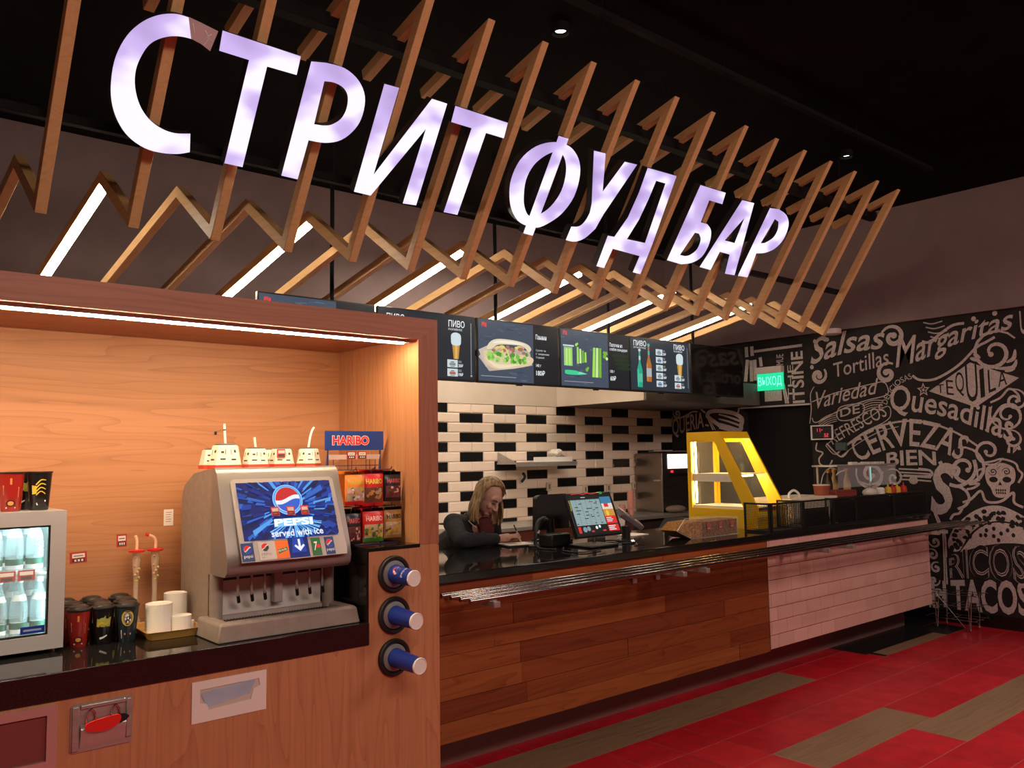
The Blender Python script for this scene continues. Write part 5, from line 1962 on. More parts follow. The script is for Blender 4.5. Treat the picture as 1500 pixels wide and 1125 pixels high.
pr2 = tag((lambda q: (q.box(3.80, 3.98, 4.06, 4.19, ZT + .001, ZT + .085), q.build('receipt_printer', origin=(3.9, 4.1, ZT), bevel=.012))[1])(MB(M_black)), 'low black receipt printer below the barcode scanner', 'printer')
bs_ = thing('barcode_scanner', 'black barcode scanner on a stand beside the till', 'barcode scanner', (3.86, 4.22, ZT))
q = MB(M_black)
q.tube(spline([(3.79, 4.2, 1.11), (3.81, 4.21, 1.17), (3.85, 4.22, 1.215), (3.90, 4.23, 1.23)], 5), [.014, .015, .016, .017, .018, .019, .02, .021, .022, .022, .022, .022, .021, .021, .021, .020][:16], 12)
q.ball((3.89, 4.22, 1.222), (.032, .022, .018))
q.build('scanner_head', bs_)
q = MB(M_black)
q.lathe([(.045, 0), (.045, .008), (.012, .014), (.010, .06)], (3.785, 4.2, ZT), seg=20)
q.build('stand', bs_)
q = MB(M_paper)
q.tube([(3.800, 4.203, 1.140), (3.812, 4.206, 1.160)], .0165, 12)
q.build('paper_band', bs_)
q = MB(M_black)
q.tube(spline([(3.785, 4.19, 1.10), (3.74, 4.14, 1.075), (3.70, 4.05, 1.064), (3.72, 3.95, 1.0635), (3.76, 3.98, 1.0635)], 8), .004, 7)
q.build('cable', bs_)
for k, pts in enumerate(([(3.83, 3.98, 1.063), (3.70, 3.84, 1.063), (3.72, 3.70, 1.063), (3.90, 3.72, 1.063)], [(4.15, 4.0, 1.064), (4.30, 3.86, 1.063), (4.42, 3.90, 1.063), (4.36, 4.05, 1.064), (4.25, 4.1, 1.064)])):
    q = MB(M_black)
    q.tube(spline(pts, 8), .0045, 7)
    tag(q.build('cable', origin=pts[0]), ['thin black cable on the worktop between notepad and till', 'thin black cable looped on the worktop right of the till'][k], 'cable', 'loose cables on the worktop')

# card terminal on a stand
ct_ = thing('card_terminal', 'card payment terminal with a paper slip on a black stand right of the till', 'card terminal', (4.47, 3.98, ZT))
q = MB(M_black)
q.tube([(4.45, 4.0, ZT), (4.45, 4.0, 1.16)], .03, 14)
q.lathe([(.07, 0), (.07, .008), (.03, .018)], (4.45, 4.0, ZT), seg=24)
q.build('stand', ct_)
q = MB(mat('terminal_grey', (.16, .13, .14), .35))
F = fn_at((4.40, 3.98, 1.245), Vector((.62, -.08, -.36)).normalized(), Vector((.30, .75, .36)).normalized())
q.obox(F, 0, .22, 0, .085, -.03, .012)
q.build('terminal_body', ct_, bevel=.010)
q = MB(mat('terminal_panel', (.42, .38, .42), .3))
q.rect(F, .01, .012, .075, .074, .0125)
q.mat(M_black).rect(F, .085, .012, .15, .074, .0125)
q.build('terminal_face', ct_)
q = MB(M_paper)
q.add([F(-.035, .01, .016), F(.03, .01, .014), F(.03, .075, .014), F(-.035, .075, .018)], [(0, 1, 2, 3)])
q.build('paper_slip', ct_)
q = MB(M_paper)
q.obox(fn_at((4.72, 4.18, ZT + .001), (.98, .1, 0), (-.1, .98, 0)), 0, .21, 0, .15, 0, .003)
tag(q.build('paper_sheet', origin=(4.8, 4.2, ZT)), 'white sheets lying on the worktop right of the card terminal', 'paper')
q = MB(mat('clear_cup', (.85, .82, .76), .1, alpha=.3))
q.lathe([(.028, 0), (.036, .11), (.035, .11), (.027, .004), (.001, .004)], (4.86, 4.42, ZT + .001), seg=20)
tag(q.build('plastic_cup', origin=(4.86, 4.42, ZT)), 'clear plastic cup at the back edge of the worktop', 'cup')
q = MB(M_chrome)
for k in range(6):
    q.tube([(4.36 + .012 * k, 3.86 + .02 * (k % 3), ZT + .006 + .004 * k), (4.40 + .016 * k, 3.89 - .02 * (k % 2), ZT + .007 + .004 * k)], .006, 8)
tag(q.build('keyring', origin=(4.4, 3.87, ZT)), 'small shiny bunch of keys on the worktop below the till', 'keys')
q = MB(M_black)
q.obox(fn_at((3.62, 4.28, ZT + .001), (.97, -.22, 0), (.22, .97, 0)), 0, .30, 0, .20, 0, .008)
nb_ = q.build('clipboard', origin=(3.75, 4.35, ZT))
tag(nb_, 'black clipboard with a white sheet under the writing hand', 'clipboard')
q = MB(M_paper)
q.obox(fn_at((3.62, 4.28, ZT + .001), (.97, -.22, 0), (.22, .97, 0)), .02, .22, .03, .19, .008, .010)
q.build('sheet', nb_)

# ---------------------------------------------------------------- behind the mesh guards
ZB = ZT + .001
q = MB(mat('board_pale', (.72, .62, .48), .5))
q.box(6.40, 7.15, 3.90, 4.30, ZB, ZB + .205)
sw = tag(q.build('food_counter', origin=(6.8, 4.1, ZB), bevel=.006), 'pale serving board with an arched white handle behind the mesh guards', 'serving board')
q = MB(M_white)
q.tube(spline([(6.52, 4.0, 1.262), (6.53, 4.0, 1.300), (6.60, 4.0, 1.325), (6.67, 4.0, 1.300), (6.69, 4.0, 1.262)], 6), .010, 10)
q.build('handle', sw)
q = MB(mat('bucket_rust', (.30, .075, .04), .4))
q.lathe([(.062, 0), (.070, .090), (.067, .090), (.001, .088)], (7.06, 4.0, ZB + .2055), seg=24)
bk = q.build('red_bucket', origin=(7.06, 4.0, ZB + .2))
tag(bk, 'rust red tub with a pale rim behind the mesh guards', 'tub')
q = MB(mat('bucket_rim', (.62, .52, .42), .5))
q.lathe([(.069, .086), (.074, .088), (.074, .096), (.066, .097), (.001, .095)], (7.06, 4.0, ZB + .2055), seg=24)
q.build('lid', bk)
q = MB(M_blk_matt)
q.box(7.18, 8.16, 3.66, 4.30, ZB, ZB + .178)
tag(q.build('black_stand', origin=(7.7, 4.0, ZB), bevel=.004), 'black raised stand under the sauce bottles at the mural end', 'stand')
zq = ZB + .179
for k, (x, c_, lab) in enumerate(((8.02, 'yellow', 'yellow squeeze bottle, left of the pair of yellow ones'), (8.09, 'red', 'red squeeze bottle between two yellow ones'), (8.155 - .02, 'yellow', 'yellow squeeze bottle between the two red ones'), (8.20 - .0, 'red', 'red squeeze bottle nearest the mural end'))):
    x = (7.775, 7.865, 7.955, 8.085)[k]
    sb = thing('squeeze_bottle', lab, 'sauce bottle', (x, 3.74, zq), 'squeeze bottles')
    q = MB(mat('sauce_' + c_, {'yellow': (.70, .42, .02), 'red': (.55, .03, .02)}[c_], .4))
    q.lathe([(.030, 0), (.032, .05), (.028, .072)], (x, 3.74, zq), seg=18)
    q.build('bottle_body', sb)
    q = MB(mat('sauce_' + c_, (.7, .42, .02), .4))
    q.lathe([(.029, .072), (.022, .080), (.008, .086), (.003, .118)], (x, 3.74, zq), seg=18)
    q.build('nozzle', sb)
q = MB(M_white)
q.lathe([(.040, 0), (.040, .07), (.030, .082), (.001, .084)], (7.62, 3.74, zq), seg=20)
tag(q.build('white_jar', origin=(7.62, 3.74, zq)), 'white jar beside the squeeze bottles', 'jar')
q = MB(mat('bread_pale', (.62, .56, .48), .7))
q.ball((7.47, 3.76, zq + .042), (.09, .06, .042))
tag(q.build('white_bag', origin=(7.47, 3.76, zq)), 'rounded white bag left of the white jar', 'bag')
# dark bottles with orange caps
for k, (x, y, lab) in enumerate(((7.55, 4.20, 'tall dark sauce bottle with an orange cap left of the glass guard'), (7.93, 4.22, 'amber bottle under the glass guard, right of two'), (7.69, 4.22, 'amber bottle under the glass guard, left of two'))):
    sb = thing('sauce_bottle', lab, 'bottle', (x, y, zq), 'sauce bottles by the glass guard')
    q = MB(mat('bottle_dark', (.05, .025, .015), .25) if k == 0 else mat('bottle_amber', (.50, .32, .12), .25))
    q.lathe([(.034, 0), (.036, .10), (.030, .14), (.014, .20), (.014, .22)], (x, y, zq), seg=18)
    q.build('bottle_body', sb)
    q = MB(mat('cap_orange', (.55, .24, .05), .5))
    q.lathe([(.02, .215), (.021, .245), (.001, .247)], (x, y, zq), seg=16)
    q.build('cap', sb)
q = MB(mat('tray_rust', (.26, .05, .035), .4))
q.box(7.22, 7.60, 3.95, 4.12, zq, zq + .06)
tag(q.build('red_tray', origin=(7.4, 4.0, zq), bevel=.008), 'low dark red tray under the glass guard', 'tray')
# glass guard with a lit top bar
gg = thing('glass_guard', 'glass food guard with a steel top rail in front of the mural', 'glass guard', (7.6, 3.9, ZT))
q = MB(M_steel)
q.box(7.08, 8.20, 3.85, 4.10, 1.515, 1.530)
q.build('top_rail', gg, bevel=.003)
q = MB(mat('bottle_caps_pale', (.62, .58, .52), .5))
rn = random.Random(2)
for k in range(11):
    x = 7.40 + .058 * k
    q.box(x, x + .040, 3.88, 3.92, 1.530, 1.545 + .010 * rn.random())
q.build('clips', gg)
for x in (7.16, 8.14):
    q = MB(M_steel)
    q.box(x - .008, x + .008, 4.08, 4.096, ZT + (.179 if x > 7.18 else 0), 1.515)
    q.build('post', gg)
q = MB(M_glass)
q.box(7.09, 8.19, 3.852, 3.856, 1.33, 1.515)
q.box(8.184, 8.188, 3.86, 4.08, 1.33, 1.515)
q.build('glass_pane', gg)
q = MB(glow('guard_lamp_glow', (.25, .62, .60), 1.0))
q.box(8.02, 8.03, 4.02, 4.03, 1.36, 1.50)
q.build('blue_lamp', gg)

# ================================================================ back of the kitchen
# back counter with red fronts
kc = thing('back_counter', 'low kitchen counter with dark red fronts and steel top along the tiled wall', 'counter', (4.5, 6.5, 0))
q = MB(mat('front_rust_red', (.13, .042, .028), .45))
q.box(3.0, 7.14, 6.30, 6.88, .1, .93)
q.build('cabinet', kc)
q = MB(mat('front_seam', (.05, .02, .015), .6))
for x in (3.6, 4.2, 4.8, 5.4, 6.0, 6.6):
    q.box(x - .002, x + .002, 6.297, 6.31, .14, .88)
q.build('door_gaps', kc)
q = MB(M_steel)
q.box(2.98, 8.58, 6.26, 6.89, .93, .968)
q.build('top', kc, bevel=.003)
q = MB(mat('kick_dark', (.03, .02, .02), .6))
q.box(3.0, 8.58, 6.36, 6.88, 0, .1)
q.box(7.14, 8.58, 6.36, 6.88, .1, .93)
q.build('plinth', kc)
# pale board on the left of the back counter
q = MB(mat('worktop_pale', (.60, .52, .42), .35))
q.box(3.9, 4.72, 6.2, 6.6, .9685, 1.02)
tag(q.build('cutting_board', origin=(4.3, 6.4, .9685), bevel=.004), 'pale board on the back counter left of the person', 'board')
# steel wall shelf with box and cloth
sh = thing('wall_shelf', 'steel wall shelf on the black and white tiles', 'shelf', (6.3, 6.75, 1.60))
q = MB(M_steel)
q.box(5.68, 6.56, 6.58, 6.884, 1.570, 1.585)
q.box(5.68, 6.56, 6.576, 6.58, 1.545, 1.590)
q.build('shelf_board', sh)
for x in (5.69, 6.54):
    q = MB(M_steel)
    q.add([(x, 6.885, 1.585), (x, 6.885, 1.70), (x, 6.60, 1.59), (x + .004, 6.885, 1.585), (x + .004, 6.885, 1.70), (x + .004, 6.60, 1.59)], [(0, 1, 2), (5, 4, 3), (0, 3, 4, 1), (1, 4, 5, 2), (2, 5, 3, 0)])
    q.build('bracket', sh)
q = MB(M_white)
q.box(6.12, 6.53, 6.62, 6.80, 1.5855, 1.640)
tag(q.build('white_box', origin=(6.3, 6.7, 1.5855), bevel=.003), 'flat white box on the steel wall shelf', 'box')
q = MB(noisy('crumpled_white', (.62, .58, .52), (.8, .75, .68), 30, .8))
rn = random.Random(4)
for k in range(7):
    q.ball((6.36 + rn.uniform(-.06, .07), 6.70 + rn.uniform(-.04, .04), 1.668 + rn.uniform(0, .03)), (rn.uniform(.035, .06), .04, rn.uniform(.022, .038)), seg=8, rings=6)
cr_ = q.build('crumpled_cloth', origin=(6.36, 6.7, 1.642))
rm = cr_.modifiers.new('merge', 'REMESH')
rm.mode = 'VOXEL'
rm.voxel_size = .008
tag(cr_, 'crumpled white cloth on top of the white box', 'cloth')
# tap on the wall
tp = thing('wall_tap', 'chrome mixer tap on the tiled wall behind the person', 'tap', (5.5, 6.88, 1.3))
q = MB(M_chrome)
q.tube([(5.44, 6.82, 1.31), (5.66, 6.82, 1.31)], .026, 14)
for x in (5.47, 5.63):
    q.tube([(x, 6.886, 1.31), (x, 6.82, 1.31)], .02, 12)
q.tube(spline([(5.55, 6.82, 1.31), (5.55, 6.72, 1.30), (5.55, 6.62, 1.30), (5.55, 6.60, 1.27)], 4), .012, 10)
q.build('tap_body', tp)
q = MB(M_chrome)
q.tube([(5.44, 6.82, 1.31), (5.39, 6.82, 1.31)], [.030, .034], 14)
q.build('handle', tp)
# sockets on the tiles
for k, (a_, b_) in enumerate([(6.412, 1.320), (6.977, 1.270), (7.364, 1.272), (7.822, 1.281)]):
    q = MB(mat('socket_ivory', (.60, .48, .38), .5))
    q.box(a_ - .035, a_ + .035, 6.868, 6.884, b_ - .05, b_ + .04)
    q.mat(mat('socket_dark', (.2, .15, .12), .6)).box(a_ - .012, a_ + .012, 6.865, 6.869, b_ - .03, b_ + .02)
    tag(q.build('wall_socket', origin=(a_, 6.88, b_), bevel=.003), 'ivory wall socket on the tiles, %s from the left' % ordn[k + 1], 'socket', 'wall sockets on the tiled wall')
q = MB(M_black)
q.tube(spline([(6.0, 6.86, 1.38), (6.01, 6.82, 1.43), (5.97, 6.80, 1.47)], 5), .016, 8)
tag(q.build('black_hook', origin=(6.0, 6.88, 1.4)), 'short black hook on the tiles above the head of the person', 'hook')
# steel fridge and the lit dispenser beside it
sf_ = thing('steel_fridge', 'brushed steel cabinet standing on the back counter in the corner', 'steel cabinet', (8.2, 6.6, .97))
q = MB(noisy('steel_dull', (.30, .26, .22), (.38, .33, .28), 14, .34, 1, (.3, 1, 3)))
q.box(7.842, 8.57, 6.455, 6.87, .969, 1.665)
q.build('cabinet', sf_, bevel=.004)
q = MB(mat('steel_side', (.36, .31, .27), .30, 1))
q.box(7.8385, 7.8415, 6.47, 6.86, .985, 1.650)
dr_ = q.build('door', sf_, bevel=.004)
q = MB(M_chrome)
q.box(7.830, 7.838, 6.48, 6.58, 1.335, 1.350)
q.build('door_latch', dr_)
q = MB(glow('cabinet_panel_glow', (1, .80, .68), 2.2))
q.box(7.945, 8.40, 6.449, 6.4548, 1.480, 1.650)
q.build('lit_panel', sf_)
q = MB(glow('cabinet_led_red', (1, .03, .05), 1.5))
q.box(8.00, 8.035, 6.447, 6.4548, 1.432, 1.458)
q.build('red_display', sf_)
q = MB(M_black)
q.box(7.95, 8.40, 6.449, 6.4548, 1.385, 1.422)
q.build('slot', sf_)
q = MB(M_black)
q.box(7.86, 8.25, 6.50, 6.80, 1.666, 1.680)
q.mat(M_grey).box(7.95, 8.40, 6.47, 6.75, 1.680, 1.690)
tag(q.build('baking_tray', origin=(8.1, 6.6, 1.666)), 'flat dark baking tray lying on the steel cabinet', 'tray')
# pink stack of paper cups and pots
for k, (x, y, n_, lab) in enumerate(((7.325, 6.5, 10, 'tall pink stack of paper cups left of the steel cabinet'), (7.18, 6.5, 3, 'short pink stack of paper cups beside the tall one'))):
    q = MB(mat('cup_pink', (.62, .26, .22), .6))
    pf = [(.030, 0)]
    for j in range(n_):
        pf += [(.038, .05 + .022 * j), (.041, .052 + .022 * j), (.041, .056 + .022 * j), (.038, .058 + .022 * j)]
    pf += [(.036, .058 + .022 * n_), (.001, .055 + .022 * n_)]
    q.lathe(pf, (x, y, .969), seg=20)
    tag(q.build('cup_stack', origin=(x, y, .969)), lab, 'cup stack', 'pink cup stacks')
q = MB(mat('cloth_beige', (.28, .20, .15), .9))
q.ball((7.95, 6.36, 1.012), (.16, .085, .044))
tag(q.build('rag', origin=(7.95, 6.3, .969)), 'beige rag on the back counter by the yellow warming cabinet', 'rag')

# ================================================================ chalk mural
M_chalk = noisy('chalk_paint', (.40, .335, .315), (.56, .48, .455), 60, .85, detail=3)


def WM(u, v, h=0):
    return Vector((XW - .003 - h, u, v))


def arcpath(pts, n=10):
    P = [Vector(p) for p in spline(pts, n)] if len(pts) > 2 else [Vector(pts[0]).lerp(Vector(pts[1]), k / 20) for k in range(21)]
    L_ = [0]
    for i in range(1, len(P)):
        L_.append(L_[-1] + (P[i] - P[i - 1]).length)

    def at(t):
        d = t * L_[-1]
        for i in range(1, len(P)):
            if d <= L_[i] or i == len(P) - 1:
                k = (d - L_[i - 1]) / max(L_[i] - L_[i - 1], 1e-9)
                return P[i - 1].lerp(P[i], k), (P[i] - P[i - 1]).normalized()
    return at


def wtext(q, body, base, hs, offset=.02, shear=0., upright=False, h=.0, lean=0.):
    """lettering along a baseline on the wall; hs = letter heights at start, middle, end"""
    h = q.lift(h)
    vs, fs = glyphs(body, offset, shear)
    at = arcpath(base)
    out = []
    for x, y in vs:
        x = min(max(x, 0), 1)
        p, t = at(x)
        n_ = Vector((0, 1)) if upright else Vector((t.y, -t.x))
        hh = hs[0] * (1 - x) * (1 - 2 * x) + 4 * hs[1] * x * (1 - x) + hs[2] * x * (2 * x - 1)
        w_ = p + n_ * (y * hh) - Vector((lean * y * hh, 0))
        out.append(WM(w_.x, w_.y, h))
    q.add(out, fs)


def swirl(q, c, r, turns=1.3, a0=0., w_=.03, d=1, h=.0):
    r, w_ = r * .64, w_ * .68
    pts = []
    for k in range(26):
        t = k / 25
        a = a0 + d * 2 * PI * turns * t
        rr = r * (1 - .85 * t)
        pts.append((c[0] + rr * math.cos(a), c[1] + rr * math.sin(a)))
    q.stroke(WM, pts, w_ * .5, w_ * .7, h, w_ * .6)
    q.disc(WM, pts[-1][0], pts[-1][1], w_ * .8, n=12, h=h + .0002)


mu = thing('chalk_mural', 'large black wall mural with white hand lettering about margaritas, tequila, quesadillas and tacos', 'mural', (XW - .001, 3.8, 1.5))
q = MB(M_chalk)
q.step = .00002
wtext(q, 'Salsas', [(4.936, 2.608), (4.530, 2.697), (4.100, 2.706)], (.30, .25, .25), .014, .2, True, .0005, .10)
wtext(q, 'Tortillas', [(4.668, 2.449), (4.346, 2.492), (4.056, 2.535)], (.155, .165, .175), .004, 0, True, .001)
wtext(q, 'Margaritas', [(3.988, 2.386), (3.727, 2.468), (3.427, 2.598), (3.106, 2.669), (2.872, 2.704)], (.45, .27, .26), .012, .25, True, .0008)
wtext(q, 'Variedad', [(4.889, 2.120), (4.507, 2.194), (4.178, 2.250)], (.19, .165, .16), .004, .3, True, .001)
wtext(q, 'DE', [(4.614, 2.020), (4.393, 2.056)], (.085, .09, .09), .012, 0, True, .001)
wtext(q, 'REFRESCOS', [(4.713, 1.725), (4.526, 1.822), (4.312, 1.922), (4.099, 2.012)], (.14, .13, .145), .0, 0, False, .001)
wtext(q, 'DELICIOSAS', [(4.100, 2.124), (4.049, 2.226), (3.954, 2.324), (3.826, 2.374)], (.06, .06, .06), .004, 0, False, .001)
wtext(q, 'Quesadillas', [(4.061, 2.010), (3.783, 1.983), (3.533, 1.929), (3.284, 1.828), (3.061, 1.712), (2.929, 1.636)], (.34, .27, .36), .012, .25, True, .0008)
wtext(q, 'CERVEZAS', [(4.420, 1.528), (4.218, 1.633), (3.929, 1.695), (3.632, 1.646), (3.419, 1.545)], (.24, .28, .24), .012, 0, False, .001)
wtext(q, 'BIEN', [(4.134, 1.497), (3.896, 1.504), (3.640, 1.504)], (.13, .155, .13), .022, 0, True, .001)
wtext(q, 'S', [(3.722, 1.014), (3.505, 1.035)], (.50, .50, .50), .03, .1, True, .0008, .06)
M_ink = M_chalkboard
for off, m_, hh in ((.040, M_chalk, .0006), (.027, M_ink, .0010), (.013, M_chalk, .0014), (.0, M_ink, .0018)):
    q.mat(m_)
    wtext(q, 'RICOS', [(3.596, 0.416), (3.281, 0.432), (2.893, 0.429)], (.20, .33, .33), off, 0, True, hh)
q.mat(M_chalk)
wtext(q, 'TACOS', [(3.571, 0.124), (3.270, 0.127), (2.894, 0.145)], (.28, .31, .31), .03, 0, True, .0006)
wtext(q, 'H', [(3.755, 0.135), (3.616, 0.137)], (.25, .25, .25), .02, 0, True, .0006)
# right edge words starting beyond the frame
wtext(q, 'UNA', [(2.820, 2.698), (2.625, 2.727)], (.22, .22, .22), .02, 0, True, .0006)
# tequila lozenge
q.shape(WM, [[(3.669, 2.235), (3.273, 2.484), (2.857, 2.303), (3.245, 2.053)]], .0008)
q.mat(M_ink)
tq = [((3.593, 2.211), (3.524, 2.209), .085), ((3.504, 2.191), (3.437, 2.179), .145), ((3.417, 2.171), (3.337, 2.163), .235), ((3.321, 2.109), (3.216, 2.103), .36), ((3.195, 2.136), (3.155, 2.151), .27), ((3.122, 2.180), (3.057, 2.203), .215), ((3.036, 2.229), (2.960, 2.250), .145)]
for ch, (a_, b_, hh) in zip('TEQUILA', tq):
    wtext(q, ch, [a_, b_], (hh, hh, hh), .0, 0, True, .0014)
q.build('lettering', mu)

q = MB(M_chalk)
q.step = .00002
ol = lambda pts, w_, n=6, cl=False, h=.0003: q.stroke(WM, spline(pts + ([pts[0]] if cl else []), n), w_ * .75, h=h)
# banner lines, arcs and oval
ol([(4.938, 2.203), (4.668, 2.282), (4.370, 2.332), (4.149, 2.366)], .014)
ol([(4.946, 2.027), (4.888, 1.976), (4.593, 2.105), (4.315, 2.182), (4.095, 2.229), (4.097, 2.335), (4.149, 2.366)], .014)
ol([(4.976, 1.964), (4.950, 2.124), (4.951, 2.285), (4.903, 2.371)], .014)
for k in range(5):
    ol([(y, z - .022 * k) for y, z in [(4.870, 1.983), (4.764, 2.042), (4.653, 2.069)]], .010)
    ol([(y, z - .024 * k) for y, z in [(4.364, 2.147), (4.252, 2.178), (4.144, 2.172)]], .010)
ol([(4.655, 2.045), (4.617, 2.122), (4.493, 2.149), (4.364, 2.147), (4.343, 2.092), (4.386, 2.033), (4.517, 1.984), (4.624, 1.989)], .014, 6, True)
ol([(4.798, 1.719), (4.606, 1.855), (4.325, 1.984), (4.101, 2.109), (4.068, 2.018), (4.140, 1.946), (4.364, 1.848), (4.598, 1.700), (4.701, 1.623), (4.798, 1.719)], .012)
ol([(4.684, 1.623), (4.447, 1.789), (4.204, 1.903), (3.930, 1.949), (3.686, 1.921), (3.470, 1.834), (3.341, 1.753), (3.235, 1.672)], .026)
ol([(4.619, 1.607), (4.417, 1.742), (4.192, 1.850), (3.992, 1.896)], .010)
# star
st_ = []
sc_ = (3.725, 2.252)
for k in range(10):
    a = PI / 2 + PI * k / 5
    rr = .072 if k % 2 == 0 else .032
    st_.append((sc_[0] + rr * math.cos(a) * .9, sc_[1] + rr * math.sin(a)))
st2 = [(sc_[0] + (p[0] - sc_[0]) * .66, sc_[1] + (p[1] - sc_[1]) * .66) for p in st_]
q.shape(WM, [st_, st2], .0003)
q.shape(WM, [[(sc_[0] + (p[0] - sc_[0]) * .30, sc_[1] + (p[1] - sc_[1]) * .30) for p in st_]], .0003)
# ribbons and swirls
ol([(3.712, 2.738), (3.642, 2.723), (3.526, 2.796), (3.412, 2.861), (3.304, 2.869)], .035)
for k in range(4):
    ol([(y - .02 * k, z - .05 * k) for y, z in [(3.688, 2.926), (3.604, 2.901), (3.505, 2.917)]], .016)
ol([(3.825, 2.403), (3.748, 2.353), (3.592, 2.355), (3.380, 2.466), (3.212, 2.618), (3.119, 2.664), (3.040, 2.703)], .032)
swirl(q, (3.055, 2.560), .34, 1.5, 2.6, .045, -1)
for a_ in ([(2.954, 2.454), (2.891, 2.489), (2.874, 2.568)], [(3.057, 2.409), (2.908, 2.402), (2.867, 2.473)], [(2.972, 2.374), (2.884, 2.393)], [(3.270, 2.526), (3.193, 2.497)], [(3.235, 2.564), (3.179, 2.517)]):
    q.stroke(WM, spline(a_, 6), .012, .012, .0003, .025)
swirl(q, (2.902, 2.098), .17, 1.4, 1.2, .03, 1)
swirl(q, (2.971, 1.966), .25, 1.5, .6, .03, -1)
ol([(3.114, 2.090), (3.023, 2.132), (2.944, 2.208), (2.874, 2.150), (2.866, 2.082)], .026)
ol([(3.168, 1.824), (3.097, 1.945), (3.016, 2.050), (2.916, 2.058), (2.866, 1.988)], .030)
swirl(q, (3.160, 1.633), .22, 1.4, 3.6, .035, 1)
swirl(q, (4.003, 2.816), .20, 1.3, .3, .06, 1)
swirl(q, (4.083, 2.447), .18, 1.2, 2.2, .06, -1)
swirl(q, (4.845, 2.487), .15, 1.2, 2.4, .06, 1)
swirl(q, (2.948, 1.737), .14, 1.2, 1.4, .03, 1)
for a_ in ([(2.975, 1.684), (2.985, 1.617)], [(2.932, 1.689), (2.943, 1.616), (2.909, 1.669)], [(2.896, 1.682), (2.892, 1.642)]):
    q.stroke(WM, a_, .014, .028, .0003)
for p_ in [(4.870, 2.869), (4.723, 2.873), (4.919, 2.587), (3.216, 2.900), (3.027, 2.927)]:
    q.disc(WM, p_[0], p_[1], .022, .024, n=14, h=.0003)
# clouds and curls at the left edge of the main wall
ol([(4.899, 1.753), (4.912, 1.673), (4.836, 1.641), (4.882, 1.578), (4.868, 1.514), (4.775, 1.498), (4.729, 1.561)], .022)
ol([(4.786, 1.741), (4.633, 1.598), (4.546, 1.658)], .022)
swirl(q, (4.308, 1.408), .26, 1.5, .4, .045, -1)
ol([(4.454, 1.338), (4.331, 1.306), (4.224, 1.341), (4.184, 1.442)], .03)
for k in range(4):
    ol([(y, z - .035 * k) for y, z in [(4.013, 1.468), (3.833, 1.460), (3.698, 1.452)]], .020)
ol([(3.816, 1.468), (3.705, 1.452), (3.692, 1.404), (3.804, 1.395), (3.967, 1.402)], .03)
ol([(4.875, 1.298), (4.841, 1.405), (4.761, 1.476), (4.686, 1.458)], .016)
ol([(4.770, 1.299), (4.670, 1.423), (4.557, 1.458)], .018)
q.disc(WM, *(3.871, 1.354), .045, .04, n=18, h=.0003)
swirl(q, (4.069, 1.376), .15, 1.3, 1, .03, 1)
# big curls between the words and the skull
ol([(3.606, 1.540), (3.564, 1.476), (3.486, 1.492), (3.435, 1.461), (3.461, 1.398)], .05)
swirl(q, (3.374, 1.476), .32, 1.4, 1.3, .045, 1)
ol([(3.527, 1.318), (3.436, 1.304), (3.329, 1.368), (3.279, 1.461), (3.289, 1.554)], .045)
ol([(3.452, 1.304), (3.379, 1.258), (3.354, 1.181), (3.395, 1.118), (3.464, 1.084)], .035)
ol([(3.346, 1.321), (3.258, 1.330), (3.304, 1.291), (3.371, 1.274)], .028)
ol([(3.415, 1.148), (3.339, 1.181), (3.247, 1.261), (3.209, 1.170), (3.125, 1.157), (3.053, 1.182), (2.966, 1.252), (2.964, 1.162), (2.892, 1.120)], .030)
ol([(3.256, 1.353), (3.266, 1.446), (3.206, 1.477), (3.210, 1.523), (3.131, 1.538), (3.045, 1.560), (2.936, 1.522), (2.912, 1.462), (2.881, 1.417), (2.919, 1.342)], .024)
ol([(3.538, 0.979), (3.505, 1.028), (3.451, 1.045), (3.418, 1.101)], .03)
# column ornaments by the counter end
ol([(3.695, 1.076), (3.655, 0.950), (3.599, 0.842), (3.599, 0.575), (3.604, 0.356)], .024)
ol([(3.666, 1.029), (3.620, 0.888), (3.617, 0.668), (3.625, 0.385)], .018)
for k in range(7):
    z_ = (3.697, 0.757)
    swirl(q, (z_[0] + .03 * (k % 2), z_[1] - .125 * k), .09, 1.1, k, .03, 1 if k % 2 else -1)
q.build('flourishes', mu)

q = MB(M_chalk)
q.step = .00002
# skull: head, jaw, then dark features
sk = (3.074, 1.378)
SK = lambda u, v, h=0: WM(sk[0] - u * .50, sk[1] + v * .43, h)
q.shape(SK, [spline([(-.25, .10), (-.21, .25), (-.05, .33), (.10, .33), (.24, .24), (.27, .08), (.24, -.07), (.17, -.15), (.14, -.33), (.02, -.41), (-.11, -.37), (-.17, -.20), (-.23, -.08)], 5, True)], .0003)
q.mat(M_ink)
for s_ in (-1, 1):
    q.disc(SK, .005 + .115 * s_, -.02, .075, .062, .0010)
    swirl(q, (sk[0] - (.005 + .115 * s_) * .5, sk[1] + .065), .060, 1.4, 0, .012, s_, .0010)
q.shape(SK, [[(.0, -.06), (.035, -.14), (-.035, -.14)]], .0010)
for k in range(5):
    q.rect(SK, -.085 + .038 * k, -.27, -.060 + .038 * k, -.225, .0010)
    q.rect(SK, -.080 + .036 * k, -.33, -.057 + .036 * k, -.285, .0010)
for k in range(6):
    q.disc(SK, -.03 + .02 * (k % 3), .20 + .03 * k, .010, n=8, h=.0010)
q.build('skull_drawing', mu)

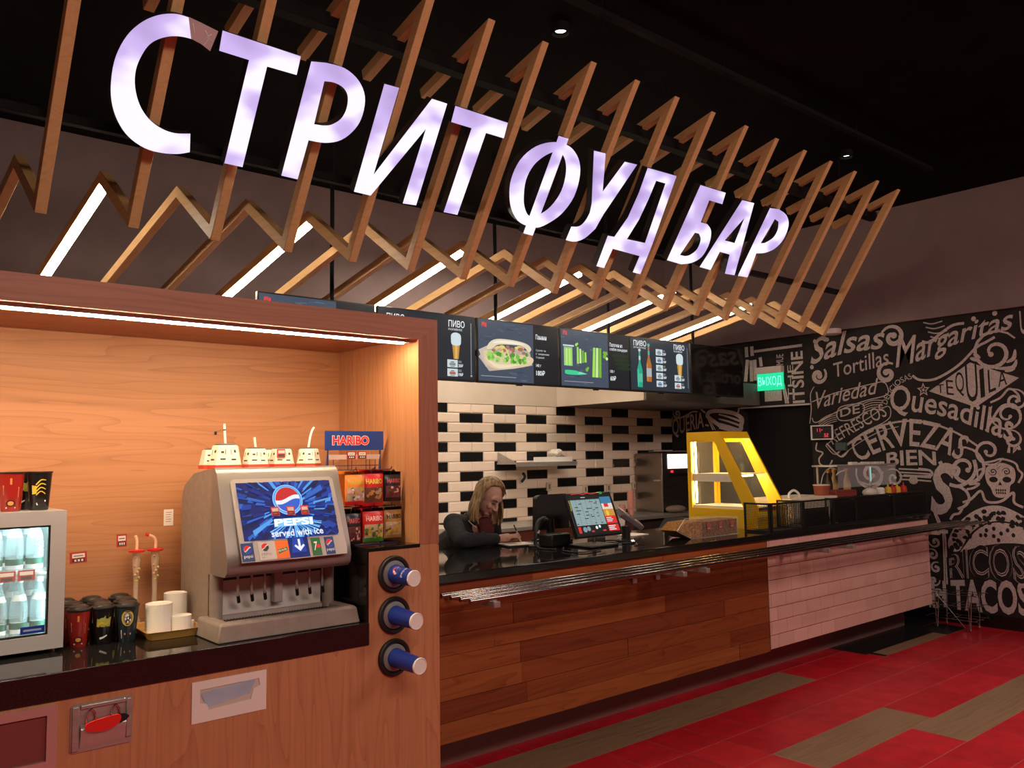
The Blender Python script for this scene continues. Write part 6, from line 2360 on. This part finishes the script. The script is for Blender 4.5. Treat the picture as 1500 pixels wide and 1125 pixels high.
q = MB(M_chalk)
q.step = .00002
tacb = [(3.562, 0.688), (3.573, 0.765), (3.513, 0.894), (3.385, 1.025), (3.242, 1.108), (3.098, 1.128), (2.976, 1.087), (2.871, 1.017), (2.812, 0.903), (2.817, 0.815)]
taci = [(2.810, 0.932), (2.902, 0.949), (3.051, 0.987), (3.192, 0.972), (3.311, 0.905), (3.398, 0.808), (3.464, 0.695), (3.517, 0.675)]
q.shape(WM, [spline(tacb, 5) + spline(taci, 5)], .0003)
shell = [(3.465, 0.676), (3.392, 0.777), (3.313, 0.882), (3.193, 0.957), (3.051, 0.972), (2.903, 0.935), (2.812, 0.903)]
shl2 = [(2.821, 0.742), (2.912, 0.787), (3.090, 0.782), (3.263, 0.748)]
q.shape(WM, [spline(shell, 5) + spline(shl2, 5)], .0003)
q.mat(M_ink)
rn = random.Random(21)
at = arcpath([tuple((Vector(a) + Vector(b)) / 2) for a, b in zip(tacb[1:], list(reversed(taci))[:1] + list(reversed(taci)) + [taci[0]])])
for k in range(58):
    p_, t_ = at(k / 57)
    u, v = p_[0] + rn.uniform(-.06, .06), p_[1] + rn.uniform(-.05, .05)
    q.shape(WM, [spline([(u + rn.uniform(.012, .03) * math.cos(a), v + rn.uniform(.012, .03) * math.sin(a)) for a in (0, 1.2, 2.5, 3.7, 5.0)], 3, True)], .0010)
for px_ in [(3.271, 0.846), (3.218, 0.895), (3.153, 0.914), (3.228, 0.849), (3.157, 0.845), (3.092, 0.872), (3.035, 0.905), (2.989, 0.863), (3.117, 0.810)]:
    q.disc(WM, px_[0], px_[1], .016, .020, n=10, h=.0010)
q.build('taco_drawing', mu)

# taqueria mural in the kitchen corner and letters over the doorway
mt = thing('taqueria_mural', 'dark chalk mural reading TAQUERIA with a burrito drawing behind the steel cabinet', 'mural', (XW - .001, 6.4, 1.9))
M_chalkdim = M_chalk
q = MB(M_chalkdim)
q.step = .00002
wtext(q, 'TAQUERIA', [(7.067, 1.787), (6.843, 1.851), (6.626, 1.897), (6.401, 1.941)], (.27, .25, .23), .012, 0, True, .0006)
swirl(q, (6.809, 2.162), .10, 1.3, .5, .03, -1)
swirl(q, (6.938, 2.090), .09, 1.2, 2.5, .03, 1)
q.stroke(WM, spline([(6.854, 2.130), (6.789, 2.105), (6.670, 2.130), (6.573, 2.172), (6.489, 2.172)], 6), .03, .015, .0003)
q.build('lettering', mt)
q = MB(M_chalkdim)
q.step = .00002
el = spline([(6.342, 2.115), (6.305, 2.159), (6.204, 2.167), (6.057, 2.147), (5.932, 2.116), (5.849, 2.052), (5.862, 1.979), (5.883, 1.927), (6.017, 1.936), (6.152, 1.982), (6.279, 2.062)], 6, True)
for i, p_ in enumerate(el):
    q.disc(WM, p_[0], p_[1], .030, .026, n=7, h=.0003 + .00001 * i)
for k in range(4):
    q.stroke(WM, spline([(y, z - .055 * k) for y, z in [(6.176, 2.124), (6.030, 2.084), (5.869, 2.028)]], 6), .014, .03, .0003)
q.stroke(WM, [(6.339, 2.081), (6.264, 1.936)], .016, .016, .0003)
q.stroke(WM, [(6.309, 2.063), (6.234, 1.935)], .012, .012, .0003)
for a_ in ([(6.436, 2.195), (6.371, 2.154)], [(6.378, 2.003), (6.327, 1.992)], [(5.881, 2.187), (5.898, 2.131)]):
    q.stroke(WM, a_, .022, .022, .0003)
q.build('burrito_drawing', mt)

ml_ = thing('doorway_lettering', 'white painted letters running upwards over the dark doorway', 'mural', (XW - .001, 5.3, 2.6))
q = MB(M_chalk)
q.step = .00002
def wvert(body, p0, p1, size, off=.03):
    """word reading upwards from p0 to p1, tops of letters to the left"""
    vs, fs = glyphs(body, off, 0)
    a_, b_ = Vector(p0), Vector(p1)
    d_ = b_ - a_
    q.add([WM(*(a_ + d_ * x + Vector((1, 0)) * (y * size)), .0005) for x, y in vs], fs)
wvert('ITSINE', (5.022, 2.200), (5.023, 2.782), .15, .02)
wvert('THE', (5.158, 2.250), (5.150, 2.636), .07, .0)
wvert('MUE', (5.271, 2.648), (5.265, 2.772), .09, .0)
wtext(q, 'I', [(5.528, 2.240), (5.307, 2.241)], (.17, .17, .17), .01, 0, True, .0006)
for p_ in ([(5.779, 2.492), (5.742, 2.749)], [(5.696, 2.489), (5.693, 2.737)], [(5.646, 2.496), (5.643, 2.739)], [(5.771, 2.293), (5.781, 2.435)], [(5.700, 2.289), (5.706, 2.437)], [(5.749, 2.781), (5.752, 2.902)], [(5.674, 2.788), (5.677, 2.901)]):
    q.stroke(WM, p_, .045, .045, .0005)
q.stroke(WM, [(5.647, 2.837), (5.027, 2.844)], .03, .03, .0005)
q.stroke(WM, [(5.569, 2.761), (5.558, 2.653)], .04, .04, .0005)
for k in range(12):
    p_ = Vector((5.291, 2.427)).lerp(Vector((5.252, 2.210)), k / 11)
    q.rect(WM, p_.x - .03, p_.y - .004, p_.x + .015, p_.y + .004, .0005)
q.stroke(WM, [(5.294, 2.427), (5.258, 2.204)], .02, .02, .0005)
q.stroke(WM, [(5.272, 2.426), (5.228, 2.202)], .02, .02, .0005)
q.build('lettering', ml_)

# exit sign, clock, small lamp, smoke detector
ex = thing('exit_sign', 'green lit exit sign over the dark doorway', 'exit sign', (XW - .03, 5.45, 2.5))
ey0, ey1 = 5.600, 5.262
q = MB(mat('sign_housing', (.62, .55, .50), .5))
q.box(XW - .07, XW - .002, ey1, ey0, 2.560, 2.635)
q.build('housing', ex, bevel=.004)
q = MB(glow('exit_green', (.01, .62, .28), 1.3))
q.box(XW - .045, XW - .037, ey1 - .01, ey0 - .005, 2.365, 2.560)
F = fn_at((XW - .0456, ey0 - .02, 2.40), (0, -1, 0), (0, 0, 1))
q.mat(glow('exit_text', (.25, 1.0, .78), 1.2)).text(F, 'ВЫХОД', .0, .0, .305, .125, .0006, offset=.012)
q.build('lit_plate', ex)

ck = thing('led_clock', 'small white-framed wall clock with red digits reading 11-32', 'clock', (XW - .03, 4.85, 1.85))
CA = [(4.934, 1.941), (4.679, 1.931), (4.687, 1.766), (4.937, 1.782)]
cy0, cy1 = CA[0][0], CA[1][0]
cz1, cz0 = CA[0][1], CA[3][1]
q = MB(M_white)
F = fn_at((XW - .045, cy0, cz0), (0, -1, 0), (0, 0, 1))
cw, chh = cy0 - cy1, cz1 - cz0
q.shape(F, [[(0, 0), (cw, 0), (cw, chh), (0, chh)], [(.012, .012), (cw - .012, .012), (cw - .012, chh - .012), (.012, chh - .012)]], 0, .02)
q.build('frame', ck, bevel=.005)
q = MB(mat('clock_face', (.015, .01, .012), .25))
q.obox(F, .010, cw - .010, .010, chh - .010, -.040, .006)
q.build('case', ck)
q = MB(glow('clock_red', (1, .03, .06), 1.5))
SEG = {'1': 'bc', '3': 'abgcd', '2': 'abged', '-': 'g'}
def digit(ch, u, v, s):
    w_, h_ = s * .5, s
    t_ = s * .12
    R_ = {'a': (0, h_ - t_, w_, h_), 'g': (0, h_ / 2 - t_ / 2, w_, h_ / 2 + t_ / 2), 'd': (0, 0, w_, t_), 'b': (w_ - t_, h_ / 2, w_, h_), 'c': (w_ - t_, 0, w_, h_ / 2), 'e': (0, 0, t_, h_ / 2), 'f': (0, h_ / 2, t_, h_)}
    for k in SEG[ch]:
        x0, y0, x1, y1 = R_[k]
        q.rect(F, u + x0, v + y0, u + x1, v + y1, .0066)
sz = chh * .24
for k, ch in enumerate('11-'):
    digit(ch, cw * .22 + k * sz * .78, chh * .55, sz)
for k, ch in enumerate('32'):
    digit(ch, cw * .58 + k * sz * .78, chh * .18, sz)
q.build('digits', ck)
q = MB(mat('box_green_grey', (.06, .10, .085), .5))
ga = [(4.662, 1.748), (4.548, 1.660)]
q.box(XW - .06, XW - .002, ga[1][0], ga[0][0], ga[1][1], ga[0][1])
tag(q.build('wall_box', origin=(XW, ga[0][0], ga[0][1]), bevel=.01), 'small grey green box on the mural wall just below the clock', 'wall box')
sda = (4.578, 2.904)
q = MB(mat('detector_pink', (.62, .50, .48), .5))
q.lathe([(.09, 0), (.09, -.05), (.07, -.06), (.001, -.062)], (XW - .15, sda[0], 2.955), seg=24)
q.box(XW - .16, XW - .002, sda[0] - .02, sda[0] + .02, 2.930, 2.955)
tag(q.build('ceiling_camera', origin=(XW - .1, sda[0], 2.955)), 'small pale dome fixture at the top left of the main mural', 'dome fixture')

# chrome wire rack on the floor at the counter end
wr_ = thing('wire_rack', 'low chrome wire rack standing by the mural wall at the counter end', 'wire rack', (8.3, 3.4, 0))
for y in (3.56, 3.27):
    q = MB(mat('dull_chrome', (.38, .36, .34), .25, 1))
    q.tube(spline([(8.22, y, .33), (8.22, y, .06), (8.235, y, .012), (8.25, y, .06), (8.30, y, .33)], 5), .0055, 8)
    q.build('leg', wr_)
    q = MB(mat('dull_chrome', (.38, .36, .34), .25, 1))
    q.tube(spline([(8.42, y, .06), (8.435, y, .012), (8.45, y, .06), (8.48, y, .33)], 5), .0055, 8)
    q.build('leg', wr_)
q = MB(mat('dull_chrome', (.38, .36, .34), .25, 1))
for z in (.105, .225, .33):
    for x in (8.20, 8.34, 8.47):
        q.tube([(x, 3.66, z), (x, 3.19, z)], .0028, 6)
    for y in (3.64, 3.42, 3.21):
        q.tube([(8.18, y, z + .004), (8.50, y, z + .004)], .0028, 6)
q.tube([(8.22, 3.56, .33), (8.30, 3.34, .02)], .004, 6)
q.build('wire_shelves', wr_)

# ================================================================ the person writing at the counter
hb = (3.637, 1.380)
pe = thing('person', 'person with long fair hair in a dark jacket writing at the counter', 'person', (3.62, 4.9, 0))
f_ = Vector((.12, -.82, -.56)).normalized()
u_ = Vector((.22, -.40, .80))
u_ = (u_ - f_ * u_.dot(f_)).normalized()
r_ = f_.cross(u_)
Hc = Vector((hb[0], 4.50, hb[1]))
H = lambda a, b, c: Hc + r_ * a + f_ * b + u_ * c
AX = (r_, f_, u_)
M_skin = mat('skin', (.56, .32, .24), .5)
M_jacket = noisy('jacket_charcoal', (.011, .012, .014), (.020, .021, .023), 40, .85)
q = MB(M_skin)
q.ball(H(0, -.012, .025), (.074, .092, .092), AX)
q.ball(H(0, .022, -.035), (.060, .066, .078), AX)
q.ball(H(0, .050, -.088), (.030, .030, .026), AX)
q.ball(H(0, .066, .020), (.052, .022, .040), AX)
q.tube([H(0, .084, .008), H(0, .100, -.022), H(0, .110, -.036)], [.008, .010, .012], 10)
q.ball(H(0, .106, -.036), .0115)
for s_ in (-1, 1):
    q.ball(H(.012 * s_, .098, -.038), .0085)
    q.ball(H(.033 * s_, .068, -.030), (.022, .020, .022), AX)
    q.ball(H(.072 * s_, -.010, -.010), (.010, .018, .030), AX)
q.ball(H(0, .084, -.064), (.020, .012, .006), AX)
q.ball(H(0, .082, -.073), (.017, .012, .006), AX)
neckb = Vector((3.645, 4.62, 1.235))
q.limb(H(0, -.035, -.05), neckb, .052, .058)
chest = Vector((3.63, 4.72, 1.10))
hips = Vector((3.56, 4.98, .92))
q.limb(neckb + Vector((0, .02, -.03)), chest, .085, .105)
q.ball(chest, (.15, .11, .14))
q.limb(chest, hips, .115, .13)
q.ball(hips, (.155, .13, .12))
sR, eR, wR = Vector((3.455, 4.66, 1.205)), Vector((3.375, 4.46, 1.108)), Vector((3.655, 4.425, 1.103))
sL, eL, wL = Vector((3.805, 4.68, 1.20)), Vector((3.895, 4.74, .97)), Vector((3.80, 4.58, .90))
for a_, b_, c_ in ((sR, eR, wR), (sL, eL, wL)):
    q.limb(a_, b_, .050, .040)
    q.limb(b_, c_, .040, .026)
for x, kx in ((3.48, 3.47), (3.65, 3.67)):
    q.limb(hips + Vector((x - 3.56, 0, -.05)), (kx, 4.93, .50), .082, .056)
    q.limb((kx, 4.93, .50), (kx, 5.0, .09), .056, .038)
    q.limb((kx, 5.0, .05), (kx, 4.86, .035), .038, .032)
# writing hand: palm, four bent fingers and a thumb round the pen
pc = Vector((3.725, 4.418, 1.108))
q.limb(wR, pc, .026, .028)
q.ball(pc, (.040, .030, .018))
for k in range(4):
    y = 4.392 + .016 * k
    kn = Vector((3.762 + .003 * (k in (1, 2)), y + .004, 1.118))
    m1 = Vector((3.796 - .004 * k, y - .004, 1.128 - .007 * k))
    m2 = Vector((3.818 - .008 * k, y - .002, 1.106 - .006 * k))
    t2 = Vector((3.812 - .012 * k, y + .000, 1.084 - .001 * k))
    q.tube([pc, kn, m1, m2, t2], [.012, .0098, .0088, .0080, .0066], 8)
    for p_, rr in ((kn, .0098), (m1, .009), (m2, .008), (t2, .0066)):
        q.ball(p_, rr, seg=8, rings=6)
q.tube([(3.705, 4.398, 1.110), (3.745, 4.374, 1.116), (3.782, 4.374, 1.110), (3.806, 4.386, 1.096)], [.013, .0115, .0098, .008], 8)
q.ball((3.806, 4.386, 1.096), .008, seg=8, rings=6)
q.ball((3.745, 4.374, 1.116), .0115, seg=8, rings=6)
# other hand, hanging behind the counter edge
q.limb(wL, (3.775, 4.545, .862), .025, .026)
for k in range(4):
    y = 4.51 + .018 * k
    q.tube([(3.77, 4.54, .86), (3.757, y, .835), (3.750, y - .004, .808), (3.752, y - .006, .786)], [.012, .0095, .0085, .007], 8)
q.tube([(3.79, 4.53, .87), (3.80, 4.505, .85), (3.795, 4.49, .828)], [.012, .010, .008], 8)


def fuse(q, name, parent, vox, smooth=4):
    """union of the shapes as one continuous surface"""
    o = q.build(name + '_temp', smooth=180)
    rm = o.modifiers.new('merge', 'REMESH')
    rm.mode = 'VOXEL'
    rm.voxel_size = vox
    sm = o.modifiers.new('soften', 'SMOOTH')
    sm.factor = .5
    sm.iterations = smooth
    dg = bpy.context.evaluated_depsgraph_get()
    me = bpy.data.meshes.new_from_object(o.evaluated_get(dg))
    bpy.data.objects.remove(o)
    org = WORLD[parent.name]
    for v in me.vertices:
        v.co -= org
    me.materials.clear()
    me.materials.append(q.mats[0])
    me.polygons.foreach_set('material_index', [0] * len(me.polygons))
    me.polygons.foreach_set('use_smooth', [True] * len(me.polygons))
    me.name = name
    ob = bpy.data.objects.new(name, me)
    col.objects.link(ob)
    ob.parent = parent
    WORLD[ob.name] = org
    return ob


body = fuse(q, 'body', pe, .0042, 3)
# lips and cheeks tinted where the skin itself is redder
body.data.materials.append(mat('lip_pink', (.42, .13, .12), .45))
for p_ in body.data.polygons:
    c_ = Vector(p_.center) + WORLD[pe.name] - Hc
    if abs(c_.dot(r_)) < .021 and c_.dot(f_) > .080 and -.080 < c_.dot(u_) < -.056:
        p_.material_index = 1
for s_ in (-1, 1):
    q = MB(mat('eye_lash_dark', (.03, .018, .014), .5))
    q.tube(spline([H(.018 * s_, .0885, -.003), H(.030 * s_, .0905, .0005), H(.045 * s_, .079, -.003)], 4), .0034, 6)
    q.build('eyelid', body)
    q = MB(mat('brow_brown', (.09, .05, .03), .8))
    q.tube(spline([H(.014 * s_, .092, .020), H(.032 * s_, .090, .027), H(.050 * s_, .075, .021)], 4), .0034, 6)
    q.build('eyebrow', body)

q = MB(M_jacket)
q.limb(neckb + Vector((-.02, .05, -.045)), chest, .085, .125)
q.ball(chest, (.172, .130, .155))
q.limb(chest, hips, .135, .150)
q.ball(hips, (.175, .15, .10))
for a_, b_, c_, ce in ((sR, eR, wR, .90), (sL, eL, wL, .93)):
    q.ball(a_, .066)
    q.limb(a_, b_, .064, .052)
    q.limb(b_, b_.lerp(c_, ce), .052, .040)
    q.limb(a_, chest + Vector((0, -.01, .05)), .070, .10)
for k in range(3):
    q.tube([eR.lerp(wR, .15 + .2 * k) + Vector((0, -.03, .042)), eR.lerp(wR, .22 + .2 * k) + Vector((0, .03, .048))], .009, 8)
q.tube([sR.lerp(eR, .3) + Vector((-.05, -.03, 0)), sR.lerp(eR, .6) + Vector((-.02, -.056, .0))], .011, 8)
# collar
q.tube(spline([neckb + Vector((.075, -.03, -.02)), neckb + Vector((.07, .05, .015)), neckb + Vector((-.01, .085, .03)), neckb + Vector((-.075, .03, .010)), neckb + Vector((-.06, -.045, -.035))], 5), .019, 10)
jk = fuse(q, 'jacket', pe, .006, 4)
q = MB(mat('piping_cream', (.55, .48, .38), .7))
q.tube(spline([neckb + Vector((-.045, .10, .025)), neckb + Vector((-.088, .03, .012)), neckb + Vector((-.095, -.02, -.025)), neckb + Vector((-.075, -.07, -.060))], 5), .0035, 6)
q.build('collar_piping', jk)
q = MB(mat('scarf_maroon', (.075, .008, .010), .8))
q.ball(neckb + Vector((0, -.060, -.040)), (.062, .035, .052))
q.ball(neckb + Vector((-.02, -.085, -.085)), (.040, .028, .055))
q.ball(neckb + Vector((.035, -.07, -.08)), (.035, .028, .05))
fuse(q, 'neck_scarf', pe, .006, 3)
q = MB(mat('trousers_black', (.016, .015, .016), .8))
q.ball(hips + Vector((0, 0, -.04)), (.170, .145, .12))
for x, kx in ((3.48, 3.47), (3.65, 3.67)):
    q.limb(hips + Vector((x - 3.56, 0, -.06)), (kx, 4.93, .50), .098, .070)
    q.limb((kx, 4.93, .50), (kx, 5.0, .08), .070, .060)
fuse(q, 'trousers', pe, .010, 4)
for kx in (3.47, 3.67):
    q = MB(M_black)
    q.limb((kx, 5.01, .045), (kx, 4.84, .036), .044, .035)
    q.build('shoe', pe)

# hair: parted on top, falling to the shoulders
mh = noisy('hair_fair', (.10, .055, .026), (.40, .25, .115), 60, .5, stretch=(1, 1, .10))
nt = mh.node_tree
q = MB(mh)
def scalp(a, b, s_, k=1.):
    d_ = (u_ * math.cos(a) + r_ * s_ * math.sin(a)) * math.cos(b) + f_ * math.sin(b)
    return H(0, -.010, .022) + r_ * d_.dot(r_) * .084 * k + f_ * d_.dot(f_) * .102 * k + u_ * d_.dot(u_) * .104 * k
dn = Vector((0, 0, -1))
rn = random.Random(31)
for s_ in (1, -1):
    for i in range(15):
        b_ = (R(8) if s_ > 0 else R(30)) - (R(94) if s_ > 0 else R(116)) * i / 14
        for lay in range(2):
            amax = R(88) if b_ > 0 else R(96)
            pts = [scalp(amax * t, b_, s_, 1 + .05 * lay) for t in (.03, .25, .5, .75, 1)]
            e_ = pts[-1]
            ln = (.165 if b_ > R(10) else .185) + rn.uniform(-.015, .03)
            out = r_ * s_ * .012
            if s_ > 0 and b_ < R(15):
                drift = Vector((-.055, .030, 0)) * (1 - lay * .4)
            else:
                drift = Vector((.0, -.004, 0))
            pts += [e_ + dn * ln * .35 + out + drift * .3, e_ + dn * ln * .7 + out * .7 + drift * .75 + Vector((rn.uniform(-.006, .006), rn.uniform(-.006, .006), 0)), e_ + dn * ln + drift + Vector((rn.uniform(-.01, .01), rn.uniform(-.01, .01), 0))]
            pp = spline(pts, 3)
            n_ = len(pp)
            q.tube(pp, [.0125 * (1 - .55 * k / n_) for k in range(n_)], 8)
for s_ in (1, -1):
    for i in range(7):
        b0 = R(26) - R(7) * i
        pts = [scalp(R(6) + R(86) * t, b0 - R(46) * t ** 1.3, s_, 1.02) for t in (0, .2, .4, .6, .8, 1)]
        pp = spline(pts, 3)
        q.tube(pp, [.0115 - .003 * k / len(pp) for k in range(len(pp))], 8)
q.ball(H(0, -.034, .036), (.080, .084, .084), AX)
hr = fuse(q, 'hair', pe, .0045, 2)
# the pen
q = MB(mat('pen_white', (.75, .72, .68), .3))
q.tube([(3.829, 4.392, 1.070), (3.786, 4.392, 1.150)], .0042, 8)
pn = q.build('pen', origin=(3.81, 4.392, 1.1))
tag(pn, 'white pen with a dark end held in the writing hand', 'pen')
q = MB(M_black)
q.tube([(3.786, 4.392, 1.150), (3.764, 4.392, 1.190)], .0040, 8)
q.build('dark_end', pn)
